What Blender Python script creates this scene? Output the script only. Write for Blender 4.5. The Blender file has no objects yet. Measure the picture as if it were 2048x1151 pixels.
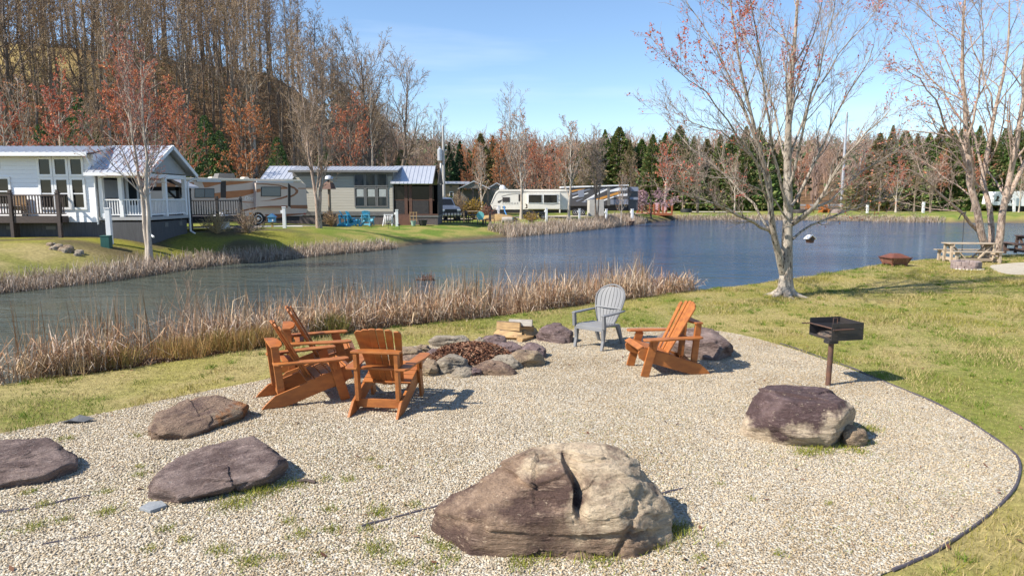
import bpy, bmesh, math, random
import numpy as np
from mathutils import Vector, Matrix

# ------------------------------------------------------------------ camera, sky, sun, exposure
SC = bpy.context.scene
COL = SC.collection
CAM_H, FPX, CX, CY = 2.45, 1365.0, 1024.0, 575.5
PITCH = math.atan(183.5 / FPX)
cam_d = bpy.data.cameras.new('camera')
cam_d.sensor_width = 36.0
cam_d.lens = 36.0 * FPX / 2048.0
cam_d.clip_start, cam_d.clip_end = 0.1, 4000
cam = bpy.data.objects.new('camera', cam_d)
COL.objects.link(cam)
cam.location = (0, 0, CAM_H)
cam.rotation_euler = (math.pi / 2 - PITCH, 0, 0)
SC.camera = cam

SUN_EL = math.radians(43.0)
SUN_AZ = math.atan2(-0.73, -0.30)          # sun stands to the left and behind the camera
world = bpy.data.worlds.new('World')
SC.world = world
world.use_nodes = True
wn = world.node_tree
wn.nodes.clear()
w_out = wn.nodes.new('ShaderNodeOutputWorld')
w_bg = wn.nodes.new('ShaderNodeBackground')
w_sky = wn.nodes.new('ShaderNodeTexSky')
w_sky.sky_type = 'NISHITA'
w_sky.sun_disc = False
w_sky.sun_elevation = SUN_EL
w_sky.sun_rotation = SUN_AZ % (2 * math.pi)
w_sky.altitude = 300
w_sky.air_density = 1.0
w_sky.dust_density = 0.15
w_sky.ozone_density = 4.0
w_bg.inputs['Strength'].default_value = 0.115
# thin high cirrus, mixed into the sky by direction
tc = wn.nodes.new('ShaderNodeTexCoord')
mp = wn.nodes.new('ShaderNodeMapping'); mp.inputs['Scale'].default_value = (1.0, 2.0, 9.0)
mp.inputs['Rotation'].default_value = (0.0, 0.25, 0.3)
nz = wn.nodes.new('ShaderNodeTexNoise'); nz.inputs['Scale'].default_value = 1.6; nz.inputs['Detail'].default_value = 6
rp = wn.nodes.new('ShaderNodeMapRange')
rp.inputs['From Min'].default_value = 0.60; rp.inputs['From Max'].default_value = 0.9
rp.inputs['To Max'].default_value = 0.34
mxw = wn.nodes.new('ShaderNodeMix'); mxw.data_type = 'RGBA'
mxw.inputs['B'].default_value = (6.5, 7.0, 7.6, 1)
L = wn.links.new
L(tc.outputs['Generated'], mp.inputs['Vector']); L(mp.outputs['Vector'], nz.inputs['Vector'])
L(nz.outputs['Fac'], rp.inputs['Value']); L(rp.outputs['Result'], mxw.inputs['Factor'])
L(w_sky.outputs['Color'], mxw.inputs['A']); L(mxw.outputs['Result'], w_bg.inputs['Color'])
L(w_bg.outputs['Background'], w_out.inputs['Surface'])

sun_d = bpy.data.lights.new('sun', 'SUN')
sun_d.energy = 4.9
sun_d.angle = math.radians(0.53)
sun_d.color = (1.0, 0.93, 0.82)
sun = bpy.data.objects.new('sun', sun_d)
COL.objects.link(sun)
sdir = Vector((math.sin(SUN_AZ) * math.cos(SUN_EL), math.cos(SUN_AZ) * math.cos(SUN_EL), math.sin(SUN_EL)))
sun.rotation_euler = (-sdir).to_track_quat('-Z', 'Y').to_euler()
sun.location = (-20, -10, 40)
SC.view_settings.view_transform = 'Standard'
SC.view_settings.look = 'None'
SC.view_settings.exposure = 0.78
SC.view_settings.gamma = 1.0
SC.cycles.max_bounces = 6
SC.cycles.transparent_max_bounces = 8
SC.cycles.caustics_reflective = False
SC.cycles.caustics_refractive = False

# ------------------------------------------------------------------ helpers: pixel of the survey -> place in the world
cp, sp = math.cos(PITCH), math.sin(PITCH)
def ray(u, v):
    x = (u - CX) / FPX; y = (CY - v) / FPX
    return Vector((x, cp + y * sp, -sp + y * cp))
def G(u, v, z=0.0):                       # point on the level z
    d = ray(u, v); t = (z - CAM_H) / d.z
    return Vector((d.x * t, d.y * t, z))
def WY(u, v, Y):                          # point at distance Y
    d = ray(u, v); t = Y / d.y
    return Vector((d.x * t, Y, CAM_H + d.z * t))
def XY(u, Y, v=400): return WY(u, v, Y).x
def ZY(v, Y): return WY(CX, v, Y).z
def VP(u, v, p0, dr):                     # (s, z) on a vertical plane through p0 along dr
    d = ray(u, v)
    nx, ny = -dr[1], dr[0]
    t = (p0[0] * nx + p0[1] * ny) / (d.x * nx + d.y * ny)
    x, y = d.x * t, d.y * t
    return ((x - p0[0]) * dr[0] + (y - p0[1]) * dr[1], CAM_H + d.z * t)

# ------------------------------------------------------------------ numpy noise
def _hash(ix, iy, iz, seed):
    h = (ix * 374761393 + iy * 668265263 + iz * 2147483647 + seed * 974634541) & 0xFFFFFFFF
    h = ((h ^ (h >> 13)) * 1274126177) & 0xFFFFFFFF
    h = h ^ (h >> 16)
    return (h & 0xFFFF) / 65535.0
def vnoise(p, seed=0):
    p = np.asarray(p, float); i = np.floor(p).astype(np.int64); f = p - i; f = f * f * (3 - 2 * f)
    r = 0
    for dx in (0, 1):
        for dy in (0, 1):
            for dz in (0, 1):
                w = (f[..., 0] if dx else 1 - f[..., 0]) * (f[..., 1] if dy else 1 - f[..., 1]) * (f[..., 2] if dz else 1 - f[..., 2])
                r = r + w * _hash(i[..., 0] + dx, i[..., 1] + dy, i[..., 2] + dz, seed)
    return r
def fbm(p, oct=4, seed=0, gain=0.5):
    p = np.asarray(p, float); a, s, t = 1.0, 0, 0
    for o in range(oct):
        s = s + a * vnoise(p * 2 ** o + o * 17.3, seed + o); t += a; a *= gain
    return s / t
def sstep(a, b, x):
    t = np.clip((x - a) / (b - a), 0, 1); return t * t * (3 - 2 * t)

# ------------------------------------------------------------------ materials
def _nt(name):
    m = bpy.data.materials.new(name); m.use_nodes = True
    nt = m.node_tree; b = nt.nodes['Principled BSDF']
    return m, nt, b
def _node(nt, t, **kw):
    n = nt.nodes.new(t)
    for k, v in kw.items():
        if k in n.inputs: n.inputs[k].default_value = v
        else: setattr(n, k, v)
    return n
def _coord(nt, scale=(1, 1, 1), world=False):
    if world:
        g = nt.nodes.new('ShaderNodeNewGeometry'); o = g.outputs['Position']
    else:
        t = nt.nodes.new('ShaderNodeTexCoord'); o = t.outputs['Object']
    mp = _node(nt, 'ShaderNodeMapping', Scale=scale)
    nt.links.new(o, mp.inputs['Vector'])
    return mp.outputs['Vector']
def _noise(nt, vec, scale, detail=4, rough=0.55):
    n = _node(nt, 'ShaderNodeTexNoise', Scale=scale, Detail=detail, Roughness=rough)
    nt.links.new(vec, n.inputs['Vector']); return n.outputs['Fac']
def _range(nt, fac, a, b, lo=0.0, hi=1.0):
    r = _node(nt, 'ShaderNodeMapRange'); r.inputs['From Min'].default_value = a; r.inputs['From Max'].default_value = b
    r.inputs['To Min'].default_value = lo; r.inputs['To Max'].default_value = hi
    nt.links.new(fac, r.inputs['Value']); return r.outputs['Result']
def _mix(nt, fac, a, b, mode='MIX'):
    m = nt.nodes.new('ShaderNodeMix'); m.data_type = 'RGBA'; m.blend_type = mode
    for s, x in (('Factor', fac), ('A', a), ('B', b)):
        if isinstance(x, (int, float)): m.inputs[s].default_value = x
        elif isinstance(x, tuple): m.inputs[s].default_value = (*x, 1) if len(x) == 3 else x
        else: nt.links.new(x, m.inputs[s])
    return m.outputs['Result']
def _bump(nt, b, fac, strength=0.3, dist=0.02):
    n = _node(nt, 'ShaderNodeBump', Strength=strength, Distance=dist)
    nt.links.new(fac, n.inputs['Height']); nt.links.new(n.outputs['Normal'], b.inputs['Normal'])
    return n
def M(name, c1, c2=None, scale=6.0, rough=0.6, bump=0.0, bscale=None, bdist=0.01, metal=0.0, stretch=(1, 1, 1), spec=None, contrast=(0.35, 0.65), world=False):
    m, nt, b = _nt(name)
    b.inputs['Roughness'].default_value = rough; b.inputs['Metallic'].default_value = metal
    if spec is not None: b.inputs['Specular IOR Level'].default_value = spec
    v = _coord(nt, stretch, world)
    c2 = c2 or tuple(x * 0.8 for x in c1)
    f = _range(nt, _noise(nt, v, scale, 5), *contrast)
    nt.links.new(_mix(nt, f, c1, c2), b.inputs['Base Color'])
    if bump: _bump(nt, b, _noise(nt, v, bscale or scale * 3, 4), bump, bdist)
    return m
def Mtint(name, rough=0.7, spec=0.3, translucent=0.0):
    m, nt, b = _nt(name)
    a = nt.nodes.new('ShaderNodeAttribute'); a.attribute_name = 'tint'
    nt.links.new(a.outputs['Color'], b.inputs['Base Color'])
    b.inputs['Roughness'].default_value = rough; b.inputs['Specular IOR Level'].default_value = spec
    if translucent:
        t = nt.nodes.new('ShaderNodeBsdfTranslucent'); nt.links.new(a.outputs['Color'], t.inputs['Color'])
        mx = nt.nodes.new('ShaderNodeMixShader'); mx.inputs['Fac'].default_value = translucent
        nt.links.new(b.outputs[0], mx.inputs[1]); nt.links.new(t.outputs[0], mx.inputs[2])
        nt.links.new(mx.outputs[0], nt.nodes['Material Output'].inputs['Surface'])
    return m
def Mglass(name, tint=(0.03, 0.04, 0.045), rough=0.06):
    m, nt, b = _nt(name)
    b.inputs['Base Color'].default_value = (*tint, 1); b.inputs['Roughness'].default_value = rough
    b.inputs['Specular IOR Level'].default_value = 0.4
    v = _coord(nt); _bump(nt, b, _noise(nt, v, 1.2, 2), 0.05, 0.05)
    return m

# ------------------------------------------------------------------ mesh helpers
def link(o, parent=None):
    COL.objects.link(o)
    if parent is not None: o.parent = parent
    return o
def tag(o, label=None, cat=None, group=None, kind=None):
    if label: o['label'] = label
    if cat: o['category'] = cat
    if group: o['group'] = group
    if kind: o['kind'] = kind
    return o
def empty(name, loc=(0, 0, 0), rz=0.0, label=None, cat=None, group=None):
    o = bpy.data.objects.new(name, None); o.empty_display_size = 0.2
    link(o); o.location = loc; o.rotation_euler = (0, 0, rz)
    return tag(o, label, cat, group)
def npmesh(name, V, Fs, mats, parent=None, smooth=False, tint=None, midx=None):
    """V (n,3); Fs list of (m,3)/(m,4) index arrays; mats list; midx one material index per entry of Fs"""
    me = bpy.data.meshes.new(name)
    V = np.asarray(V, np.float32); me.vertices.add(len(V)); me.vertices.foreach_set('co', V.ravel())
    Fs = [np.asarray(f, np.int32) for f in Fs if len(f)] if midx is None else [np.asarray(f, np.int32) for f in Fs]
    nl = sum(f.size for f in Fs); npoly = sum(len(f) for f in Fs)
    me.loops.add(nl); me.polygons.add(npoly)
    me.loops.foreach_set('vertex_index', np.concatenate([f.ravel() for f in Fs]))
    st, k = [], 0
    for f in Fs:
        st.append(k + np.arange(len(f)) * f.shape[1]); k += f.size
    me.polygons.foreach_set('loop_start', np.concatenate(st).astype(np.int32))
    if midx is not None:
        me.polygons.foreach_set('material_index', np.concatenate([np.full(len(f), i, np.int32) for f, i in zip(Fs, midx)]))
    if smooth: me.polygons.foreach_set('use_smooth', np.ones(npoly, bool))
    if tint is not None:
        a = me.attributes.new('tint', 'FLOAT_COLOR', 'POINT')
        c = np.ones((len(V), 4), np.float32); c[:, :3] = tint; a.data.foreach_set('color', c.ravel())
    for m in (mats if isinstance(mats, (list, tuple)) else [mats]): me.materials.append(m)
    me.update(); me.validate()
    o = bpy.data.objects.new(name, me)
    return link(o, parent)
class MB:
    """collects shapes for ONE mesh object"""
    def __init__(s): s.v = []; s.f = []
    def add(s, vs, fs, mt=None):
        n = len(s.v)
        for p in vs:
            p = Vector(p); s.v.append(mt @ p if mt is not None else p)
        s.f += [tuple(i + n for i in f) for f in fs]
        return s
    def box(s, a, b, mt=None):
        (x0, y0, z0), (x1, y1, z1) = a, b
        return s.add([(x0, y0, z0), (x1, y0, z0), (x1, y1, z0), (x0, y1, z0), (x0, y0, z1), (x1, y0, z1), (x1, y1, z1), (x0, y1, z1)],
                     [(0, 3, 2, 1), (4, 5, 6, 7), (0, 1, 5, 4), (1, 2, 6, 5), (2, 3, 7, 6), (3, 0, 4, 7)], mt)
    def beam(s, p, q, w, h, up=(0, 0, 1)):
        """board from p to q, w across, h along up"""
        p, q = Vector(p), Vector(q); d = q - p; ln = d.length; d.normalize()
        up = Vector(up); x = d.cross(up)
        if x.length < 1e-4: x = d.cross(Vector((1, 0, 0)))
        x.normalize(); z = x.cross(d)
        mt = Matrix((( x.x, d.x, z.x, p.x), (x.y, d.y, z.y, p.y), (x.z, d.z, z.z, p.z), (0, 0, 0, 1)))
        return s.box((-w / 2, 0, -h / 2), (w / 2, ln, h / 2), mt)
    def prism(s, poly, d0, d1, fr=None):
        """poly of 2d points extruded along the third axis; fr(a,b,c) -> point"""
        fr = fr or (lambda a, b, c: (a, c, b)); n = len(poly)
        vs = [fr(a, b, d0) for a, b in poly] + [fr(a, b, d1) for a, b in poly]
        fs = [tuple(range(n)), tuple(range(2 * n - 1, n - 1, -1))] + [(i, i + n, (i + 1) % n + n, (i + 1) % n) for i in range(n)]
        return s.add(vs, fs)
    def tube(s, pts, r, k=8, cap=True):
        pts = [Vector(p) for p in pts]; n = len(pts)
        rs = r if isinstance(r, (list, tuple)) else [r] * n
        base = len(s.v); u = None
        for i, p in enumerate(pts):
            t = (pts[min(i + 1, n - 1)] - pts[max(i - 1, 0)]).normalized()
            if u is None:
                u = t.cross(Vector((0, 0, 1)))
                if u.length < 0.05: u = t.cross(Vector((1, 0, 0)))
            else: u = u - t * u.dot(t)
            u.normalize(); w = t.cross(u)
            for j in range(k):
                a = 2 * math.pi * j / k
                s.v.append(p + (u * math.cos(a) + w * math.sin(a)) * rs[i])
        for i in range(n - 1):
            for j in range(k):
                a, b = base + i * k + j, base + i * k + (j + 1) % k
                s.f.append((a, b, b + k, a + k))
        if cap:
            s.f.append(tuple(base + j for j in reversed(range(k)))); s.f.append(tuple(base + (n - 1) * k + j for j in range(k)))
        return s
    def lathe(s, prof, k=20, loc=(0, 0, 0), mt=None):
        base = len(s.v); loc = Vector(loc)
        for r, z in prof:
            for j in range(k):
                a = 2 * math.pi * j / k; p = Vector((r * math.cos(a), r * math.sin(a), z))
                s.v.append((mt @ p if mt is not None else p) + loc)
        n = len(prof)
        for i in range(n - 1):
            for j in range(k):
                a, b = base + i * k + j, base + i * k + (j + 1) % k
                s.f.append((a, b, b + k, a + k))
        s.f.append(tuple(base + j for j in reversed(range(k)))); s.f.append(tuple(base + (n - 1) * k + j for j in range(k)))
        return s
    def build(s, name, mat, parent=None, smooth=False, bevel=0.0, loc=None):
        me = bpy.data.meshes.new(name)
        vs = s.v
        if parent is None and loc is not None: vs = [v - Vector(loc) for v in s.v]
        me.from_pydata([tuple(v) for v in vs], [], s.f)
        me.materials.append(mat)
        bm = bmesh.new(); bm.from_mesh(me); bmesh.ops.recalc_face_normals(bm, faces=bm.faces); bm.to_mesh(me); bm.free()
        if smooth:
            for p in me.polygons: p.use_smooth = True
        o = bpy.data.objects.new(name, me); link(o, parent)
        if parent is None and loc is not None: o.location = loc
        if bevel:
            b = o.modifiers.new('bevel', 'BEVEL'); b.width = bevel; b.segments = 2; b.limit_method = 'ANGLE'
        if smooth:
            try: me.set_sharp_from_angle(angle=math.radians(40))
            except Exception: pass
        return o
def copy_thing(root, loc, rz=None, sc=None):
    r = root.copy(); link(r); r.location = loc
    if rz is not None: r.rotation_euler = (0, 0, rz)
    if sc is not None: r.scale = (sc, sc, sc) if isinstance(sc, (int, float)) else sc
    for ch in root.children:
        c = ch.copy(); link(c, r)
        for g in ch.children:
            d = g.copy(); link(d, c)
    return r
def tubes(P, R, k=3):
    """P (B,n,3) centre lines, R (B,n) radii -> verts, quads"""
    P = np.asarray(P, float); R = np.asarray(R, float); B, n, _ = P.shape
    T = np.gradient(P, axis=1); T /= np.linalg.norm(T, axis=2, keepdims=True) + 1e-9
    m = T.mean(1); ref = np.where(np.abs(m[:, 2:3]) < 0.85, np.array([[0, 0, 1.0]]), np.array([[1.0, 0, 0]]))[:, None, :]
    U = np.cross(ref, T); U /= np.linalg.norm(U, axis=2, keepdims=True) + 1e-9
    W = np.cross(T, U); a = np.arange(k) * 2 * np.pi / k
    V = P[:, :, None] + R[:, :, None, None] * (np.cos(a)[:, None] * U[:, :, None] + np.sin(a)[:, None] * W[:, :, None])
    idx = np.arange(B * n * k).reshape(B, n, k); nx = np.roll(idx, -1, axis=2)
    F = np.stack([idx[:, :-1], nx[:, :-1], nx[:, 1:], idx[:, 1:]], -1).reshape(-1, 4)
    return V.reshape(-1, 3), F
class NB:
    """numpy mesh collector with one tint per vertex and a material index per chunk"""
    def __init__(s): s.V = []; s.F = []; s.M = []; s.T = []; s.n = 0
    def add(s, V, F, mi=0, tint=None):
        if len(V) == 0: return s
        s.V.append(V); s.F.append(np.asarray(F) + s.n); s.M.append(mi); s.n += len(V)
        s.T.append(np.broadcast_to(np.asarray(tint if tint is not None else (0.5, 0.5, 0.5), float), (len(V), 3)))
        return s
    def build(s, name, mats, parent=None, smooth=False):
        return npmesh(name, np.concatenate(s.V), s.F, mats, parent, smooth, np.concatenate(s.T), s.M)
# ------------------------------------------------------------------ pond outline and terrain height
WL = -0.70
crest_px = [(-260, 800), (-60, 775), (0, 765), (250, 735), (500, 697), (690, 664), (850, 646), (1000, 632), (1200, 605), (1400, 580),
            (1500, 569), (1600, 557), (1700, 540), (1760, 531), (1850, 518), (1950, 513), (2048, 509), (2200, 505)]
CREST = np.array([G(u, v)[:2] for u, v in crest_px])
_t = np.gradient(CREST, axis=0); _t /= np.linalg.norm(_t, axis=1, keepdims=True)
NEAR = CREST + np.stack([-_t[:, 1], _t[:, 0]], 1) * 1.0
far_px = [(2250, 447), (2048, 446), (1890, 445), (1700, 442), (1500, 440), (1345, 440), (1290, 445), (1200, 457), (1100, 467), (1010, 474),
          (840, 488), (785, 496), (600, 514), (400, 532), (200, 562), (0, 584), (-120, 598)]
FAR = np.array([G(u, v, WL)[:2] for u, v in far_px])
POND = np.concatenate([NEAR, [[45, 34], [80, 45]], FAR, [[-24, 17], [-22, 10]]])
def in_poly(x, y, P):
    c = np.zeros(np.shape(x), bool); n = len(P)
    for i in range(n):
        (x0, y0), (x1, y1) = P[i], P[(i + 1) % n]
        if y0 == y1: continue
        k = ((y0 > y) != (y1 > y)) & (x < (x1 - x0) * (y - y0) / (y1 - y0) + x0)
        c ^= k
    return c
def poly_dist(x, y, P, closed=True):
    d = np.full(np.shape(x), 1e9); n = len(P)
    for i in range(n if closed else n - 1):
        a, b = P[i], P[(i + 1) % n]; e = b - a; l2 = (e ** 2).sum() + 1e-9
        t = np.clip(((x - a[0]) * e[0] + (y - a[1]) * e[1]) / l2, 0, 1)
        d = np.minimum(d, (x - a[0] - t * e[0]) ** 2 + (y - a[1] - t * e[1]) ** 2)
    return np.sqrt(d)
def pond_sd(x, y):
    d = poly_dist(x, y, POND); return np.where(in_poly(x, y, POND), -d, d)
_cp = np.array([(-20, 30.5, .62, 5), (-28, 32, .68, 5), (-16.5, 33, .58, 4.5), (-18, 46, .42, 6), (-16, 40, .5, 5), (-10, 53, .2, 6), (-4, 58, .2, 6), (0, 70, .22, 6), (12, 84, .15, 3), (22, 98, .1, 3),
                (45, 100, .1, 3), (70, 100, .1, 3), (0, 5, 0, 1.1), (6, 15, 0, 1.1), (-5, 8, 0, 1.2), (15, 22, 0, 1.1), (-10, 5, 0, 1.2), (25, 25, 0, 1.2), (3, 12, 0, 1.1), (10, 8, 0, 1.1), (40, 20, 0, 2)], float)
def Hgt(x, y):
    x = np.asarray(x, float); y = np.asarray(y, float)
    w = 0; g = 0; bw = 0
    for cx, cy, cz, cw in _cp:
        k = 1.0 / ((x - cx) ** 2 + (y - cy) ** 2 + 4.0) ** 2
        w = w + k; g = g + k * cz; bw = bw + k * cw
    g = g / w; bw = bw / w
    sd = pond_sd(x, y)
    p3 = np.stack([x, y, 0 * x], -1)
    g = g + 0.10 * (fbm(p3 * 0.12, 3, 5) - 0.5) * sstep(26, 40, y)
    h = np.where(sd < 0, WL - np.minimum(0.6 * -sd, 1.5), WL + (g - WL) * np.sin(np.clip(sd / bw, 0, 1) * np.pi / 2) ** 0.8)
    hd = (x + 60) * -0.637 + (y - 45) * 0.77                      # the wooded hill on the left
    hill = 0.55 * np.minimum(np.maximum(hd, 0), 40) + 0.06 * np.maximum(hd - 40, 0) + 1.6 * (fbm(p3 * 0.05, 3, 9) - 0.5) * sstep(2, 14, hd)
    hill = hill * sstep(-0.10, -0.36, x / np.maximum(y, 20))
    ridge = 12 * sstep(140, 300, y) + 26 * sstep(300, 700, y) * (0.5 + fbm(p3 * 0.004, 3, 3))
    return h + np.maximum(hill, 0) * sstep(0, 6, hd) + ridge * sstep(10, 60, sd)

def gpx(lst, z=0.0): return np.array([G(u, v, z)[:2] for u, v in lst])
GRAVEL = np.concatenate([gpx([(60, 856), (150, 838), (230, 822), (350, 795), (450, 775), (530, 760), (620, 738), (700, 716), (770, 700), (850, 690),
        (950, 682), (1060, 668), (1150, 658), (1250, 655), (1330, 655), (1400, 658), (1470, 666), (1560, 690), (1650, 720), (1750, 757), (1850, 798), (1930, 838),
        (1990, 878), (2030, 908), (2042, 940), (2025, 985), (1965, 1040), (1885, 1095), (1800, 1135), (1740, 1160)]), [[1.6, 3.6], [1.0, 2.4], [-3.0, 2.2], [-6.5, 4.2], [-6.0, 6.2]]])
PATCH2 = gpx([(1975, 531), (2000, 528), (2048, 524), (2200, 522), (2260, 548), (2048, 551), (1995, 546)])
# smoothed outline
def smooth_poly(P, it=2, keep=None):
    for _ in range(it):
        Q = np.roll(P, -1, 0); P = np.stack([0.75 * P + 0.25 * Q, 0.25 * P + 0.75 * Q], 1).reshape(-1, 2)
    return P
GRAVEL = smooth_poly(GRAVEL); PATCH2 = smooth_poly(PATCH2)

# ------------------------------------------------------------------ ground sheet
def axis(segs):
    out = []
    for a, b, d in segs: out += list(np.arange(a, b, d))
    return np.array(out + [segs[-1][1]])
gx = axis([(-900, -300, 60), (-300, -120, 15), (-120, -60, 3), (-60, -32, 1.0), (-32, 30, 0.4), (30, 70, 1.0), (70, 130, 3), (130, 330, 20), (330, 900, 60)])
gy = axis([(-30, 2, 4), (2, 34, 0.35), (34, 62, 0.6), (62, 110, 1.0), (110, 180, 4), (180, 420, 12), (420, 1500, 60)])
XX, YY = np.meshgrid(gx, gy)
ZZ = Hgt(XX, YY)
ing = in_poly(XX, YY, GRAVEL) | (YY < 4.5)
ZZ = np.where(ing & (YY < 14), np.minimum(ZZ, 0.0), ZZ)
gv = np.stack([XX, YY, ZZ], -1).reshape(-1, 3)
ny_, nx_ = XX.shape
ii = np.arange(ny_ * nx_).reshape(ny_, nx_)
gf = np.stack([ii[:-1, :-1], ii[:-1, 1:], ii[1:, 1:], ii[1:, :-1]], -1).reshape(-1, 4)
p3 = np.stack([gv[:, 0], gv[:, 1], 0 * gv[:, 0]], -1)
n1 = sstep(.38, .62, fbm(p3 * 0.45, 4, 1)); n2 = sstep(.4, .65, fbm(p3 * 1.3, 3, 2))
def mixc(a, b, t): return np.asarray(a) * (1 - t[:, None]) + np.asarray(b) * t[:, None]
GRASS_G, GRASS_Y, STRAW = (0.16, 0.185, 0.030), (0.26, 0.235, 0.06), (0.38, 0.30, 0.14)
gcol = mixc(mixc(GRASS_G, GRASS_Y, n1), STRAW, .15 + n2 * 0.6)
sdv = pond_sd(gv[:, 0], gv[:, 1])
farm = sstep(30, 42, gv[:, 1])
gcol = mixc(gcol, mixc((0.13, 0.19, 0.03), (0.30, 0.26, 0.08), n2), farm)
moss = sstep(26, 29, gv[:, 1]) * sstep(-8, -14, gv[:, 0]) * (1 - sstep(38, 46, gv[:, 1]))
gcol = mixc(gcol, mixc((0.20, 0.19, 0.025), (0.10, 0.075, 0.04), sstep(.42, .62, fbm(p3 * 0.6, 4, 7))), moss * 0.9)
gcol = mixc(gcol, (0.16, 0.12, 0.075), sstep(1.1, 0.1, sdv))                # mud at the water's edge
hd_ = (gv[:, 0] + 60) * -0.637 + (gv[:, 1] - 45) * 0.77
leaf = np.maximum(sstep(-4, 3, hd_) * (1 - sstep(-4, 14, gv[:, 0])), sstep(112, 124, gv[:, 1]))
gcol = mixc(gcol, mixc((0.22, 0.13, 0.065), (0.13, 0.085, 0.05), n2), leaf)
mead = sstep(9, 3, np.hypot((gv[:, 0] + 64) / 1.6, gv[:, 1] - 90)) * 1.0
gcol = mixc(gcol, (0.40, 0.30, 0.12), mead)
gm, nt, b = _nt('ground_mat')
at = nt.nodes.new('ShaderNodeAttribute'); at.attribute_name = 'tint'
v = _coord(nt, world=True)
f1 = _range(nt, _noise(nt, v, 9, 6, 0.7), .3, .7, 0.55, 1.35)
mm = nt.nodes.new('ShaderNodeVectorMath'); mm.operation = 'SCALE'
L2 = nt.links.new
L2(at.outputs['Color'], mm.inputs[0]); L2(f1, mm.inputs['Scale'])
L2(mm.outputs[0], b.inputs['Base Color']); b.inputs['Roughness'].default_value = 0.95; b.inputs['Specular IOR Level'].default_value = 0.15
_bump(nt, b, _noise(nt, v, 30, 5, 0.7), 0.6, 0.04)
ground = npmesh('ground', gv, [gf], gm, None, True, gcol)
tag(ground, 'grassy ground with a wooded hill behind', None, None, 'structure')

# ------------------------------------------------------------------ water
wm, nt, b = _nt('water_mat')
v = _coord(nt, (0.55, 1.35, 1.0), world=True)
b.inputs['Base Color'].default_value = (0.050, 0.082, 0.092, 1)
gp_ = nt.nodes.new('ShaderNodeNewGeometry'); sp_ = nt.nodes.new('ShaderNodeSeparateXYZ'); nt.links.new(gp_.outputs['Position'], sp_.inputs[0])   # body colour graded in X: greenish left, blue right painting in the sky's reflection
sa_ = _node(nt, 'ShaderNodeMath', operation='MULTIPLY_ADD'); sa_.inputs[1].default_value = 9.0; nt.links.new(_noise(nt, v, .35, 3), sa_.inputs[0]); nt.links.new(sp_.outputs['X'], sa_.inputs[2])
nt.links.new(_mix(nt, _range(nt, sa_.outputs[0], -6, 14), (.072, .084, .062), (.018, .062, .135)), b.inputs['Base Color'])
b.inputs['Roughness'].default_value = 0.07; b.inputs['IOR'].default_value = 1.333
b.inputs['Specular IOR Level'].default_value = 0.62
n_a = _noise(nt, v, 1.0, 3, 0.5); n_b = _noise(nt, v, 4.2, 4, 0.6)
ad = _node(nt, 'ShaderNodeMath', operation='MULTIPLY_ADD'); ad.inputs[1].default_value = 0.42
nt.links.new(n_b, ad.inputs[0]); nt.links.new(n_a, ad.inputs[2])
bn_ = _bump(nt, b, ad.outputs[0], 1.0, 0.34); vb_ = _coord(nt, (.35, 1.0, 1.0), world=True); nt.links.new(_range(nt, _noise(nt, vb_, .16, 3), .38, .62, .30, 1.0), bn_.inputs['Strength'])
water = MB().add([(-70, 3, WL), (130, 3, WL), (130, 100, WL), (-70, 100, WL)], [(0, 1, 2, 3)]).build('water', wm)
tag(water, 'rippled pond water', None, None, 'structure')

# ------------------------------------------------------------------ gravel pad, second patch, drives
def sheet(name, P, z, mat, label, drape=False, kind='structure', step=0.6):
    me = bpy.data.meshes.new(name); bm = bmesh.new()
    if not drape:
        bm.faces.new([bm.verts.new((x, y, z)) for x, y in P])
        bmesh.ops.triangulate(bm, faces=bm.faces[:])
    else:
        x0, y0 = P.min(0); x1, y1 = P.max(0)
        xs = np.arange(x0, x1 + step, step); ys = np.arange(y0, y1 + step, step)
        X, Y = np.meshgrid(xs, ys); Z = Hgt(X, Y) + z
        vs = [[bm.verts.new((X[j, i], Y[j, i], Z[j, i])) for i in range(len(xs))] for j in range(len(ys))]
        cx, cy = X[:-1, :-1] + step / 2, Y[:-1, :-1] + step / 2; k = in_poly(cx, cy, P)
        for j in range(len(ys) - 1):
            for i in range(len(xs) - 1):
                if k[j, i]: bm.faces.new((vs[j][i], vs[j][i + 1], vs[j + 1][i + 1], vs[j + 1][i]))
        bmesh.ops.delete(bm, geom=[q for q in bm.verts if not q.link_faces], context='VERTS')
    bm.normal_update()
    for f in bm.faces:
        if f.normal.z < 0: f.normal_flip()
    bm.to_mesh(me); bm.free(); me.materials.append(mat)
    o = bpy.data.objects.new(name, me); link(o); return tag(o, label, None, None, kind)
grm, nt, b = _nt('gravel_mat')
v = _coord(nt, world=True)
vo = _node(nt, 'ShaderNodeTexVoronoi', Scale=52.0); nt.links.new(v, vo.inputs['Vector'])
cr = nt.nodes.new('ShaderNodeValToRGB'); nt.links.new(vo.outputs['Color'], cr.inputs['Fac'])
cr.color_ramp.elements[0].color = (0.30, 0.25, 0.18, 1); cr.color_ramp.elements[1].color = (0.62, 0.56, 0.45, 1)
for p_, c_ in ((0.35, (0.42, 0.35, 0.25, 1)), (0.6, (0.50, 0.46, 0.38, 1))):
    e = cr.color_ramp.elements.new(p_); e.color = c_
dirt = _range(nt, _noise(nt, v, 0.9, 4), .52, .72, 0, 0.35)
nt.links.new(_mix(nt, dirt, cr.outputs['Color'], (0.30, 0.24, 0.15)), b.inputs['Base Color'])
b.inputs['Roughness'].default_value = 0.9
_bump(nt, b, vo.outputs['Distance'], 0.8, -0.02)
sheet('gravel_pad', GRAVEL, 0.008, grm, 'pale pea gravel pad')
sheet('gravel_path', PATCH2, 0.006, grm, 'pale gravel patch by the picnic table')

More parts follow.
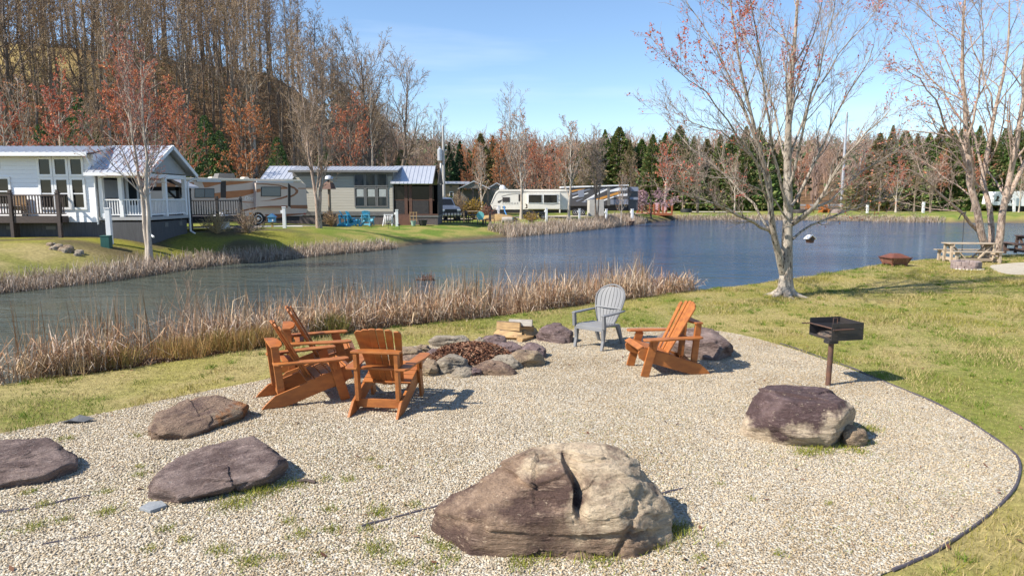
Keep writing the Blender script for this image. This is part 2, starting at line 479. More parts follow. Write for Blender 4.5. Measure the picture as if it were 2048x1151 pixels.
rng = np.random.default_rng(7)
def scatter(P, n, rng=rng):
    x0, y0 = P.min(0); x1, y1 = P.max(0); out = []
    while sum(map(len, out)) < n:
        q = rng.uniform((x0, y0), (x1, y1), (n, 2)); out.append(q[in_poly(q[:, 0], q[:, 1], P)])
    return np.concatenate(out)[:n]
def pebbles(P, n, z, dens_fall=True):
    q = scatter(P, int(n * 1.0)); N = len(q)
    s = np.clip(0.0056 * np.exp(rng.normal(0, .34, N)), .0035, .014)
    base = np.array([(1, 0, 0), (0, 1, 0), (-1, 0, 0), (0, -1, 0), (0, 0, 1), (0, 0, -1)], float)
    Vv = base[None] * np.stack([s * rng.uniform(.9, 1.5, N), s * rng.uniform(.7, 1.1, N), s * rng.uniform(.5, .9, N)], -1)[:, None, :]
    Vv = Vv + rng.normal(0, 0.0022, Vv.shape)
    a = rng.uniform(0, 6.28, N); b_ = rng.normal(0, .35, N)
    c, s_ = np.cos(a)[:, None], np.sin(a)[:, None]; cb, sb = np.cos(b_)[:, None], np.sin(b_)[:, None]
    x, y, z_ = Vv[..., 0], Vv[..., 1], Vv[..., 2]
    y, z_ = y * cb - z_ * sb, y * sb + z_ * cb
    X = x * c - y * s_ + q[:, :1]; Y = x * s_ + y * c + q[:, 1:2]; Z = z_ + z + rng.uniform(0, .008, N)[:, None]
    Vv = np.stack([X, Y, Z], -1).reshape(-1, 3)
    f0 = np.array([(0, 1, 4), (1, 2, 4), (2, 3, 4), (3, 0, 4), (1, 0, 5), (2, 1, 5), (3, 2, 5), (0, 3, 5)])
    F = (f0[None] + (np.arange(N) * 6)[:, None, None]).reshape(-1, 3)
    pal = np.array([(.62, .555, .44), (.54, .44, .29), (.44, .385, .30), (.70, .655, .56), (.36, .28, .19), (.58, .50, .38), (.27, .24, .21), (.60, .50, .34)])
    pal = pal * .68 + np.array([.53, .455, .345]) * .32
    col = pal[rng.integers(0, len(pal), N)] * rng.uniform(.82, 1.1, (N, 1))
    q3 = np.c_[q, 0 * q[:, 0]]; dd = sstep(.5, .72, fbm(q3 * .8, 4, 61))[:, None] * .55; fine = sstep(.45, .7, fbm(q3 * 3.1, 3, 67))[:, None] * .25
    col = col * (1 - dd) + np.array([.40, .31, .19]) * rng.uniform(.7, 1.1, (N, 1)) * dd; col = col * (1 - fine * rng.uniform(0, 1, (N, 1)))
    return Vv, F, np.repeat(col * np.array([.965, .915, .845]), 6, 0)
peb_m = Mtint('pebble_mat', 0.85, 0.3)
pv, pf, pc = pebbles(GRAVEL, 290000, 0.007)
tag(npmesh('gravel', pv, [pf], peb_m, None, False, pc), 'loose pea gravel stones on the pad', None, None, 'stuff')

# ------------------------------------------------------------------ grass and weeds
blade_m = Mtint('grass_blade_mat', 0.75, 0.2, 0.25)
def blades(q, z, hgt, wid, col, lean=0.5, rng=rng):
    N = len(q); a = rng.uniform(0, 6.28, N); l = rng.normal(0, lean, (N, 2))
    hx = np.cos(a) * wid / 2; hy = np.sin(a) * wid / 2
    b0 = np.stack([q[:, 0] - hx, q[:, 1] - hy, z], -1); b1 = np.stack([q[:, 0] + hx, q[:, 1] + hy, z], -1)
    tp = np.stack([q[:, 0] + l[:, 0] * hgt, q[:, 1] + l[:, 1] * hgt, z + hgt], -1)
    V = np.stack([b0, b1, tp], 1).reshape(-1, 3); F = np.arange(N * 3).reshape(N, 3)
    return V, F, np.repeat(col, 3, 0)
def grasscol(q, rng=rng):
    p = np.stack([q[:, 0], q[:, 1], 0 * q[:, 0]], -1); N = len(q)
    n1 = sstep(.36, .60, fbm(p * 0.55, 4, 1)); n2 = sstep(.40, .66, fbm(p * 1.5, 3, 2))
    r = rng.uniform(0, 1, N)
    n3 = sstep(.48, .66, fbm(p * .28 + 9, 3, 51))
    c = mixc((0.15, 0.20, 0.03), (0.30, 0.27, 0.055), np.clip(n1 + .35 * n3, 0, 1))
    c = mixc(c, (0.48, 0.38, 0.18), (r < 0.30 + 0.40 * n2 + .24 * n3).astype(float))
    return c * rng.uniform(.7, 1.2, (N, 1))
LAWN = np.concatenate([CREST[1:-1], [[30, 27], [22, 15], [9, 4.6], [3.2, 3.4], [1.2, 3.3]], GRAVEL[::-1][5:-5], [[-9, 6.5]]])
N = 420000
q = np.stack([rng.uniform(-9.5, 25, N * 2), 3.5 + 26 * rng.uniform(0, 1, N * 2) ** 1.35], -1)
sd = pond_sd(q[:, 0], q[:, 1])
gd_ = poly_dist(q[:, 0], q[:, 1], GRAVEL); rag = (gd_ < .22 * fbm(np.c_[q, 0 * q[:, 0]] * 2.1, 3, 71) ** 1.0 - .03) & (q[:, 0] < 2.6)
ok = (sd > 0.35) & (~in_poly(q[:, 0], q[:, 1], GRAVEL) | rag) & ~in_poly(q[:, 0], q[:, 1], PATCH2) & (np.abs(q[:, 0]) < q[:, 1] * 0.82 + 0.5)
q = q[ok][:N]
dist = q[:, 1]
p_ = np.stack([q[:, 0], q[:, 1], 0 * q[:, 0]], -1)
tall = 0.6 + 1.1 * sstep(.5, .7, fbm(p_ * 0.9, 3, 11)) + 1.2 * sstep(.66, .74, fbm(p_ * 2.2, 2, 21))
V_, F_, C_ = blades(q, np.maximum(Hgt(q[:, 0], q[:, 1]), -0.6) - 0.004, rng.uniform(.018, .042, len(q)) * tall * (1 + dist / 60), rng.uniform(.004, .008, len(q)) * (0.6 + dist / 12), grasscol(q))
tc_ = q[rng.integers(0, len(q), 520)]; tq = np.repeat(tc_, 34, 0) + rng.normal(0, .045, (520 * 34, 2)) * np.repeat(rng.uniform(.6, 1.8, (520, 1)), 34, 0)
tq = tq[~in_poly(tq[:, 0], tq[:, 1], GRAVEL)]; tg = mixc((0.10, 0.19, 0.02), (0.20, 0.25, 0.035), rng.uniform(0, 1, len(tq))) * rng.uniform(.75, 1.15, (len(tq), 1))
t2_ = blades(tq, np.maximum(Hgt(tq[:, 0], tq[:, 1]), -.6) - .004, rng.uniform(.03, .075, len(tq)), rng.uniform(.005, .009, len(tq)) * (.6 + tq[:, 1] / 12), tg, .6)
F_ = np.concatenate([F_, t2_[1] + len(V_)]); V_ = np.concatenate([V_, t2_[0]]); C_ = np.concatenate([C_, t2_[2]])
tag(npmesh('lawn_grass', V_, [F_], blade_m, None, False, C_), 'short patchy spring grass on the lawn', None, None, 'stuff')

wp = [(440, 1103, 30), (500, 1128, 40), (600, 1070, 30), (665, 1060, 22), (760, 1025, 40), (755, 1100, 45), (735, 1060, 20), (470, 1010, 60), (530, 985, 70), (590, 970, 35), (70, 1055, 30), (130, 1040, 18),
      (215, 1025, 30), (210, 985, 16), (60, 985, 20), (1080, 1110, 60), (1195, 1118, 60), (1040, 1130, 35), (950, 1088, 30), (980, 1095, 30), (1320, 1080, 70), (1350, 1062, 60), (1290, 1092, 40), (890, 1098, 24),
      (1640, 900, 60), (1610, 906, 45), (1740, 860, 45), (1720, 885, 40), (1690, 895, 40), (1600, 880, 14), (700, 960, 20), (650, 960, 14), (830, 1010, 18), (760, 935, 10), (740, 920, 10), (120, 880, 14), (140, 878, 14),
      (275, 873, 14), (280, 950, 16), (280, 935, 14), (90, 1010, 20), (800, 1130, 25), (860, 1140, 20), (900, 1120, 20), (580, 1045, 20), (330, 1060, 20), (660, 1020, 20), (1500, 1000, 8), (1440, 970, 8), (1660, 1010, 8),
      (1400, 1120, 14), (1440, 1090, 10), (1560, 1110, 14), (300, 1100, 16), (370, 1080, 16), (560, 1115, 14), (640, 1110, 10), (1720, 905, 26), (1260, 1080, 26), (900, 1060, 16), (1110, 1092, 30), (860, 1085, 14)]
wq, wh = [], []
for u, v, n in wp:
    p = G(u, v); k = n * 5
    wq.append(np.array([p.x, p.y]) + rng.normal(0, 1, (k, 2)) * (0.018 + 0.0011 * n)); wh.append(rng.uniform(.012, .032, k) * (0.7 + n / 50))
# thin moss-like weeds all over the worn lower part of the pad
k = 22000; e = np.stack([rng.uniform(-4.5, 4.5, k), 3.6 + 4.4 * rng.uniform(0, 1, k) ** 1.7], -1); e3 = np.stack([e[:, 0], e[:, 1], 0 * e[:, 0]], -1)
e = e[(fbm(e3 * 1.3, 4, 31) > 0.545) & in_poly(e[:, 0], e[:, 1], GRAVEL)]
wq.append(e); wh.append(rng.uniform(.007, .022, len(e)))
wq = np.concatenate(wq); wh = np.concatenate(wh)
wc = mixc((0.15, 0.23, 0.02), (0.38, 0.33, 0.07), rng.uniform(0, 1, len(wq)) ** .9) * rng.uniform(.7, 1.15, (len(wq), 1))
V_, F_, C_ = blades(wq, np.full(len(wq), 0.01), wh, rng.uniform(.004, .008, len(wq)), wc, 0.7)
tag(npmesh('weeds', V_, [F_], blade_m, None, False, C_), 'weeds and grass tufts growing through the gravel', None, None, 'stuff')

# ------------------------------------------------------------------ reeds
reed_m = Mtint('reed_mat', 0.8, 0.2, 0.15)
RPAL = np.array([(.50, .37, .24), (.41, .265, .165), (.58, .47, .35), (.30, .17, .10), (.47, .37, .30), (.36, .22, .13)])
def reeds(base, hgt, wid, bend, rng, folded=0.45, pal=RPAL):
    """ribbons of five points: stiff, arching, or snapped over"""
    N = len(base); n = 5; t = np.linspace(0, 1, n)[None, :]
    az = rng.uniform(0, 6.28, N); el0 = np.abs(rng.normal(0, bend, N))
    fold = (rng.uniform(0, 1, N) < folded) * rng.uniform(.8, 2.4, N); ft = rng.uniform(.25, .75, N)
    ang = el0[:, None] + 0.4 * bend * t + fold[:, None] * (t > ft[:, None])
    ang = np.minimum(ang, 2.5)
    st = hgt[:, None] / (n - 1)
    dx = np.sin(ang) * st; dz = np.cos(ang) * st
    rx = np.concatenate([np.zeros((N, 1)), np.cumsum(dx[:, :-1], 1)], 1); rz = np.concatenate([np.zeros((N, 1)), np.cumsum(dz[:, :-1], 1)], 1)
    P = np.stack([base[:, 0:1] + rx * np.cos(az)[:, None], base[:, 1:2] + rx * np.sin(az)[:, None], base[:, 2:3] + np.maximum(rz, 0.02)], -1)
    wa = az + rng.uniform(.6, 2.5, N); W = np.stack([np.cos(wa), np.sin(wa), 0 * wa], -1)[:, None, :] * (wid[:, None] * np.array([1, 1, .9, .7, .25])[None, :])[..., None] / 2
    V = np.stack([P - W, P + W], 2).reshape(-1, 3)
    i = (np.arange(N) * n * 2)[:, None] + np.arange(n - 1)[None] * 2
    F = np.stack([i, i + 1, i + 3, i + 2], -1).reshape(-1, 4)
    c = pal[rng.integers(0, len(pal), N)] * rng.uniform(.65, 1.2, (N, 1))
    return V, F, np.repeat(c, n * 2, 0)
def along(P, n, o0, o1, rng, wgt=None):
    """n points along the open polyline P, offset o0..o1 to its left"""
    d = np.diff(P, axis=0); l = np.linalg.norm(d, axis=1); w = l if wgt is None else l * wgt
    i = rng.choice(len(l), n, p=w / w.sum()); t = rng.uniform(0, 1, n)[:, None]
    nn = np.stack([-d[:, 1], d[:, 0]], 1) / l[:, None]
    return P[i] + d[i] * t + nn[i] * rng.uniform(o0, o1, n)[:, None]
r2 = np.random.default_rng(11)
nb = NB()
NCREST = CREST[:10]                      # reeds end near u = 1400
q = along(NCREST, 25000, 0.0, 1.9, r2); q3_ = np.c_[q, 0 * q[:, 0]]; q = q[fbm(q3_ * 1.1, 3, 47) > .40]
q = q[(q[:, 0] > -10)]
hmod = 0.75 + 0.5 * fbm(np.stack([q[:, 0], q[:, 1], 0 * q[:, 0]], -1) * 0.8, 2, 41)
end = sstep(4.9, 3.2, q[:, 0])
z = np.maximum(Hgt(q[:, 0], q[:, 1]), WL - .1)
topz = (.02 + .72 * r2.beta(1.6, 1.9, len(q)) * (hmod * 1.25 - .1)) * (.75 + .25 * sstep(5, 10, q[:, 1]))
h = np.maximum((topz - z) * (0.45 + 0.55 * end), .2)
half = len(q) // 2
V_, F_, C_ = reeds(np.c_[q, z][:half], h[:half], r2.uniform(.007, .015, half), 0.28, r2, .35); nb.add(V_, F_, 0, C_)
kq = len(q) - half; V_, F_, C_ = reeds(np.c_[q, z][half:] + np.c_[np.zeros((kq, 2)), r2.uniform(0, .3, kq)], np.maximum(h[half:], .45) * r2.uniform(.7, 1.15, kq), r2.uniform(.010, .021, kq), 0.85, r2, .85, RPAL * 1.12); nb.add(V_, F_, 0, C_)
# tall thin cattail leaves standing above, in bunches
cl = [(40, 640, 26), (120, 640, 20), (200, 640, 26), (230, 630, 20), (290, 625, 16), (440, 610, 26), (470, 600, 14), (530, 590, 18), (580, 585, 16), (620, 570, 20), (690, 590, 22), (780, 565, 40), (800, 570, 30), (870, 565, 16), (935, 555, 36),
      (965, 560, 30), (1080, 560, 34), (1110, 560, 26), (1150, 555, 34), (1190, 545, 26), (1230, 540, 30), (1275, 530, 44), (1290, 530, 30), (1330, 545, 18), (1360, 555, 12), (700, 575, 18), (650, 590, 16)]
for u, v, n in cl:
    # foot of the bunch: on the near waterline under this bearing
    k = np.argmin(np.abs(np.array([p[0] / p[1] for p in NEAR[:11]]) - (u - CX) / FPX)); p = NEAR[:11][k]
    dirx = (u - CX) / FPX
    # walk along the bearing to the crest line + 1.2 m
    ys = np.linspace(5, 26, 200); sdq = pond_sd(dirx * ys * 1.005, ys); yy = ys[np.argmax(sdq < -0.1)] if (sdq < -0.1).any() else p[1]
    bq = np.array([dirx * yy, yy]) + r2.normal(0, 1, (n, 2)) * (.16, .3)
    n = int(n * 1.6); bq = np.repeat(bq, 2, 0)[:n] + r2.normal(0, .05, (n, 2)); hh = r2.uniform(1.15, 1.75, n) * (1.0 if u < 1310 else .7)
    V_, F_, C_ = reeds(np.c_[bq, np.full(n, WL)], hh, r2.uniform(.009, .016, n), 0.13, r2, 0.12, np.array([(.27, .18, .10), (.38, .27, .16), (.23, .13, .065), (.33, .24, .15)]))
    nb.add(V_, F_, 0, C_)
o = nb.build('reeds', [reed_m]); tag(o, 'dead tan reeds and cattails along the near bank', None, None, 'stuff')
# far bank reeds
nb = NB()
FARR = FAR[::-1]                         # left to right; outside of the pond is on its left
def farbed(i0, i1, n, hmax, o1, wid=1.0):
    q = along(FARR[i0:i1], n, -0.5, o1, r2); z = np.maximum(Hgt(q[:, 0], q[:, 1]), WL) - 0.03
    hm = hmax * (0.65 + 0.7 * fbm(np.stack([q[:, 0], q[:, 1], 0 * q[:, 0]], -1) * 0.6, 2, 43))
    w = r2.uniform(.012, .022, len(q)) * (0.6 + q[:, 1] / 60) * wid
    V_, F_, C_ = reeds(np.c_[q, z], r2.uniform(.5, 1.0, len(q)) * hm, w, 0.4, r2, .6, np.array([(.46, .36, .29), (.52, .42, .32), (.38, .28, .21), (.58, .50, .42), (.33, .24, .17)]))
    nb.add(V_, F_, 0, C_)
farbed(0, 6, 8500, 0.72, 0.55)
farbed(7, 11, 9000, 1.0, 2.0, 1.0)
farbed(11, 15, 5500, 0.62, 1.2, 1.0)
tag(nb.build('far_reeds', [reed_m]), 'dead tan reeds along the far bank', None, None, 'stuff')
# ------------------------------------------------------------------ rocks
def Mrock(name, dark, mid, light, lthr=0.55, zl=None, scale=2.2, dthr=0.5, stretch=(1, 1, 1.6), bump=0.7, orange=0.0):
    m, nt, b = _nt(name)
    v = _coord(nt, stretch)
    n1 = _noise(nt, v, scale, 6, 0.6); n2 = _noise(nt, v, scale * 3.7, 6, 0.7); n3 = _noise(nt, v, scale * 14, 5, 0.7)
    c = _mix(nt, _range(nt, n1, dthr - .06, dthr + .07), dark, mid)
    v2 = _coord(nt, (1.3, 1.0, 0.8)); n4 = _noise(nt, v2, scale * 0.8, 5, 0.62)
    lf = n4
    if zl is not None:
        t = nt.nodes.new('ShaderNodeTexCoord'); sx = nt.nodes.new('ShaderNodeSeparateXYZ'); nt.links.new(t.outputs['Object'], sx.inputs[0])
        ax = _node(nt, 'ShaderNodeMath', operation='MULTIPLY_ADD'); ax.inputs[1].default_value = zl[0]; nt.links.new(sx.outputs['Z'], ax.inputs[0]); nt.links.new(n4, ax.inputs[2])
        bx = _node(nt, 'ShaderNodeMath', operation='MULTIPLY_ADD'); bx.inputs[1].default_value = zl[1]; nt.links.new(sx.outputs['X'], bx.inputs[0]); nt.links.new(ax.outputs[0], bx.inputs[2])
        lf = bx.outputs[0]
    c = _mix(nt, _range(nt, lf, lthr - .035, lthr + .06), c, light)
    c = _mix(nt, _range(nt, n2, .56, .70, 0, .55), c, tuple(min(1, x * 1.7 + .05) for x in mid))
    c = _mix(nt, _range(nt, n2, .44, .30, 0, .6), c, tuple(x * .55 for x in dark))
    if orange: c = _mix(nt, _range(nt, _noise(nt, v2, 2.6, 4), .60, .66, 0, orange), c, (.42, .17, .05))
    c = _mix(nt, _range(nt, n3, .35, .65, 0.0, 0.8), c, _mix(nt, 1.0, c, (.70, .68, .67), 'MULTIPLY'))
    n5 = _noise(nt, v, scale * 9, 6, 0.75); c = _mix(nt, _range(nt, n5, .60, .68, 0, .55), c, tuple(min(1, x * 1.25 + .06) for x in light))
    tcs = nt.nodes.new('ShaderNodeTexCoord'); ms = _node(nt, 'ShaderNodeMapping', Scale=(1.6, 2.4, 11.0), Rotation=(.25, .42, .2)); nt.links.new(tcs.outputs['Object'], ms.inputs['Vector'])
    n6 = _noise(nt, ms.outputs['Vector'], 3.2, 9, .72); n7 = _noise(nt, v, 60, 6, .75)
    c = _mix(nt, _range(nt, n6, .40, .60, 0, .75), c, _mix(nt, 1.0, c, (.60, .56, .54), 'MULTIPLY')); c = _mix(nt, _range(nt, n6, .58, .70, 0, .6), c, tuple(min(1, x * 1.6 + .06) for x in mid))
    c = _mix(nt, _range(nt, n7, .35, .65, 0.0, .5), c, _mix(nt, 1.0, c, (.72, .70, .68), 'MULTIPLY'))
    nt.links.new(c, b.inputs['Base Color'])
    b.inputs['Roughness'].default_value = 0.72; b.inputs['Specular IOR Level'].default_value = 0.35
    ad = _node(nt, 'ShaderNodeMath', operation='MULTIPLY_ADD'); ad.inputs[1].default_value = 0.45
    nt.links.new(n3, ad.inputs[0]); nt.links.new(n2, ad.inputs[2])
    ad2 = _node(nt, 'ShaderNodeMath', operation='MULTIPLY_ADD'); ad2.inputs[1].default_value = 1.1; nt.links.new(n6, ad2.inputs[0]); nt.links.new(ad.outputs[0], ad2.inputs[2])
    ad3 = _node(nt, 'ShaderNodeMath', operation='MULTIPLY_ADD'); ad3.inputs[1].default_value = .28; nt.links.new(n7, ad3.inputs[0]); nt.links.new(ad2.outputs[0], ad3.inputs[2])
    _bump(nt, b, ad3.outputs[0], min(1, bump * 1.35), 0.045)
    return m
DK, MD, LT = (.105, .068, .062), (.20, .145, .125), (.50, .42, .30)
rk_big = Mrock('rock_brown_tan', (.14, .085, .068), (.37, .26, .18), (.74, .60, .42), 0.735, (0.50, 0.10), 2.0, .47)
rk_dark = Mrock('rock_purple_cream', (.125, .078, .076), (.23, .158, .15), (.78, .64, .46), 0.36, (-0.6, 0.02), 2.4, .55)
rk_slab = Mrock('rock_slate_purple', (.165, .112, .10), (.34, .255, .225), (.40, .36, .33), 0.68, None, 2.2, .45, (1, 1.8, 3))
rk_rust = Mrock('rock_rust', (.20, .13, .105), (.38, .265, .185), (.40, .34, .24), 0.62, None, 2.4, .42, (1, 1.8, 3), .8, .8)
rk_pale = Mrock('rock_pale_grey', (.27, .22, .165), (.46, .40, .31), (.52, .455, .35), 0.52, None, 3.5, .42)
rk_tan = Mrock('rock_tan', (.28, .20, .14), (.46, .35, .235), (.52, .41, .26), 0.54, None, 4.0, .42)
rk_purp = Mrock('rock_purple', (.20, .14, .135), (.33, .245, .235), (.36, .31, .28), 0.66, None, 3.5, .5)
_ico = {}
def ico(sub):
    if sub not in _ico:
        bm = bmesh.new(); bmesh.ops.create_icosphere(bm, subdivisions=sub, radius=1.0)
        v = np.array([x.co[:] for x in bm.verts]); f = np.array([[q.index for q in x.verts] for x in bm.faces]); bm.free()
        _ico[sub] = (v, f)
    return _ico[sub]
def boulder(name, loc, rz, planes, mat, sub=6, o=(0, 0, .2), sharp=40, namp=0.035, nsc=3.0, strata=0.012, seed=0, extra=None, parent=None, facets=26):
    d, f = ico(sub); o = np.array(o, float); acc = 0
    for nrm, pt in planes:
        nn = np.array(nrm, float); nn /= np.linalg.norm(nn); ds = max(nn @ (np.array(pt, float) - o), 0.02)
        acc = acc + np.maximum(d @ nn / ds, 0) ** sharp
    P = o + d * (acc ** (-1.0 / sharp))[:, None]
    fr = np.random.default_rng(seed + 100)                       # small broken facets all over
    nn = fr.normal(0, 1, (facets, 3)); nn /= np.linalg.norm(nn, axis=1, keepdims=True); nn[:, 2] = np.where(nn[:, 2] < -.3, -nn[:, 2], nn[:, 2])
    sup = ((P - o) @ nn.T).max(0) * fr.uniform(.84, .97, facets)
    acc2 = np.maximum((d @ nn.T) / np.maximum(sup, .02), 0).max(1)
    r = 1.0 / np.maximum(acc ** (1.0 / sharp), acc2)
    P = o + d * r[:, None]
    sh = seed * 7.31; Q = P * np.array([1, 1, 1.5])
    k = fbm(Q * nsc + sh, 4, seed) - .5
    wp = np.stack([fbm(Q * nsc + 31, 3, seed + 5), fbm(Q * nsc + 57, 3, seed + 6), fbm(Q * nsc + 83, 3, seed + 7)], -1) - .5
    def chips(m, amp, warp, stretch=(1, 1, 1)):                # flat chips broken off the surface, one plane per cell
        c = P[fr.integers(0, len(P), m)]; st = np.array(stretch); X = P + wp * warp; bd = np.full(len(P), 1e9); bi = np.zeros(len(P), int)
        for j in range(m):
            dd = (((X - c[j]) * st) ** 2).sum(1); q = dd < bd; bd[q] = dd[q]; bi[q] = j
        of = fr.normal(0, 1, m); sl = fr.normal(0, 1, (m, 3))
        return amp * (of[bi] * .6 + ((P - c[bi]) * sl[bi]).sum(1) / (np.sqrt(bd.mean()) + 1e-6) * .45)
    nc = max(30, len(P) // 900)
    disp = namp * .5 * k + chips(22, namp * .55, .10, (1, 1, 1.8)) + chips(nc, namp * .24, .06, (.6, .8, 2.2)) + chips(min(nc * 4, 320), namp * .10, .04, (.6, .9, 2.4)) + (fbm(Q * nsc * 7 + sh, 3, seed + 2) - .5) * namp * .22 - namp * .3
    tl = fbm(Q * 2 + sh, 2, seed + 8); zz = (P[:, 2] + .35 * P[:, 1] + .22 * tl) * 22; st_ = np.floor(zz).astype(np.int64)
    lay = _hash(st_, st_ * 0 + seed, st_ * 0, 5) - .5
    disp = disp + strata * 1.6 * lay * sstep(.35, .6, fbm(Q * 1.3 + sh, 2, seed + 9))
    P = P + d * disp[:, None]
    if extra is not None: P = extra(P)
    ob = npmesh(name, P, [f], mat, parent, True)
    ob.location = loc; ob.rotation_euler = (0, 0, rz)
    return ob
def slab_planes(lx, ly, h, tilt=0.0, rnd=None, under=0.25):
    """long flat block; a few seeded corner cuts"""
    r = random.Random(rnd)
    pl = [((0, tilt, 1), (0, 0, h)), ((0, 0, -1), (0, 0, -.08)), ((1, r.uniform(-.3, .3), -under * .6), (lx, 0, h * .5)), ((-1, r.uniform(-.3, .3), r.uniform(-.1, .5)), (-lx, 0, h * .5)),
          ((r.uniform(-.2, .2), -1, -under), (0, -ly, h * .6)), ((r.uniform(-.2, .2), 1, r.uniform(0, .4)), (0, ly, h * .5))]
    for sx in (-1, 1):
        for sy in (-1, 1):
            pl.append(((sx, sy * r.uniform(.7, 1.6), r.uniform(-.1, .4)), (sx * lx * r.uniform(.62, .8), sy * ly * r.uniform(.62, .8), h * .5)))
        pl.append(((sx * r.uniform(.3, .7), r.uniform(-.3, .3), 1), (sx * lx * .62, 0, h * r.uniform(.82, .95))))
    pl.append(((r.uniform(-.3, .3), -r.uniform(.6, 1.1), 1), (0, -ly * .72, h * .9)))
    return pl
def cleft(P):
    xs = P[:, 0] + .28 * (P[:, 2] - .5) + .02 * np.sin(P[:, 2] * 23); wd_ = .06 + .28 * np.maximum(P[:, 2] - .3, 0)
    s = sstep(.03, .05, xs) * (1 - .92 * sstep(0, 1, (xs - .05) / wd_)) * sstep(.26, .42, P[:, 2]) * sstep(.18, -.1, P[:, 1])
    P = P.copy(); P[:, 1] += .20 * s; P[:, 2] -= .02 * s
    s2 = np.exp(-((P[:, 0] - .43 - .5 * (P[:, 2] - .3)) / .02) ** 2) * sstep(.0, -.2, P[:, 1]) * .03      # a second crack
    P[:, 1] += s2
    notch = sstep(-.45, -.5, P[:, 0]) * sstep(.12, .2, P[:, 2]) * .05 * sstep(-.1, -.3, P[:, 1]); P[:, 1] += notch
    return P
p = G(1122, 1072)
ob = boulder('boulder', (p.x, p.y + .14, -.04), 0, [((0, -1, .12), (0, -.42, .15)), ((-.12, -.72, .68), (-.1, -.33, .40)), ((-.46, -.15, .87), (-.24, 0, .52)), ((-1, 0, .25), (-.84, 0, .15)), ((-.8, -.7, .15), (-.66, -.28, .1)),
        ((.02, -.10, 1), (.1, 0, .585)), ((.66, -.1, .74), (.44, 0, .53)), ((.5, -.85, .12), (.52, -.34, .2)), ((.85, -.15, -.55), (.90, 0, .22)), ((0, 1, .25), (0, .42, .2)), ((-.6, .8, .2), (-.5, .28, .1)), ((.6, .8, .2), (.5, .28, .2)), ((0, 0, -1), (0, 0, -.1)),
        ((.15, -.55, .82), (.3, -.26, .47))], rk_big, 7, (0, 0, .24), 60, .040, 3.2, .010, 3, cleft, None, 16)
ob.scale = (1.14, 1.08, 1.0)
tag(ob, 'largest brown and tan boulder, split by a dark cleft, in front', 'boulder', 'boulders on the gravel')
p = G(1626, 897)
ob = boulder('boulder', (p.x, p.y + .36, 0), .15, [((0, 0, 1), (0, 0, .44)), ((-.55, -.1, .83), (-.28, 0, .40)), ((-1, .1, .1), (-.50, 0, .22)), ((-.8, -.6, -.35), (-.40, -.2, .2)), ((-.1, -1, .05), (0, -.40, .2)), ((-.25, -.7, .75), (-.05, -.27, .38)),
        ((.62, -.75, -.22), (.28, -.28, .2)), ((1, 0, .12), (.50, 0, .2)), ((.7, -.05, .72), (.38, 0, .40)), ((.1, 1, .2), (0, .42, .2)), ((-.7, .7, .2), (-.34, .3, .2)), ((.7, .7, .2), (.36, .3, .2)), ((0, 0, -1), (0, 0, -.1)), ((-.3, -.85, -.5), (-.1, -.36, .1))],
        rk_dark, 6, (0, 0, .2), 40, .022, 2.8, .006, 11, None, None, 14)
ob.scale = (1.12, 1.05, 1.0)
tag(ob, 'rounded dark purple boulder with cream lower faces near the grill post', 'boulder', 'boulders on the gravel')
ob = boulder('stone', (p.x + .45, p.y + .12, 0), .6, slab_planes(.15, .12, .19, 0, 4), rk_tan, 4, (0, 0, .1), 18, .02, 6, .004, 21)
tag(ob, 'small tan stone leaning on the dark purple boulder', 'stone')
def slab_at(a, b, wid, h, mat, seed, label, tilt=0.0, sub=6, under=.3, cat='boulder', name='boulder', grp='boulders on the gravel', **k):
    A, B = G(*a), G(*b); c = (A + B) / 2; dv = B - A; ln = math.hypot(dv.x, dv.y)
    ob = boulder(name, (c.x, c.y, 0), math.atan2(dv.y, dv.x), slab_planes(ln / 2, wid / 2, h, tilt, seed, under), mat, sub, (0, 0, h * .5), 24, k.get('namp', .026), k.get('nsc', 3), k.get('strata', .008), seed)
    return tag(ob, label, cat, grp)
def flat_slab(a, b, w, tl, tr, mat, seed, label, tilt=.30, under=.75, lean=-.10, namp=.022):
    # a leaning slab: one big top plane, thin undercut front edge, ragged ends; tl / tr = height of the top at the two ends
    A, B = G(*a), G(*b); c = (A + B) / 2; dv = B - A; lx = math.hypot(dv.x, dv.y) / 2; wy = w / 2; hm = (tl + tr) / 2; r_ = random.Random(seed)
    sl = (tl - tr) / (2 * lx)
    pl = [((sl, -tilt, 1), (0, 0, hm)), ((0, -1, -under), (0, -wy, hm * .45)), ((.1, 1, .3), (0, wy, hm)), ((-1, -.25, -.15), (-lx, 0, tl * .5)), ((1, .15, -under * .8), (lx, 0, tr * .6)), ((-.75, -.7, -.3), (-lx * .72, -wy * .72, tl * .5)),
          ((.62, -.8, -under * .6), (lx * .70, -wy * .78, tr * .5)), ((-.8, .6, .2), (-lx * .75, wy * .7, tl * .7)), ((.85, .5, .1), (lx * .80, wy * .7, tr * .8)), ((.5, -.1, 1), (lx * .66, 0, hm + (tr - hm) * .62)), ((-.12, -.62, 1), (0, -wy * .62, hm - tilt * wy * .60)), ((0, 0, -1), (0, 0, -.08))]
    ob = boulder('boulder', (c.x, c.y, 0), math.atan2(dv.y, dv.x), pl, mat, 6, (0, -.02, hm * .48), 60, namp, 3.4, .010, seed, None, None, 8)
    return tag(ob, label, 'boulder', 'boulders on the gravel')
flat_slab((302, 884), (488, 822), .58, .15, .22, rk_rust, 5, 'flat rust-stained boulder slab nearest the orange chairs on the left', .26, .55)
flat_slab((288, 1000), (586, 940), .62, .15, .27, rk_slab, 8, 'long purple grey boulder slab with an undercut shaded front edge', .23, .85)
flat_slab((-90, 972), (162, 934), .60, .20, .17, rk_slab, 14, 'dark boulder slab cut off at the edge of the picture', .27, .25)
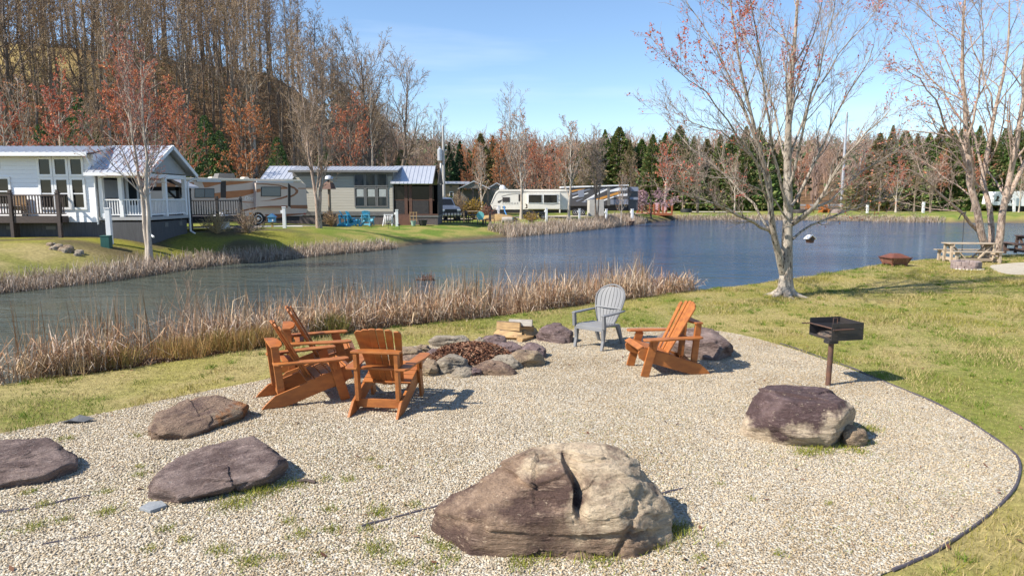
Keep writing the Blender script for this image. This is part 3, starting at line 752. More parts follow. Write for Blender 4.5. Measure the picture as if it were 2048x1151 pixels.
slab_at((1295, 697), (1470, 718), .75, .34, rk_slab, 17, 'weathered grey brown boulder behind the single orange chair', -.25, under=.3)
slab_at((1072, 678), (1148, 685), .45, .27, rk_purp, 23, 'low purple grey boulder beside the stacked firewood', -.15, 5)
s_ = [(898, 746, .50, .36, .31, rk_pale, 'tallest pale grey stone at the front of the fire ring'), (922, 755, .26, .22, .15, rk_pale, 'small broken grey stone at the foot of the tallest pale ring stone'),
      (952, 752, .20, .2, .16, rk_purp, 'small dark stone wedged in the front of the fire ring'), (984, 750, .62, .30, .22, rk_big, 'wide brown block in front of the fire ring'), (1012, 738, .48, .30, .24, rk_pale, 'flat-topped pale stone right behind the wide brown block'),
      (1050, 733, .52, .42, .31, rk_tan, 'large tan stone at the right end of the fire ring'), (1018, 712, .55, .4, .24, rk_purp, 'broad purple stone at the right rear of the fire ring'), (1064, 718, .40, .36, .25, rk_purp, 'rounded purple stone outermost on the right of the fire ring'),
      (990, 693, .40, .3, .24, rk_purp, 'dark purple stone at the back of the fire ring near the firewood'), (961, 692, .20, .18, .20, rk_pale, 'small pointed grey stone at the back of the fire ring'),
      (815, 716, .42, .3, .22, rk_tan, 'brown stone at the far left of the fire ring'), (844, 706, .26, .2, .18, rk_tan, 'small tan stone at the left rear of the fire ring'), (822, 738, .50, .34, .22, rk_big, 'broad mottled stone on the left behind the orange armrest'),
      (854, 752, .34, .26, .25, rk_tan, 'tan stone at the front left corner of the fire ring'), (866, 716, .28, .24, .17, rk_purp, 'small brown stone inside the left of the fire ring')]
for i, (u, v, w, d_, h, m_, lb) in enumerate(s_):
    q_ = G(u, v)
    ob = boulder('fire_ring_stone', (q_.x, q_.y + d_ * .35, -.02), random.Random(i).uniform(-.5, .5), slab_planes(w * .58, d_ * .55, h * .72, random.Random(i * 3).uniform(-.3, .1), 31 + i, .1), m_, 5, (0, 0, h * .42), 40, .026, 4.0, .008, 40 + i)
    tag(ob, lb, 'stone', 'stones of the fire ring')
slab_at((846, 692), (955, 690), .22, .17, rk_pale, 61, 'long weathered grey slab along the back of the fire ring', 0, 5, .1, 'stone', 'fire_ring_stone', 'stones of the fire ring', namp=.015, strata=.014)
# dead leaves heaped inside the ring
c0 = G(942, 722); k = 5200; rr = np.random.default_rng(5)
a = rr.uniform(0, 6.28, k); r_ = np.sqrt(rr.uniform(0, 1, k))
qx, qy = c0.x + .64 * r_ * np.cos(a), c0.y + .26 + .56 * r_ * np.sin(a)
qz = .02 + .17 * np.clip(1 - r_ ** 2.2, 0, 1) + rr.uniform(0, .03, k)
ax_ = rr.normal(0, 1, (k, 3)); ax_[:, 2] *= .5; ax_ /= np.linalg.norm(ax_, axis=1, keepdims=True); bx_ = np.cross(ax_, rr.normal(0, 1, (k, 3))); bx_ /= np.linalg.norm(bx_, axis=1, keepdims=True)
ctr = np.stack([qx, qy, qz], -1); la, lb_ = rr.uniform(.02, .05, (k, 1)), rr.uniform(.008, .018, (k, 1))
V_ = np.stack([ctr - ax_ * la, ctr + bx_ * lb_, ctr + ax_ * la, ctr - bx_ * lb_], 1).reshape(-1, 3)
lp = np.array([(.17, .078, .048), (.24, .12, .07), (.12, .065, .045), (.30, .18, .115), (.20, .09, .052)])
leaf_m = Mtint('dead_leaf_mat', .8, .2)
tag(npmesh('dead_leaves', V_, [np.arange(k * 4).reshape(k, 4)], leaf_m, None, False, np.repeat(lp[rr.integers(0, 5, k)] * rr.uniform(.7, 1.2, (k, 1)), 4, 0)), 'red brown dead leaves heaped in the fire ring', None, None, 'stuff')

# ------------------------------------------------------------------ firewood
bark_m = M('log_bark', (.17, .12, .085), (.28, .21, .16), 14, .9, .8, 30, .01)
split_m = M('split_wood', (.52, .34, .155), (.30, .18, .085), 6, .7, .3, 25, .004, stretch=(1, 6, 6))
greyw_m = M('grey_wood', (.48, .44, .38), (.34, .30, .26), 8, .8, .4, 30, .004, stretch=(1, 6, 6))
def log(loc, rz, roll, ln, r, label, top=False, pitch=0.0):
    root = empty('firewood_log', loc, rz, label, 'firewood', 'split logs of the firewood pile')
    mt = Matrix.Rotation(pitch, 4, 'Y') @ Matrix.Rotation(roll, 4, 'X')
    rg_ = random.Random(int(ln * 999 + roll * 77))
    arc = [(r * math.cos(t), r * math.sin(t)) for t in [math.radians(x) for x in (20, 45, 70, 95, 120, 150)]]
    tip = (rg_.uniform(-.02, .02), -r * rg_.uniform(.25, .5))
    sec = [tip] + arc
    mb = MB(); mb.prism(sec, -ln / 2, ln / 2, lambda a_, b_, c_: mt @ Vector((c_, a_, b_)))
    mb.build('split_face', greyw_m if top else split_m, root)
    mb = MB(); out = [(x * 1.1, y * 1.1) for x, y in arc]; inn = [(x * 1.003, y * 1.003) for x, y in arc]
    mb.prism(out + inn[::-1], -ln / 2 + .006, ln / 2 - .006, lambda a_, b_, c_: mt @ Vector((c_, a_, b_)))
    mb.build('bark', bark_m, root)
L0 = G(1032, 683)
for dx, dy, z_, rz, ro, ln, r, lb, tp in [(-.20, .05, .075, -.55, -1.9, .40, .10, 'lower split log at the left of the firewood pile', False), (.05, .12, .075, .35, -1.2, .36, .095, 'bottom log in the middle of the firewood pile', False), (.18, -.08, .065, .95, -2.1, .34, .085, 'front log pointing out of the firewood pile', False),
        (-.10, -.04, .075, -.2, -1.4, .40, .09, 'front bottom log of the firewood pile', False), (-.13, .02, .21, -.35, -.9, .42, .10, 'bark-backed log on the upper left of the firewood pile', False), (.15, .08, .20, .5, -2.2, .34, .085, 'split log in the middle right of the firewood pile', False), (.08, .04, .325, -.15, -2.5, .40, .09, 'grey weathered log on top of the firewood pile', True), (.27, .1, .08, .9, -1.5, .36, .09, 'log at the right end of the firewood pile', False)]:
    log((L0.x + dx, L0.y + .15 + dy, z_), rz, ro, ln, r, lb, tp)

# ------------------------------------------------------------------ orange adirondack chairs
orange_m = M('orange_paint', (.40, .142, .036), (.29, .098, .028), 6, .52, .45, 40, .003, stretch=(1, 1, 3), spec=.4)
def adirondack(loc, rz, label, mat=orange_m, name='adirondack_chair', grp='orange adirondack chairs', sc=1.0):
    root = empty(name, loc, rz, label, 'chair', grp); root.scale = (sc, sc, sc)
    zt = lambda y: .39 + (y - .40) * .30
    for s in (-1, 1):
        mb = MB(); x0, x1 = s * .262, s * .292
        mb.prism([(.36, .395), (.44, .385), (.475, .33), (.46, .255), (.40, .215), (-.30, 0), (-.575, 0), (-.53, .05), (-.42, .145)], x0, x1, lambda a_, b_, c_: (c_, a_, b_))
        mb.build('side_rail', mat, root, bevel=.004)
        MB().beam((s * .309, .385, 0), (s * .309, .25, .505), .032, .115, (0, 1, 0)).build('leg', mat, root, bevel=.004)
        mb = MB(); pl = [(.22, -.43), (.34, -.43), (.37, -.38), (.385, -.10), (.425, .15), (.43, .36), (.40, .42), (.33, .43), (.285, .40), (.275, .1), (.262, -.1)]
        mb.prism([(s * a_, b_) for a_, b_ in pl], .507, .531, lambda a_, b_, c_: (a_, b_, c_)); 
        mb.build('armrest', mat, root, bevel=.005)
        MB().prism([(.20, .50), (.30, .50), (.285, .40), (.255, .36)], s * .326, s * .35, lambda a_, b_, c_: (c_, a_, b_)).build('bracket', mat, root, bevel=.003)
        MB().beam((s * .236, -.345, .14), (s * .236, -.395, .70), .045, .085, (0, 1, 0)).build('upright', mat, root, bevel=.004)
    mb = MB()
    for i in range(6):
        y = .44 - i * .091
        mb.beam((-.292, y, zt(y) + .013 - (.02 if i == 0 else 0)), (.292, y, zt(y) + .013 - (.02 if i == 0 else 0)), .084, .022, (0, -.29 + (.8 if i == 0 else 0), 1))
    mb.build('seat', mat, root, bevel=.003)
    mb = MB(); ca, sa = math.cos(math.radians(28)), math.sin(math.radians(28))
    for i in range(6):
        k = i - 2.5; L_ = .835 - .010 * k * k; b0, b1 = k * .064, k * .093; w0, w1 = .029, .0425
        cv = .006 * k * k
        pts = [(b0 - w0, 0), (b0 + w0, 0), (b1 + w1, L_ - .012 * (k > 0) * abs(k)), (b1 + w1 * .3, L_ + .004), (b1 - w1 * .3, L_ + .004), (b1 - w1, L_ - .012 * (k < 0) * abs(k))]
        mb.prism(pts, -.011 + cv, .011 + cv, lambda a_, b_, c_: (a_, -.005 - b_ * sa + c_ * ca, .235 + b_ * ca + c_ * sa))
    mb.build('backrest', mat, root, bevel=.004)
    mb = MB(); mb.prism([(-.285, -.445), (.285, -.445), (.285, -.345), (.18, -.305), (0, -.288), (-.18, -.305), (-.285, -.345)], .70, .724, lambda a_, b_, c_: (a_, b_, c_)); mb.build('top_brace', mat, root, bevel=.004)
    mb = MB(); mb.prism([(-.285, -.325), (-.15, -.292), (.15, -.292), (.285, -.325), (.285, -.24), (.15, -.178), (-.15, -.178), (-.285, -.24)], .478, .505, lambda a_, b_, c_: (a_, b_, c_)); mb.build('middle_brace', mat, root, bevel=.004)
    MB().beam((-.262, -.335, .105), (.262, -.335, .105), .022, .10).build('bottom_brace', mat, root, bevel=.003)
    return root
def face(frm, to): d = to - frm; return math.atan2(d.y, d.x) - math.pi / 2
c1 = (G(734.1, 849.5) + G(784, 805.5)) / 2
cz = adirondack((-1.47, 7.86, .012), -.13, 'orange adirondack chair with its slatted back to the camera')
cz2 = adirondack((-2.50, 8.12, .012), -1.10, 'orange adirondack chair seen from its side, in front of another', grp='orange adirondack chairs')
cz3 = adirondack((-2.66, 9.16, .012), -1.26, 'orange adirondack chair half hidden behind another, nearest the reeds')
cz4 = adirondack((2.14, 9.42, .012), 1.72, 'lone orange adirondack chair beside the weathered boulder, facing left')
for o, n_ in ((cz, None),): pass

lr_ = np.random.default_rng(14); n_ = 900; q2 = np.c_[lr_.uniform(-6, 9, n_), lr_.uniform(3.7, 16, n_)]; q2 = q2[(pond_sd(q2[:, 0], q2[:, 1]) > 1.2) & (lr_.uniform(0, 1, n_) < .75)]; n_ = len(q2)
an = lr_.uniform(0, 6.28, n_); dx_ = np.c_[np.cos(an), np.sin(an), lr_.normal(0, .25, n_)]; dy_ = np.c_[-np.sin(an), np.cos(an), lr_.normal(0, .3, n_)]; ct_ = np.c_[q2, np.full(n_, .022)]; la_ = lr_.uniform(.014, .036, (n_, 1)); lw_ = la_ * lr_.uniform(.15, .55, (n_, 1))
V_ = np.stack([ct_ - dx_ * la_, ct_ + dy_ * lw_, ct_ + dx_ * la_, ct_ - dy_ * lw_], 1).reshape(-1, 3); V_[:, 2] = np.maximum(V_[:, 2], .013)
tag(npmesh('leaf_litter', V_, [np.arange(n_ * 4).reshape(n_, 4)], leaf_m, None, False, np.repeat(lp[lr_.integers(0, 5, n_)] * .8, 4, 0)), 'scattered dead leaves and bits of bark on gravel and lawn', None, None, 'stuff')

# ------------------------------------------------------------------ grey plastic chair
grey_m = M('grey_plastic', (.20, .20, .205), (.165, .168, .175), 4, .5, .08, 60, .002, spec=.4)
def plastic_chair(loc, rz, label):
    r = empty('plastic_chair', loc, rz, label, 'chair')
    ca, sa = math.cos(math.radians(20)), math.sin(math.radians(20))
    fr = lambda a_, b_, c_: (a_, -.22 - b_ * sa + c_ * ca - .5 * (a_ * a_) * -1.0, .33 + b_ * ca + c_ * sa)
    def wd(b): return .155 + .12 * math.sin(min(max((b - .02) / .46, 0), 1) * math.pi / 2) if b < .46 else .275 * math.sqrt(max(0, 1 - ((b - .46) / .215) ** 2)) 
    mb = MB(); n = 7; bs = [i * .64 / 24 for i in range(25)]
    for i in range(n):                                   # moulded slats, fanning upward, under one arched rim
        t0, t1 = -1 + 2 * (i + .06) / n, -1 + 2 * (i + 1 - .06) / n
        pl = [(t0 * wd(b) * .93, b) for b in bs if b < .67] ; pr = [(t1 * wd(b) * .93, b) for b in bs if b < .67]
        top = [(x, min(y, .655 - .9 * x * x * 1.9)) for x, y in pr + pl[::-1]]
        mb.prism(top, -.008, .008, fr)
    rim_o = [(-wd(b), b) for b in bs] + [(x, .46 + .215 * math.sqrt(max(0, 1 - (x / .275) ** 2))) for x in np.linspace(-.16, .16, 9)] + [(wd(b), b) for b in bs[::-1]]
    mb.tube([fr(x, y, 0) for x, y in rim_o], .015, 6)
    for b, h_ in ((.015, .05), (.29, .022)): mb.prism([(-wd(b), b - h_ / 2), (wd(b), b - h_ / 2), (wd(b), b + h_ / 2), (-wd(b), b + h_ / 2)], -.013, .011, fr)
    mb.build('backrest', grey_m, r)
    mb = MB(); mb.prism([(-.24, .355), (-.22, .325), (.20, .355), (.26, .335), (.275, .30), (.29, .30), (.28, .36), (.22, .385), (-.22, .36)], -.255, .255, lambda a_, b_, c_: (c_, a_, b_))
    for i in range(5): mb.box((-.22, -.16 + i * .075, .352 + .004 * i), (.22, -.11 + i * .075, .375 + .004 * i))
    mb.build('seat', grey_m, r, bevel=.004)
    for s in (-1, 1):
        MB().prism([(.20, .33), (.29, .33), (.275, .15), (.315, 0), (.275, 0), (.225, .17)], s * .235, s * .285, lambda a_, b_, c_: (c_, a_, b_)).build('leg', grey_m, r, bevel=.006)
        MB().prism([(-.16, .34), (-.27, .34), (-.33, .17), (-.39, 0), (-.35, 0), (-.26, .17)], s * .205, s * .25, lambda a_, b_, c_: (c_, a_, b_)).build('leg', grey_m, r, bevel=.006)
        mb = MB(); mb.prism([(.235, .34), (.30, .34), (.315, .55), (.26, .55)], s * .262, s * .31, lambda a_, b_, c_: (c_, a_, b_))
        mb.prism([(s * .245, -.36), (s * .29, -.36), (s * .325, -.1), (s * .335, .25), (s * .315, .32), (s * .25, .32), (s * .24, .2), (s * .25, -.1)], .548, .572, lambda a_, b_, c_: (a_, b_, c_))
        mb.build('armrest', grey_m, r, bevel=.006)
    return r
plastic_chair((1.42, 11.02, .012), 2.43, 'grey moulded plastic adirondack chair facing the fire ring')

# ------------------------------------------------------------------ pedestal grill
iron_m = M('black_iron', (.035, .035, .038), (.055, .045, .042), 7, .55, .3, 40, .004, metal=.3)
rust_m = M('rusty_steel', (.16, .075, .045), (.08, .05, .042), 9, .75, .4, 40, .004, metal=.2)
ash_m = M('charred_ash', (.16, .11, .08), (.05, .045, .04), 20, .95, .8, 30, .02)
gl = empty('pedestal_grill', G(1655.7, 771), .20, 'black iron park grill on a rusty post at the gravel edge', 'grill')
MB().tube([(0, 0, -.05), (0.012, 0, .58)], .033, 14).build('post', rust_m, gl, True)
MB().box((-.06, -.05, .565), (.075, .06, .607)).build('bracket', iron_m, gl, bevel=.004)
b0 = Vector((-.05, -.08, .61))
mb = MB(); t_ = .008; S_, H_ = .46, .225
mb.box((b0.x, b0.y, b0.z), (b0.x + S_, b0.y + S_, b0.z + t_))
mb.box((b0.x, b0.y, b0.z + t_), (b0.x + S_, b0.y + t_, b0.z + H_)); mb.box((b0.x, b0.y + S_ - t_, b0.z + t_), (b0.x + S_, b0.y + S_, b0.z + H_ + .004)); mb.box((b0.x + S_ - t_, b0.y + t_, b0.z + t_), (b0.x + S_, b0.y + S_ - t_, b0.z + H_ - .002))
mb.box((b0.x, b0.y + t_, b0.z + t_), (b0.x + t_, b0.y + S_ - t_, b0.z + .03))
for i in range(4): mb.box((b0.x + .05, b0.y - .006, b0.z + .05 + i * .045), (b0.x + .085, b0.y + .012, b0.z + .062 + i * .045))
mb.build('firebox', iron_m, gl)
mb = MB()
for i in range(12): mb.tube([b0 + Vector((.01, .02 + i * .038, .15)), b0 + Vector((S_ - .03, .02 + i * .038, .15))], .005, 5)
for x in (.02, .42): mb.tube([b0 + Vector((x, -.02, .15)), b0 + Vector((x, S_ + .02, .15))], .007, 6)
mb.build('grate', iron_m, gl)
mb = MB(); mb.tube([b0 + Vector((.01, -.012, .145)), b0 + Vector((.12, -.02, .150)), b0 + Vector((.30, -.022, .152))], .009, 6); mb.tube([b0 + Vector((-.01, S_ + .01, .15)), b0 + Vector((-.10, S_ + .02, .155))], .009, 6)
mb.tube([b0 + Vector((.02, .0, .16)), b0 + Vector((-.012, .2, .165)), b0 + Vector((-.012, S_, .16))], .008, 6)
mb.tube([b0 + Vector((.20, .25, .15)), b0 + Vector((.20, .25, .25)), b0 + Vector((.26, .25, .25)), b0 + Vector((.26, .25, .15))], .006, 6)
mb.build('handle', rust_m, gl)
d, f = ico(4); P_ = d * np.array([.2, .2, .05]) * (1 + .5 * (fbm(d * 4, 3, 3)[:, None] - .5)) + np.array([b0.x + .22, b0.y + .23, b0.z + .02])
npmesh('ash', P_, [f], ash_m, gl, True)

# ------------------------------------------------------------------ edging strips, scraps
edge_m = M('black_plastic_edging', (.055, .045, .055), (.09, .075, .085), 10, .6)
def edging(px, h, label, z=0.0, th=.018):
    pts = [G(u, v) for u, v in px]; mb = MB()
    fine = []
    for i in range(len(pts) - 1):
        for t in np.linspace(0, 1, 8)[:-1]:
            p0, p1, p2, p3_ = pts[max(i - 1, 0)], pts[i], pts[i + 1], pts[min(i + 2, len(pts) - 1)]
            fine.append(.5 * ((2 * p1) + (p2 - p0) * t + (2 * p0 - 5 * p1 + 4 * p2 - p3_) * t * t + (3 * p1 - p0 - 3 * p2 + p3_) * t ** 3))
    fine.append(pts[-1])
    for i, q in enumerate(fine): q.z = h * (.55 + .45 * math.sin(i * .7) * math.sin(i * .23 + 1)) 
    mb.tube(fine, th, 6)
    return tag(mb.build('edging_strip', edge_m, None, True), label, 'edging', 'black edging strips')
edging([(1560, 687), (1650, 717), (1700, 735), (1750, 756), (1850, 797), (1930, 838), (1990, 878), (2030, 908), (2040, 930), (2038, 955), (2022, 987), (1965, 1040), (1885, 1095), (1830, 1122), (1785, 1142)], .012, 'long curved black edging strip between gravel and lawn', 0, .0125)
edging([(-30, 1030), (60, 1018), (120, 1005), (180, 992)], .012, 'black edging strip sunk in the gravel below the dark slab', 0, .014)
edging([(85, 1090), (140, 1080), (200, 1072)], .008, 'short buried edging strip lowest on the left', 0, .010)
edging([(724, 1054), (790, 1036), (880, 1012)], .012, 'edging strip sticking out left of the largest boulder', 0, .013)
edging([(1320, 990), (1366, 977)], .012, 'edging strip sticking out right of the largest boulder', 0, .012)
cloth_m = M('landscape_fabric', (.05, .055, .065), (.10, .105, .115), 12, .8)
slate_m = M('slate_chip', (.20, .22, .24), (.28, .29, .30), 12, .7, .4)
q_ = G(148, 846); mb = MB(); mb.add([(q_.x - .12, q_.y - .03, .02), (q_.x - .02, q_.y - .06, .05), (q_.x + .12, q_.y - .02, .02), (q_.x + .2, q_.y + .05, .04), (q_.x + .02, q_.y + .08, .07), (q_.x - .08, q_.y + .06, .02), (q_.x + .03, q_.y + .01, .012)], [(0, 1, 6), (1, 2, 6), (2, 3, 6), (3, 4, 6), (4, 5, 6), (5, 0, 6)])
o = mb.build('fabric_scrap', cloth_m); s_o = o.modifiers.new('thick', 'SOLIDIFY'); s_o.thickness = .006; tag(o, 'torn scrap of dark landscape fabric at the gravel edge', 'fabric scrap')
q_ = G(308, 1018); mb = MB(); mb.prism([(q_.x - .10, q_.y - .03), (q_.x + .02, q_.y - .09), (q_.x + .10, q_.y + .01), (q_.x + .02, q_.y + .09), (q_.x - .07, q_.y + .07)], .006, .035, lambda a_, b_, c_: (a_, b_, c_)); tag(mb.build('slate_chip', slate_m, bevel=.004), 'blue grey slate chip at the end of the long purple slab', 'stone chip')
twig_m = M('dark_twig', (.09, .06, .05), (.05, .035, .03), 10, .8)
for pp, lb in (((595, 966), 'dark broken stick right of the long purple slab'),):
    q_ = G(*pp); mb = MB().tube([q_ + Vector((0, 0, .02)), q_ + Vector((.08, .0, .03)), q_ + Vector((.16, -.02, .02))], .014, 6); tag(mb.build('stick', twig_m), lb, 'stick')
for pp in ((1025, 756), (1290, 620)): pass

# ------------------------------------------------------------------ fire bowl, fire ring of blocks, picnic tables by the far right lawn
rustp_m = M('rust_paint', (.21, .075, .045), (.14, .055, .04), 8, .6, .2, 40, .004, metal=.2)
q_ = G(1789, 533); fb = empty('fire_pit', (q_.x * (1 + .35 / q_.y), q_.y + .35, Hgt(q_.x, q_.y + .35)), .12, 'rusty square fire pit with lattice sides and a pyramid lid', 'fire pit')
def frustum(mb, h0, a0, h1, a1):
    mb.add([(-a0, -a0, h0), (a0, -a0, h0), (a0, a0, h0), (-a0, a0, h0), (-a1, -a1, h1), (a1, -a1, h1), (a1, a1, h1), (-a1, a1, h1)], [(0, 3, 2, 1), (4, 5, 6, 7), (0, 1, 5, 4), (1, 2, 6, 5), (2, 3, 7, 6), (3, 0, 4, 7)]); return mb
frustum(MB(), .10, .36, .34, .47).build('bowl', M('bowl_ochre', (.40, .24, .15), (.30, .17, .11), 6, .7), fb); fb.scale = (.74, .74, .84)
mb = MB()
for r_ in range(4):
    M4 = Matrix.Rotation(r_ * math.pi / 2, 4, 'Z')
    for i in range(9):
        for sg in (-1, 1):
            x0, x1 = -.34 + i * .085, -.34 + i * .085 + sg * .17
            if abs(x1) > .43: continue
            mb.beam(M4 @ Vector((x0, -.372, .12)), M4 @ Vector((x1, -.470, .33)), .014, .02)
    mb.beam(M4 @ Vector((-.38, -.373, .11)), M4 @ Vector((.38, -.373, .11)), .03, .03); mb.beam(M4 @ Vector((-.37, -.37, .10)), M4 @ Vector((-.485, -.485, .345)), .05, .05)
    mb.beam(M4 @ Vector((-.52, -.49, .355)), M4 @ Vector((.52, -.49, .355)), .08, .03)
mb.build('lattice_frame', rustp_m, fb)
for sx in (-1, 1):
    for sy in (-1, 1): MB().box((sx * .33 - .05, sy * .33 - .05, -.05), (sx * .33 + .05, sy * .33 + .05, .105)).build('foot', rustp_m, fb)
mb = MB(); frustum(mb, .372, .46, .52, .17); mb.build('lid', rustp_m, fb)
blk_m = M('fire_block', (.30, .235, .215), (.22, .165, .155), 7, .9, .5, 30, .01)
q_ = G(1931, 541); rr_ = random.Random(4); fr_ = empty('block_fire_ring', (q_.x * (1 + .5 / q_.y), q_.y + .5, Hgt(q_.x, q_.y + .5)), 0, 'round fire ring of grey brown blocks in front of the picnic table', 'fire ring')
for ly in range(2):
    mb = MB(); n = 14
    for i in range(n):
        a0, a1 = (i + .03 + ly * .5) * 2 * math.pi / n, (i + .97 + ly * .5) * 2 * math.pi / n
        if ly == 1 and i in (9, 12): continue
        R0, R1 = .36, .555 + rr_.uniform(-.012, .012)
        mb.prism([(R0 * math.cos(a0), R0 * math.sin(a0)), (R1 * math.cos(a0), R1 * math.sin(a0)), (R1 * math.cos((a0 + a1) / 2) * 1.015, R1 * math.sin((a0 + a1) / 2) * 1.015), (R1 * math.cos(a1), R1 * math.sin(a1)), (R0 * math.cos(a1), R0 * math.sin(a1))], -.05 + ly * .19, .135 + ly * .17, lambda a_, b_, c_: (a_, b_, c_))
    mb.build('block_course', blk_m, fr_, bevel=.01)
fr_.scale = (.80, .80, .9); mb = MB(); mb.lathe([(.36, .02), (.2, .05), (.01, .06)], 14); mb.build('ash', ash_m, fr_, True)
cob_m = M('white_cobble', (.62, .58, .52), (.48, .44, .38), 9, .8)
for k_ in range(11):
    a_ = -2.7 + k_ * .22; P_ = ico(2)[0] * np.array([.06, .05, .04])
    ob = npmesh('cobble', P_, [ico(2)[1]], cob_m, fr_, True); ob.location = (.62 * math.cos(a_), .60 * math.sin(a_), .015); ob.rotation_euler = (0, 0, a_ * 3)
tbl_m = M('weathered_table_wood', (.47, .38, .28), (.36, .28, .20), 4, .85, .3, 30, .004, stretch=(1, 8, 8))
dtbl_m = M('dark_table_wood', (.16, .10, .075), (.11, .07, .055), 4, .85, .3, 30, .004, stretch=(1, 8, 8))
def zgl(x, y): return float(Hgt(np.array([x]), np.array([y]))[0])
def picnic(loc, rz, label, mat, ln=2.2):
    t = empty('picnic_table', loc, rz, label, 'picnic table')
    mb = MB(); h_ = ln / 2
    for i in range(5): mb.box((-h_, -.36 + i * .146, .735), (h_, -.36 + i * .146 + .138, .775))
    mb.build('table_top', mat, t, bevel=.004)
    for s in (-1, 1):
        mb = MB()
        for i in range(2): mb.box((-h_ - .06, s * .72 - .14 + i * .145, .43), (h_ - .06 if s < 0 else h_, s * .72 - .14 + i * .145 + .138, .47))
        mb.build('bench_seat', mat, t, bevel=.004)
    for sx in (-1, 1):
        x = sx * (h_ - .14)
        for s in (-1, 1):
            MB().beam((x, s * .72, -.05), (x, s * .72, .428), .10, .12, (0, 1, 0)).build('leg', mat, t, bevel=.004)
            MB().beam((x, s * .30, -.02), (x, s * .26, .733), .09, .11, (0, 1, 0)).build('leg', mat, t, bevel=.004)
        mb = MB(); mb.beam((x - sx * .07, -.80, .375), (x - sx * .07, .80, .375), .045, .10); mb.beam((x - sx * .07, -.36, .68), (x - sx * .07, .36, .68), .045, .10)
        mb.beam((x - sx * .07, -.74, .13), (x - sx * .07, .74, .13), .045, .12)
        mb.build('cross_rail', mat, t)
        mb = MB(); mb.beam((x - sx * .05, -.2, .70), (sx * .25, -.25, .10), .05, .09, (0, 1, 0)); mb.beam((x - sx * .05, .2, .70), (sx * .25, .25, .10), .05, .09, (0, 1, 0)); mb.build('brace', mat, t)
    MB().box((-h_ + .2, -.30, .05), (h_ - .2, -.25, .16)).build('stretcher', mat, t)
    MB().box((-h_ + .2, .25, .05), (h_ - .2, .30, .16)).build('stretcher', mat, t)
    return t
q_ = G(1936, 526); ptb = picnic((q_.x * (1 + .55 / q_.y), q_.y + .55, zgl(q_.x, q_.y + .5)), -.05, 'pale weathered wooden picnic table behind the block fire ring', tbl_m)
ptb.scale = (.80, .80, .92)
q_ = G(2072, 508); picnic((q_.x + .15, q_.y + .3, zgl(q_.x, q_.y)), 1.35, 'dark brown picnic table at the edge of the picture', dtbl_m)
# ------------------------------------------------------------------ materials for the built things
def lettering(text, size, mat, parent, loc, shear=0.0, space=1.0):
    cu = bpy.data.curves.new('lettering_curve', 'FONT'); cu.body = text; cu.size = size; cu.extrude = .003; cu.shear = shear; cu.space_character = space
    tmp = bpy.data.objects.new('lettering_curve', cu); COL.objects.link(tmp); bpy.context.view_layer.update()
    me = bpy.data.meshes.new_from_object(tmp.evaluated_get(bpy.context.evaluated_depsgraph_get())); bpy.data.objects.remove(tmp)
    me.materials.clear(); me.materials.append(mat); o = bpy.data.objects.new('lettering', me); link(o, parent); o.location = loc; o.rotation_euler = (math.pi / 2, 0, 0); return o
def Mlap(name, c, c2, pitch=.19, rough=.6):
    """lap siding: each board leans out a little, so the sun draws its lower edge"""
    m, nt, b = _nt(name)
    t = nt.nodes.new('ShaderNodeNewGeometry'); sx = nt.nodes.new('ShaderNodeSeparateXYZ'); nt.links.new(t.outputs['Position'], sx.inputs[0])
    dv = _node(nt, 'ShaderNodeMath', operation='DIVIDE'); dv.inputs[1].default_value = pitch; nt.links.new(sx.outputs['Z'], dv.inputs[0])
    fr = _node(nt, 'ShaderNodeMath', operation='FRACT'); nt.links.new(dv.outputs[0], fr.inputs[0])
    v = _coord(nt, (.6, .6, 8), True)
    nt.links.new(_mix(nt, _range(nt, _noise(nt, v, 2, 4), .35, .65), c, c2), b.inputs['Base Color'])
    b.inputs['Roughness'].default_value = rough
    iv = _node(nt, 'ShaderNodeMath', operation='SUBTRACT'); iv.inputs[0].default_value = 1; nt.links.new(fr.outputs[0], iv.inputs[1])
    _bump(nt, b, iv.outputs[0], 1.0, .035)
    return m
white_m = M('white_trim', (.84, .84, .84), (.79, .79, .81), 3, .5)
wlap_m = Mlap('white_lap', (.84, .84, .86), (.80, .80, .83))
glap_m = Mlap('grey_green_lap', (.38, .35, .29), (.34, .315, .26), .21)
greytrim_m = M('grey_trim', (.16, .155, .15), (.13, .125, .12), 3, .6)
skirt_m = M('dark_skirting', (.085, .085, .092), (.06, .06, .066), 3, .8, .2, 20, stretch=(6, 6, .6))
skirtw_m = M('brown_skirting', (.13, .11, .11), (.10, .075, .07), 3, .8, .3, 20, stretch=(6, 6, .6))
roof_m = M('metal_roof', (.62, .64, .68), (.56, .58, .63), 2, .32, metal=.45)
gwall_m = M('porch_grey', (.40, .40, .40), (.36, .36, .37), 4, .7)
dwood_m = M('dark_deck_wood', (.085, .062, .055), (.06, .045, .042), 5, .75, .3, 30, .004, stretch=(1, 1, 6))
bwood_m = M('black_deck_wood', (.030, .027, .028), (.045, .038, .036), 5, .7, .2, 30, .004)
brownp_m = M('brown_post_wood', (.13, .062, .04), (.095, .045, .032), 5, .7)
glass_m = Mglass('window_glass'); glassd_m = Mglass('window_glass_dark', (.012, .013, .014), .04)
blind_m = M('pale_blind', (.40, .42, .40), (.34, .36, .35), 5, .8)
screen_m = M('insect_screen', (.028, .027, .027), (.04, .036, .034), 4, .85)
rubber_m = M('tyre_rubber', (.022, .022, .023), (.03, .03, .03), 12, .85)
chrome_m = M('bright_wheel', (.55, .55, .56), (.48, .48, .5), 5, .3, metal=.7)
concrete_m = M('concrete', (.47, .45, .41), (.40, .38, .35), 2.5, .9, .3, 40, .004)
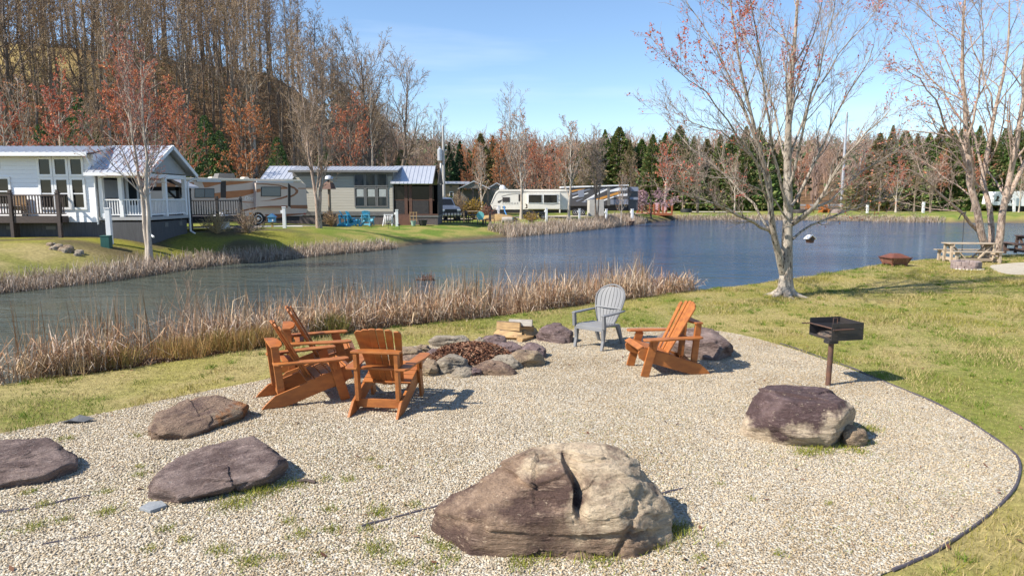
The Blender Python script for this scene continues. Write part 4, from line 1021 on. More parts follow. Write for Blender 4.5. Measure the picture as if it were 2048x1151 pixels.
galv_m = M('galvanised_steel', (.50, .52, .55), (.44, .46, .5), 3, .5, metal=.4)
def window(root, x0, x1, z0, z1, y, fm, gm, nx=1, nz=1, fw=.07, mw=.05, out=-1, axis='x', name='window', dpt=.05):
    """framed window standing out of a wall at y (axis x) or at x (axis y); frame > glass"""
    def P(a, d, z): return (a, y + out * d, z) if axis == 'x' else (y - out * d, a, z)
    mb = MB()
    def bar(a0, a1, c0, c1, d): mb.box(tuple(min(p, q) for p, q in zip(P(a0, 0, c0), P(a1, d, c1))), tuple(max(p, q) for p, q in zip(P(a0, 0, c0), P(a1, d, c1))))
    bar(x0, x1, z0, z0 + fw, dpt); bar(x0, x1, z1 - fw, z1, dpt); bar(x0, x0 + fw, z0 + fw, z1 - fw, dpt); bar(x1 - fw, x1, z0 + fw, z1 - fw, dpt)
    for i in range(1, nx): c = x0 + (x1 - x0) * i / nx; bar(c - mw / 2, c + mw / 2, z0 + fw, z1 - fw, dpt * .8)
    for i in range(1, nz): c = z0 + (z1 - z0) * i / nz; bar(x0 + fw, x1 - fw, c - mw / 2, c + mw / 2, dpt * .7)
    o = mb.build(name, fm, root); mb = MB()
    bar2 = lambda a0, a1, c0, c1, d: mb.box(tuple(min(p, q) for p, q in zip(P(a0, 0, c0), P(a1, d, c1))), tuple(max(p, q) for p, q in zip(P(a0, 0, c0), P(a1, d, c1))))
    bar2(x0 + fw, x1 - fw, z0 + fw, z1 - fw, .014); mb.build('glass', gm, o)
    return o
def ribbed_roof(name, root, x0, x1, p, q, th=.05, mat=None, rib=.3):
    """sloping metal sheet from eave p=(y,z) to ridge q=(y,z), ribs running up the slope"""
    mb = MB(); p3, q3 = Vector((0, p[0], p[1])), Vector((0, q[0], q[1])); dn = (q3 - p3).normalized(); n = Vector((0, -dn.z, dn.y))
    if n.z < 0: n = -n
    mb.add([(x0, *(p3)[1:]), (x1, *(p3)[1:]), (x1, *(q3)[1:]), (x0, *(q3)[1:])] + [(x, *(pp - n * th)[1:]) for x, pp in ((x0, p3), (x1, p3), (x1, q3), (x0, q3))], [(0, 1, 2, 3), (7, 6, 5, 4), (0, 4, 5, 1), (1, 5, 6, 2), (2, 6, 7, 3), (3, 7, 4, 0)])
    k = int((x1 - x0) / rib)
    for i in range(k + 1):
        x = x0 + .03 + i * (x1 - x0 - .06) / k
        mb.beam(Vector((x, p[0], p[1])) + n * .012, Vector((x, q[0], q[1])) + n * .012, .035, .03, n)
    return mb.build(name, mat or roof_m, root)
def railing(name, root, a, b, z0, z1, mat, step=.115, post=None, bal=.035, rail=.07):
    a, b = Vector((*a, 0)), Vector((*b, 0)); d = b - a; ln = d.length; d.normalize(); up = Vector((0, 0, 1))
    mb = MB(); mb.beam(a + up * (z1 - .03), b + up * (z1 - .03), rail + .03, .06); mb.beam(a + up * (z0 + .1), b + up * (z0 + .1), rail * .7, .05)
    k = max(int(ln / step), 1)
    for i in range(1, k):
        c = a + d * (ln * i / k); mb.beam(c + up * (z0 + .1), c + up * (z1 - .04), bal, bal, (d.x, d.y, 0))
    return mb.build(name, mat, root)
def zg(x, y): return float(Hgt(np.array([x]), np.array([y]))[0])

# ------------------------------------------------------------------ white park cottage
YF, YB = 31.0, 34.7
xl, xc, xr = -31.0, XY(193, YF), -16.35
zs, ze = ZY(444, YF), ZY(309, YF)
wh = empty('cottage', (xc, YF, .5), 0, 'white lap-sided cottage with metal roof and gabled porch, at the left edge of the picture', 'cottage')
base = wh.location.copy()
def off(o): pass
wh.location = (0, 0, 0)
mb = MB(); mb.box((xl, YF, zs), (xc, YB, ze)); mb.prism([(YF, ze), (YB, ze), (32.85, 4.78)], xl, xc - .02, lambda a_, b_, c_: (c_, a_, b_)); mb.build('wall', wlap_m, wh)
mb = MB(); mb.box((xl, YF + .03, .1), (xr - .1, YB - .05, zs - .002)); 
mb.build('skirting', skirt_m, wh)
mb = MB()
for x in (xl + 1, -24.9, -22.7, -20.9): mb.box((x - .22, YF + .015, .95), (x + .22, YF + .06, 1.1))
for y in (32.6, 34.0): mb.box((xr - .13, y - .15, 1.0), (xr - .085, y + .15, 1.22))
mb.build('vent', greytrim_m, wh)
zr = ZY(292.5, 32.85)
ribbed_roof('roof', wh, xl - .3, XY(181, 30.5), (30.5, ZY(304, 30.5)), (32.85, zr)); ribbed_roof('roof', wh, xl - .3, XY(181, 30.5), (35.2, ZY(304, 30.5)), (32.85, zr - .003))
pe, px0, px1 = ZY(344.5, 30.5), XY(173, 30.5), XY(300, 30.5)
ribbed_roof('porch_roof', wh, px0 + .02, px1, (30.5, pe), (32.85, zr + .03), rib=.28); ribbed_roof('porch_roof', wh, px0 + .02, px1, (35.2, pe), (32.85, zr + .027), rib=.28)
mb = MB(); mb.box((xl - .3, 30.44, ZY(304, 30.5) - .17), (XY(181, 30.5), 30.5, ZY(304, 30.5) - .02)); mb.box((px0, 30.42, pe - .15), (px1, 30.5, pe - .01))   # gutters
mb.beam((px1 + .02, 30.46, pe - .06), (px1 + .02, 32.85, zr - .03), .05, .17, (0, -.5, 1)); mb.beam((px1 + .02, 35.24, pe - .06), (px1 + .02, 32.85, zr - .03), .05, .17, (0, .5, 1))
mb.build('fascia', white_m, wh)
for pts_, r_ in (([(px0 - .05, 30.46, ZY(306, 30.5)), (px0 - .05, 30.75, ZY(312, 30.6)), (px0 + .05, 30.9, ZY(330, 30.6)), (px0 + .04, 30.7, pe + .05)], .05), ([(xc + .02, YF - .05, pe - .1), (xc + .02, YF - .05, zs - .1)], .04),
        ([(px1 - .05, 30.46, pe - .1), (xr - .02, YF - .08, pe - .35), (xr - .02, YF - .08, .75), (xr + .2, YF - .2, .62)], .05), ([(px1 - .05, 35.24, pe - .1), (xr, YB + .1, pe - .35), (xr, YB + .1, .7), (xr + .25, YB + .05, .56)], .05)):
    MB().tube(pts_, r_, 8).build('downspout', white_m, wh, True)
# the big window wall: three over three, and two windows farther left
wx = [XY(80, YF), XY(174, YF)]
w3 = (wx[1] - wx[0]) / 3
for i in range(3):
    window(wh, wx[0] + i * w3 + .015, wx[0] + (i + 1) * w3 - .015, ZY(353, YF), ZY(314, YF), YF, white_m, glassd_m, fw=.10)
    window(wh, wx[0] + i * w3 + .015, wx[0] + (i + 1) * w3 - .015, ZY(419, YF), ZY(355, YF), YF, white_m, glassd_m, 1, 2, fw=.10)
window(wh, XY(-30, YF), XY(25, YF), ZY(412, YF), ZY(353, YF), YF, white_m, glassd_m, 1, 2, fw=.10)
window(wh, XY(-40, YF), XY(6, YF), ZY(336, YF), ZY(312, YF), YF, white_m, glassd_m, fw=.10)
window(wh, 31.3, 32.75, ZY(400, YF), ZY(354, YF), xc, white_m, glass_m, 2, 2, fw=.09, axis='y', out=-1)
pf = ZY(434, YF)                                                # porch floor
mb = MB(); mb.box((xc + .06, 33.25, pf + .02), (xc + .11, 34.35, pf + 2.1)); dr = mb.build('door', white_m, wh)
MB().box((xc + .11, 33.45, pf + .5), (xc + .125, 34.15, pf + 1.95)).build('glass', glass_m, dr)
MB().box((xc + .005, YF + .02, pf - .14), (xr, YB - .02, pf)).build('porch_floor', gwall_m, wh)
mb = MB(); mb.box((xc + .004, YF + .05, pf + .004), (xc + .05, YB - .05, pe - .05)); mb.build('porch_wall', gwall_m, wh)
for (x, y) in ((XY(241, YF) , YF + .1), (xr - .1, YF + .1), (xr - .1, 32.65), (xr - .1, YB - .1), (xc + .2, YF + .1)):
    MB().box((x - .085, y - .085, pf + .003), (x + .085, y + .085, pe - .02)).build('porch_post', white_m, wh)
x2 = XY(241, YF)
for a_, b_ in (((xc + .29, YF + .1), (x2 - .09, YF + .1)), ((x2 + .09, YF + .1), (xr - .19, YF + .1)), ((xr - .1, YF + .19), (xr - .1, 32.56)), ((xr - .1, 32.74), (xr - .1, YB - .19))):
    railing('porch_railing', wh, a_, b_, pf, ZY(398, YF), white_m)
mb = MB(); mb.box((xc + .12, YF + .03, pe - .22), (xr - .02, YF + .17, pe - .03)); mb.box((xr - .18, YF + .18, pe - .22), (xr - .02, YB - .18, pe - .03)); mb.box((xc + .12, YB - .17, pe - .22), (xr - .02, YB - .03, pe - .03)); mb.build('porch_beam', white_m, wh)
MB().prism([(YF - .2, pe + .03), (YB + .2, pe + .03), (32.85, zr - .12)], xr - .14, xr - .06, lambda a_, b_, c_: (c_, a_, b_)).build('gable', gwall_m, wh)

# ------------------------------------------------------------------ left deck in front of the cottage
def deck(name, label, xs, ys, zf, mat, rails, posts, zr_, tops=.12, rim=.26, legs=None):
    d = empty(name, (0, 0, 0), 0, label, 'deck')
    mb = MB(); n = int((ys[1] - ys[0]) / .15)
    for i in range(n): y = ys[0] + i * (ys[1] - ys[0]) / n; mb.box((xs[0], y + .004, zf - .035), (xs[1], y + (ys[1] - ys[0]) / n - .004, zf))
    mb.build('deck_boards', mat, d)
    mb = MB(); mb.box((xs[0], ys[0], zf - rim - .04), (xs[1], ys[0] + .05, zf - .038)); mb.box((xs[1] - .05, ys[0] + .052, zf - rim - .04), (xs[1], ys[1], zf - .038)); mb.build('rim_board', mat, d)
    for x, y in posts:
        mb = MB(); mb.box((x - .07, y - .07, zg(x, y) - .2), (x + .07, y + .07, zr_ + tops * .4)); mb.box((x - .09, y - .09, zr_ + tops * .4), (x + .09, y + .09, zr_ + tops * .7)); mb.box((x - .055, y - .055, zr_ + tops * .7), (x + .055, y + .055, zr_ + tops * 1.8)); mb.build('post', mat, d)
    for x, y in legs or (): MB().box((x - .1, y - .1, zg(x, y) - .2), (x + .1, y + .1, zf - .042)).build('leg', mat, d)
    for a_, b_ in rails: railing('railing', d, a_, b_, zf, zr_, mat, .125 if abs(a_[1] - b_[1]) < 1 else .34, bal=.04)
    return d
dy = 30.45; dx1 = XY(118, dy) + .02; dzf = ZY(432, dy); dzr = ZY(389, dy)
deck('wooden_deck', 'dark brown railed deck in front of the white cottage wall', (-27.5, dx1), (dy - .02, YF - .02), dzf, dwood_m, (((-27.4, dy), (-22.25, dy)), ((-22.15, dy), (dx1 - .15, dy)), ((dx1 - .08, dy + .08), (dx1 - .08, YF - .06))), ((dx1 - .07, dy), (-22.2, dy - .001)), dzr, legs=((XY(20, dy), dy + .2), (-25, dy + .2)))
# patio seats on it
pch_m = M('tan_cushion', (.40, .27, .15), (.32, .21, .12), 6, .9)
sofa = empty('patio_chair', (XY(36, 30.75), 30.72, dzf), 0, 'tan cushioned patio chair on the brown deck behind its railing', 'chair')
sofa.scale = (1, .6, 1); MB().box((-.3, -.3, .25), (.3, .3, .45)).build('seat', pch_m, sofa, bevel=.05); MB().box((-.3, .22, .46), (.3, .34, .95)).build('backrest', pch_m, sofa, bevel=.05)
for sx in (-.27, .27):
    for sy in (-.25, .25): MB().box((sx - .02, sy - .02, 0), (sx + .02, sy + .02, .25)).build('leg', bwood_m, sofa)
# ------------------------------------------------------------------ black deck by the motorhome, pavilion over it
bx1 = -16.25; by0, by1 = 38.0, 41.4; bzf = ZY(433, by0); bzr = ZY(400, by0)
deck('wooden_deck', 'black railed deck between the white cottage and the motorhome', (-21.5, bx1), (by0, by1), bzf, bwood_m, (((-21.4, by0 + .05), (-17.9, by0 + .05)), ((-17.75, by0 + .05), (bx1 - .15, by0 + .05)), ((bx1 - .07, by0 + .15), (bx1 - .07, by1 - .1))), ((bx1 - .07, by0 + .05), (-17.82, by0 + .05), (bx1 - .07, by1 - .05)), bzr)
pv = empty('pavilion', (0, 0, 0), 0, 'dark timber pavilion with a pale metal roof between cottage and black deck', 'pavilion')
pzx, pe_, pr_ = (-21.6, -17.25), 2.95, 4.05
for i, (s0, s1) in enumerate(((pzx[0] - .35, (pzx[0] + pzx[1]) / 2), (pzx[1] + .35, (pzx[0] + pzx[1]) / 2))):
    mb = MB(); mb.add([(s0, 35.6, pe_), (s0, 37.2, pe_), (s1, 37.2, pr_), (s1, 35.6, pr_), (s0, 35.6, pe_ - .09), (s0, 37.2, pe_ - .09), (s1, 37.2, pr_ - .09), (s1, 35.6, pr_ - .09)], [(0, 1, 2, 3), (7, 6, 5, 4), (0, 4, 5, 1), (1, 5, 6, 2), (2, 6, 7, 3), (3, 7, 4, 0)]); mb.build('roof', roof_m, pv)
    mb = MB(); mb.beam((s0, 35.57, pe_ - .02), (s1, 35.57, pr_ - .02), .06, .2, (0, 0, 1)); mb.build('barge_board', bwood_m, pv)
for x in (pzx[0] + .1, pzx[1] - .1):
    for y in (35.8, 37.0):
        MB().box((x - .08, y - .08, zg(x, y) - .1), (x + .08, y + .08, pe_ - .05)).build('post', bwood_m, pv)
        mb = MB(); sg = 1 if x < -19.5 else -1; mb.beam((x, y, pe_ - .75), (x + sg * .6, y, pe_ - .12), .09, .09); mb.beam((x, y, pe_ - .75), (x, y + (.45 if y < 36.4 else -.45), pe_ - .12), .09, .09); mb.build('brace', bwood_m, pv)
mb = MB(); mb.box((pzx[0], 35.72, pe_ - .22), (pzx[1], 35.88, pe_ - .02)); mb.box((pzx[0], 36.92, pe_ - .22), (pzx[1], 37.08, pe_ - .02)); mb.build('beam', bwood_m, pv)
tk = empty('white_tank', (-17.05 , 40.2, zg(-17, 40.2)), 0, 'white round tank under the black deck', 'tank'); MB().lathe([(.02, 0), (.42, .02), (.44, .1), (.44, .75), (.38, .86), (.1, .93), (.1, 1.0), (.02, 1.0)], 18).build('tank', white_m, tk, True); MB().lathe([(.455, .3), (.46, .33), (.455, .36)], 18).build('band', galv_m, tk)

# ------------------------------------------------------------------ motorhome
RA, RB = Vector((-22.6, 41.9, 0)), Vector((-14.75, 49.6, 0))
rd = (RB - RA); RL = rd.length; rd.normalize(); rn = Vector((-rd.y, rd.x, 0))          # rn points away from the camera
rvx = math.atan2(rd.y, rd.x)
def rp(u, v, off=0.0):
    s, z = VP(u, v, (RA.x - rn.x * off, RA.y - rn.y * off), (rd.x, rd.y)); return s, z
rz0 = zg(-18, 46.5)
mh = empty('motorhome', (RA.x, RA.y, rz0), rvx, 'long cream and brown motorhome with swooping stripes, parked behind the black deck', 'motorhome')
def rl(u, v, off=0.0): s, z = rp(u, v, off); return s, z - rz0
cream_m = M('rv_taupe', (.54, .455, .40), (.51, .43, .38), 2, .35, spec=.5)
rvw_m = M('rv_roof_white', (.74, .68, .56), (.66, .60, .50), 2, .5)
brown_m = M('rv_brown', (.38, .145, .05), (.33, .122, .043), 3, .32, spec=.5)
tan_m = M('rv_dark_brown', (.24, .085, .032), (.21, .075, .03), 3, .32)
ztop = rl(480, 360)[1]; ztop = 3.02; zbot = .62
mb = MB(); prof = [(-.2, zbot + .1), (RL - .45, zbot - .02), (RL - .08, zbot + .25), (RL, 1.2), (RL - .05, 2.8), (RL - .22, ztop - .1), (RL - .45, ztop), (-.2, ztop)]
mb.prism(prof, 0, 2.5, lambda a_, b_, c_: (a_, c_, b_)); mb.build('body', cream_m, mh, bevel=.04)
mb = MB(); mb.prism([(-.2, ztop + .004), (RL - .35, ztop + .004), (RL - .5, ztop + .16), (-.2, ztop + .18)], -.04, 2.54, lambda a_, b_, c_: (a_, c_, b_)); mb.build('roof', rvw_m, mh, bevel=.03)
mb = MB(); mb.beam((rl(393, 362)[0], -.06, ztop - .02), (rl(441, 363)[0], -.06, ztop - .02), .10, .14); mb.build('awning', galv_m, mh)
mb = MB(); mb.beam((rl(508, 364)[0], -.42, ztop - .03), (rl(580, 364)[0], -.42, ztop - .03), .12, .1); mb.build('slide_awning', galv_m, mh)
def ext(name, px, mat, off=.006, base=0.0, th=.006, parent=None):
    mb = MB(); mb.prism([rl(u, v, base) for u, v in px], -base - off, -base + th * .2 - .001, lambda a_, b_, c_: (a_, c_, b_)); return mb.build(name, mat, parent or mh)
Z1 = lambda pts: [(370 + x / 7.314, 330 + y / 7.314) for x, y in pts]
ext('stripe', Z1([(250, 252), (520, 250), (520, 275), (330, 325), (285, 330)]), brown_m); ext('stripe', Z1([(600, 240), (1000, 232), (1000, 245), (850, 272), (600, 298)]), brown_m)
ext('stripe', Z1([(-420, 262), (-140, 256), (-140, 330), (-300, 350), (-420, 352)]), brown_m); ext('stripe', Z1([(-60, 258), (130, 254), (130, 338), (-60, 342)]), brown_m); ext('stripe', Z1([(428, 410), (518, 402), (518, 490), (432, 490)]), brown_m); ext('stripe', Z1([(600, 385), (1035, 352), (1035, 405), (810, 465), (600, 490)]), brown_m)
ext('stripe', Z1([(815, 662), (1035, 612), (1035, 640), (815, 684)]), tan_m); ext('stripe', Z1([(1545, 585), (1790, 585), (1795, 640), (1545, 632)]), tan_m)
ext('stripe', Z1([(820, 530), (1030, 545), (1030, 552), (860, 548)]), brown_m)
ext('stripe', Z1([(800, 782), (930, 740), (930, 850), (860, 850)]), brown_m); ext('stripe', Z1([(1165, 722), (1890, 700), (1500, 745), (1260, 800), (1180, 805), (1180, 740)]), tan_m)
ext('stripe', Z1([(1545, 300), (1600, 320), (1660, 370), (1650, 410), (1600, 450), (1545, 475), (1545, 445), (1600, 420), (1620, 385), (1600, 350), (1545, 330)]), tan_m)
ext('stripe', Z1([(1650, 335), (1890, 335), (1890, 348), (1655, 348)]), brown_m)
ext('slide_recess', Z1([(520, 240), (600, 232), (600, 480), (520, 480)]), bwood_m); ext('slide_recess', Z1([(1508, 260), (1545, 300), (1545, 620), (1508, 600)]), bwood_m)
SB = .38
mb = MB(); pp = [rl(u, v, SB) for u, v in Z1([(1038, 262), (1505, 266), (1505, 630), (1038, 622)])]; mb.prism(pp, -SB, -.002, lambda a_, b_, c_: (a_, c_, b_)); so = mb.build('slide_out', cream_m, mh, bevel=.02)
so_par = so
def exts(name, px, mat, off=.006): return ext(name, px, mat, off, SB, .006, so_par)
exts('stripe', Z1([(1045, 270), (1200, 272), (1380, 290), (1500, 325), (1500, 350), (1380, 305), (1200, 288), (1045, 280)]), tan_m)
exts('stripe', Z1([(1045, 352), (1105, 346), (1105, 392), (1045, 402)]), brown_m); exts('stripe', Z1([(1400, 325), (1500, 335), (1500, 350), (1400, 352)]), brown_m)
exts('stripe', Z1([(1075, 530), (1250, 510), (1400, 475), (1500, 440), (1500, 470), (1400, 500), (1250, 520)]), tan_m); exts('stripe', Z1([(1045, 612), (1250, 595), (1500, 592), (1500, 626), (1045, 620)]), tan_m)
def rwin(px, base, par):
    o = ext('window', px, bwood_m, .03, base, .006, par); cx_ = sum(p[0] for p in px) / 4; cy_ = sum(p[1] for p in px) / 4
    ext('glass', [(cx_ + (u - cx_) * .93, cy_ + (v - cy_) * .86) for u, v in px], glassb_m, .036, base, .03, o)
glassb_m = Mglass('rv_glass', (.10, .14, .17), .08)
rwin(Z1([(1110, 318), (1402, 318), (1402, 462), (1110, 460)]), SB, so_par)
for a_, b_ in ((140, 285), (285, 428)): rwin(Z1([(a_, 342), (b_, 342), (b_, 480), (a_, 480)]), 0, mh)
for a_, b_ in ((-260, -130), (-110, 40)): rwin(Z1([(a_, 350), (b_, 346), (b_, 470), (a_, 474)]), 0, mh)
tail_m = M('tail_light_red', (.35, .03, .02), (.3, .02, .02), 5, .3); amb_m = M('amber_light', (.75, .25, .02), (.7, .22, .02), 5, .3)
ext('marker_light', Z1([(938, 695), (980, 695), (975, 722), (940, 722)]), amb_m, .015); ext('marker_light', Z1([(1735, 700), (1765, 700), (1765, 722), (1735, 722)]), tail_m, .015)
mb = MB(); mb.prism([rl(u, v) for u, v in Z1([(945, 830), (960, 770), (1000, 730), (1070, 712), (1130, 730), (1165, 780), (1170, 865), (950, 865)])], -.008, .001, lambda a_, b_, c_: (a_, c_, b_)); mb.build('wheel_arch', bwood_m, mh)
ws, wz = rl(370 + 1070 / 7.314, 330 + 815 / 7.314); wz = .48
MY = Matrix.Rotation(math.pi / 2, 4, 'X')
def wheel(root, s, z, r, y0, w=.28, rim=.62):
    wl = MB().lathe([(r * .55, 0), (r * .93, 0), (r, w * .15), (r, w * .85), (r * .93, w), (r * .55, w)], 28, (s, y0 + w, z), MY).build('wheel', rubber_m, root, True)
    MB().lathe([(r * rim, 0), (r * rim, .025), (r * rim * .85, .03), (r * rim * .8, -.03), (r * .3, -.05), (r * .22, .02), (.02, .03)], 22, (s, y0 + .01, z), MY).build('rim', chrome_m, wl, True)
    return wl
wheel(mh, ws, wz, .48, -.02); wheel(mh, ws, wz, .48, 2.2); wheel(mh, .8, wz, .48, .0)
mb = MB(); mb.box((.3, .15, .3), (RL - .6, 2.35, zbot + .1)); mb.build('underbody', bwood_m, mh)
def rooftop(name, s0, s1, y0, y1, h, mat):
    return MB().prism([(s0, ztop + .16), (s1, ztop + .16), (s1 - .08, ztop + .16 + h), (s0 + .12, ztop + .16 + h)], y0, y1, lambda a_, b_, c_: (a_, c_, b_)).build(name, mat, mh, bevel=.03)
rooftop('roof_vent', rl(492, 358)[0], rl(506, 358)[0], .5, 1.1, .14, rvw_m); rooftop('roof_vent', rl(430, 358)[0], rl(440, 358)[0], .8, 1.4, .12, rvw_m)
rooftop('air_conditioner', rl(447, 358)[0], rl(484, 358)[0], 1.0, 1.8, .36, greytrim_m)
s0_, z0_ = rl(488, 399.5); lettering('Discovery', .36, white_m, mh, (s0_, -.008, z0_), .35)
# small things on the strip of ground beside it
blue_m = M('blue_paint', (.10, .30, .55), (.08, .25, .48), 5, .6)
def bluebox():
    q_ = WY(545, 458, 43.5); z = zg(q_.x, 43.5); r = empty('mailbox_house', (q_.x, 43.5, z), .1, 'small blue house-shaped box on a short post before the motorhome', 'box')
    MB().box((-.06, -.06, -.1), (.06, .06, .35)).build('post', split_m, r); MB().box((-.2, -.22, .35), (.2, .22, .68)).build('box', blue_m, r)
    mb = MB(); mb.prism([(-.27, .66), (.27, .66), (0, .88)], -.27, .27, lambda a_, b_, c_: (a_, c_, b_)); mb.build('roof', blue_m, r); MB().box((.05, -.235, .40), (.13, -.222, .52)).build('opening', white_m, r)
bluebox()
def pedestal(u, Y, h, label, w=.17):
    x = XY(u, Y); z = zg(x, Y); r = empty('utility_pedestal', (x, Y, z), .1, label, 'utility post', 'white utility pedestals round the pond')
    MB().box((-w / 2, -w / 2, -.1), (w / 2, w / 2, h)).build('post', white_m, r, bevel=.01); MB().box((-w / 2 - .02, -w / 2 - .02, h + .002), (w / 2 + .02, w / 2 + .02, h + .05)).build('cap', white_m, r)
    MB().box((-w / 2 - .10, -.07, h * .72), (-w / 2 - .004, .07, h * .86)).build('outlet_box', white_m, r, bevel=.01)
    return r
pedestal(567, 42.0, 1.25, 'white utility pedestal in front of the motorhome slide-out', .19)
pedestal(214, 29.6, 1.5, 'white utility pedestal behind the green box at the cottage porch', .2)
pedestal(793, 51.5, 1.2, 'white utility pedestal before the grey cabin porch', .2); pedestal(997, 64, 1.3, 'white utility pedestal at the front of the cream trailer', .2)
pedestal(1093, 64.5, 1.25, 'white utility pedestal at the rear of the cream trailer', .2); pedestal(1159, 70, 1.15, 'white utility pedestal left of the concrete block', .2); pedestal(1213, 72, 1.4, 'white utility pedestal with a cross arm right of the concrete block', .2)
pedestal(1265, 78, 1.5, 'white utility pedestal left of the pink blossom tree', .26); pedestal(1736, 97, 1.1, 'white utility pedestal on the far lawn behind the maple twigs', .25); pedestal(1848, 97, 1.5, 'white utility pedestal on the far lawn behind the leaning birch limb', .28)
gb_m = M('green_box', (.02, .10, .085), (.016, .085, .07), 5, .5)
q_ = WY(213, 484, 28.9); gb = empty('cable_box', (q_.x, 28.9, zg(q_.x, 28.9)), .1, 'dark green utility box on the bank below the cottage porch', 'utility box'); MB().box((-.18, -.15, -.1), (.18, .15, .44)).build('body', gb_m, gb, bevel=.015); MB().box((-.19, -.16, .443), (.19, .16, .49)).build('lid', gb_m, gb, bevel=.01)
wr_ = random.Random(9)
for i in range(14):
    u, v = wr_.uniform(98, 162), wr_.uniform(488, 501); q_ = WY(u, v, 27.2 + wr_.uniform(-.5, .3)); z = zg(q_.x, q_.y)
    s_r = wr_.uniform(.12, .26); ob = boulder('bank_stone', (q_.x, q_.y, z - .02), wr_.uniform(0, 3), slab_planes(s_r, s_r * .7, s_r * .8, 0, i), rk_pale if i % 2 else rk_tan, 3, (0, 0, s_r * .4), 16, .02, 6, .003, i)
    tag(ob, 'pale stone in the small rock heap on the bank below the brown deck', 'stone', 'stones in the heap on the bank')
tarp_m = M('grey_cover', (.22, .20, .19), (.17, .16, .15), 4, .8)
q_ = WY(490, 459, 41.8); z = zg(q_.x, q_.y); o = MB().lathe([(.02, .20), (.3, .18), (.6, .10), (.75, .0), (.75, -.05)], 18, (q_.x, q_.y, z)).build('manhole_dome', tarp_m, None, True); tag(o, 'low grey domed cover on the ground before the motorhome wheel', 'cover')
hose_m = M('white_hose', (.55, .55, .55), (.5, .5, .5), 5, .6)
mb = MB(); pts = [WY(u, v, 44.4) for u, v in ((500, 450), (512, 453), (522, 452), (535, 454), (552, 453), (570, 456), (590, 455), (605, 456))]
for q_ in pts: q_.z = zg(q_.x, q_.y) + .05
mb.tube(pts, .04, 6); tag(mb.build('hose', hose_m, None, True), 'pale hose lying along the motorhome', 'hose')

# ------------------------------------------------------------------ grey-green cabin with screened porch
CY0, CY1 = 54.0, 57.7
gx0, gx1, gx2 = XY(588, CY0), XY(787, CY0), XY(876, CY0)
gz = zg(-9, 54); zfl = ZY(430.5, CY0); gev = ZY(341, CY0)
gc = empty('cabin', (0, 0, 0), 0, 'grey green lap-sided cabin with a metal roof and a screened porch', 'cabin')
mb = MB(); mb.box((gx0, CY0, zfl), (gx1, CY1, gev)); mb.build('wall', glap_m, gc)
mb = MB(); mb.box((gx0 - .02, CY0 - .03, gev - .75 * .6), (gx1 + .02, CY0 - .003, gev)); mb.box((gx0, CY0 - .02, zfl - .02), (gx1 + .02, CY0 - .002, ZY(423, CY0))); mb.box((gx1 - .06, CY0 - .035, ZY(423, CY0)), (gx1 + .02, CY0 - .003, gev - .46)); mb.build('trim', greytrim_m, gc)
MB().box((gx0 - 3.2, CY0 + .04, gz - .3), (gx2 - .05, CY1, zfl - .022)).build('skirting', skirtw_m, gc)
rz_ = ZY(332.5, CY0 + 1.85); ex = XY(797, CY0 - .4)
ribbed_roof('roof', gc, XY(582, CY0 - .4), ex, (CY0 - .45, ZY(340, CY0 - .45)), (CY0 + 1.85, rz_)); ribbed_roof('roof', gc, XY(582, CY0 - .4), ex, (CY1 + .45, ZY(340, CY0 - .45)), (CY0 + 1.85, rz_ - .003))
mb = MB(); mb.box((XY(582, CY0), CY0 - .48, ZY(340, CY0 - .45) - .18), (ex, CY0 - .452, ZY(340, CY0 - .45) - .02)); mb.build('fascia', greytrim_m, gc)
pe2 = ZY(367, CY0 - .45); pxa, pxb = XY(781, CY0 - .45), XY(866, CY0 - .45)
ribbed_roof('porch_roof', gc, pxa, pxb, (CY0 - .45, pe2), (CY0 + 1.85, rz_ + .03), rib=.33); ribbed_roof('porch_roof', gc, pxa, pxb, (CY1 + .45, pe2), (CY0 + 1.85, rz_ + .027), rib=.33)
lxa, lxb = XY(522, CY0 - .45), XY(587, CY0 - .45)
lpe = ZY(358, CY0 - .45)
ribbed_roof('porch_roof', gc, lxa, lxb, (CY0 - .45, lpe), (CY0 + 1.85, rz_ + .02), rib=.33); ribbed_roof('porch_roof', gc, lxa, lxb, (CY1 + .45, lpe), (CY0 + 1.85, rz_ + .017), rib=.33)
for x in (lxa + .3, lxb - .3): MB().box((x - .08, CY0 + .02, zfl), (x + .08, CY0 + .18, lpe + .1)).build('porch_post', bwood_m, gc)
mb = MB(); mb.beam((pxb + .02, CY0 - .48, pe2 - .05), (pxb + .02, CY0 + 1.85, rz_ - .02), .05, .2, (0, -.5, 1)); mb.beam((pxb + .02, CY1 + .48, pe2 - .05), (pxb + .02, CY0 + 1.85, rz_ - .02), .05, .2, (0, .5, 1)); mb.build('barge_board', bwood_m, gc)
MB().prism([(CY0 - .1, pe2 + .0), (CY1 + .1, pe2 + .0), (CY0 + 1.85, rz_ - .12)], gx2 - .02, gx2 + .05, lambda a_, b_, c_: (c_, a_, b_)).build('gable', bwood_m, gc)
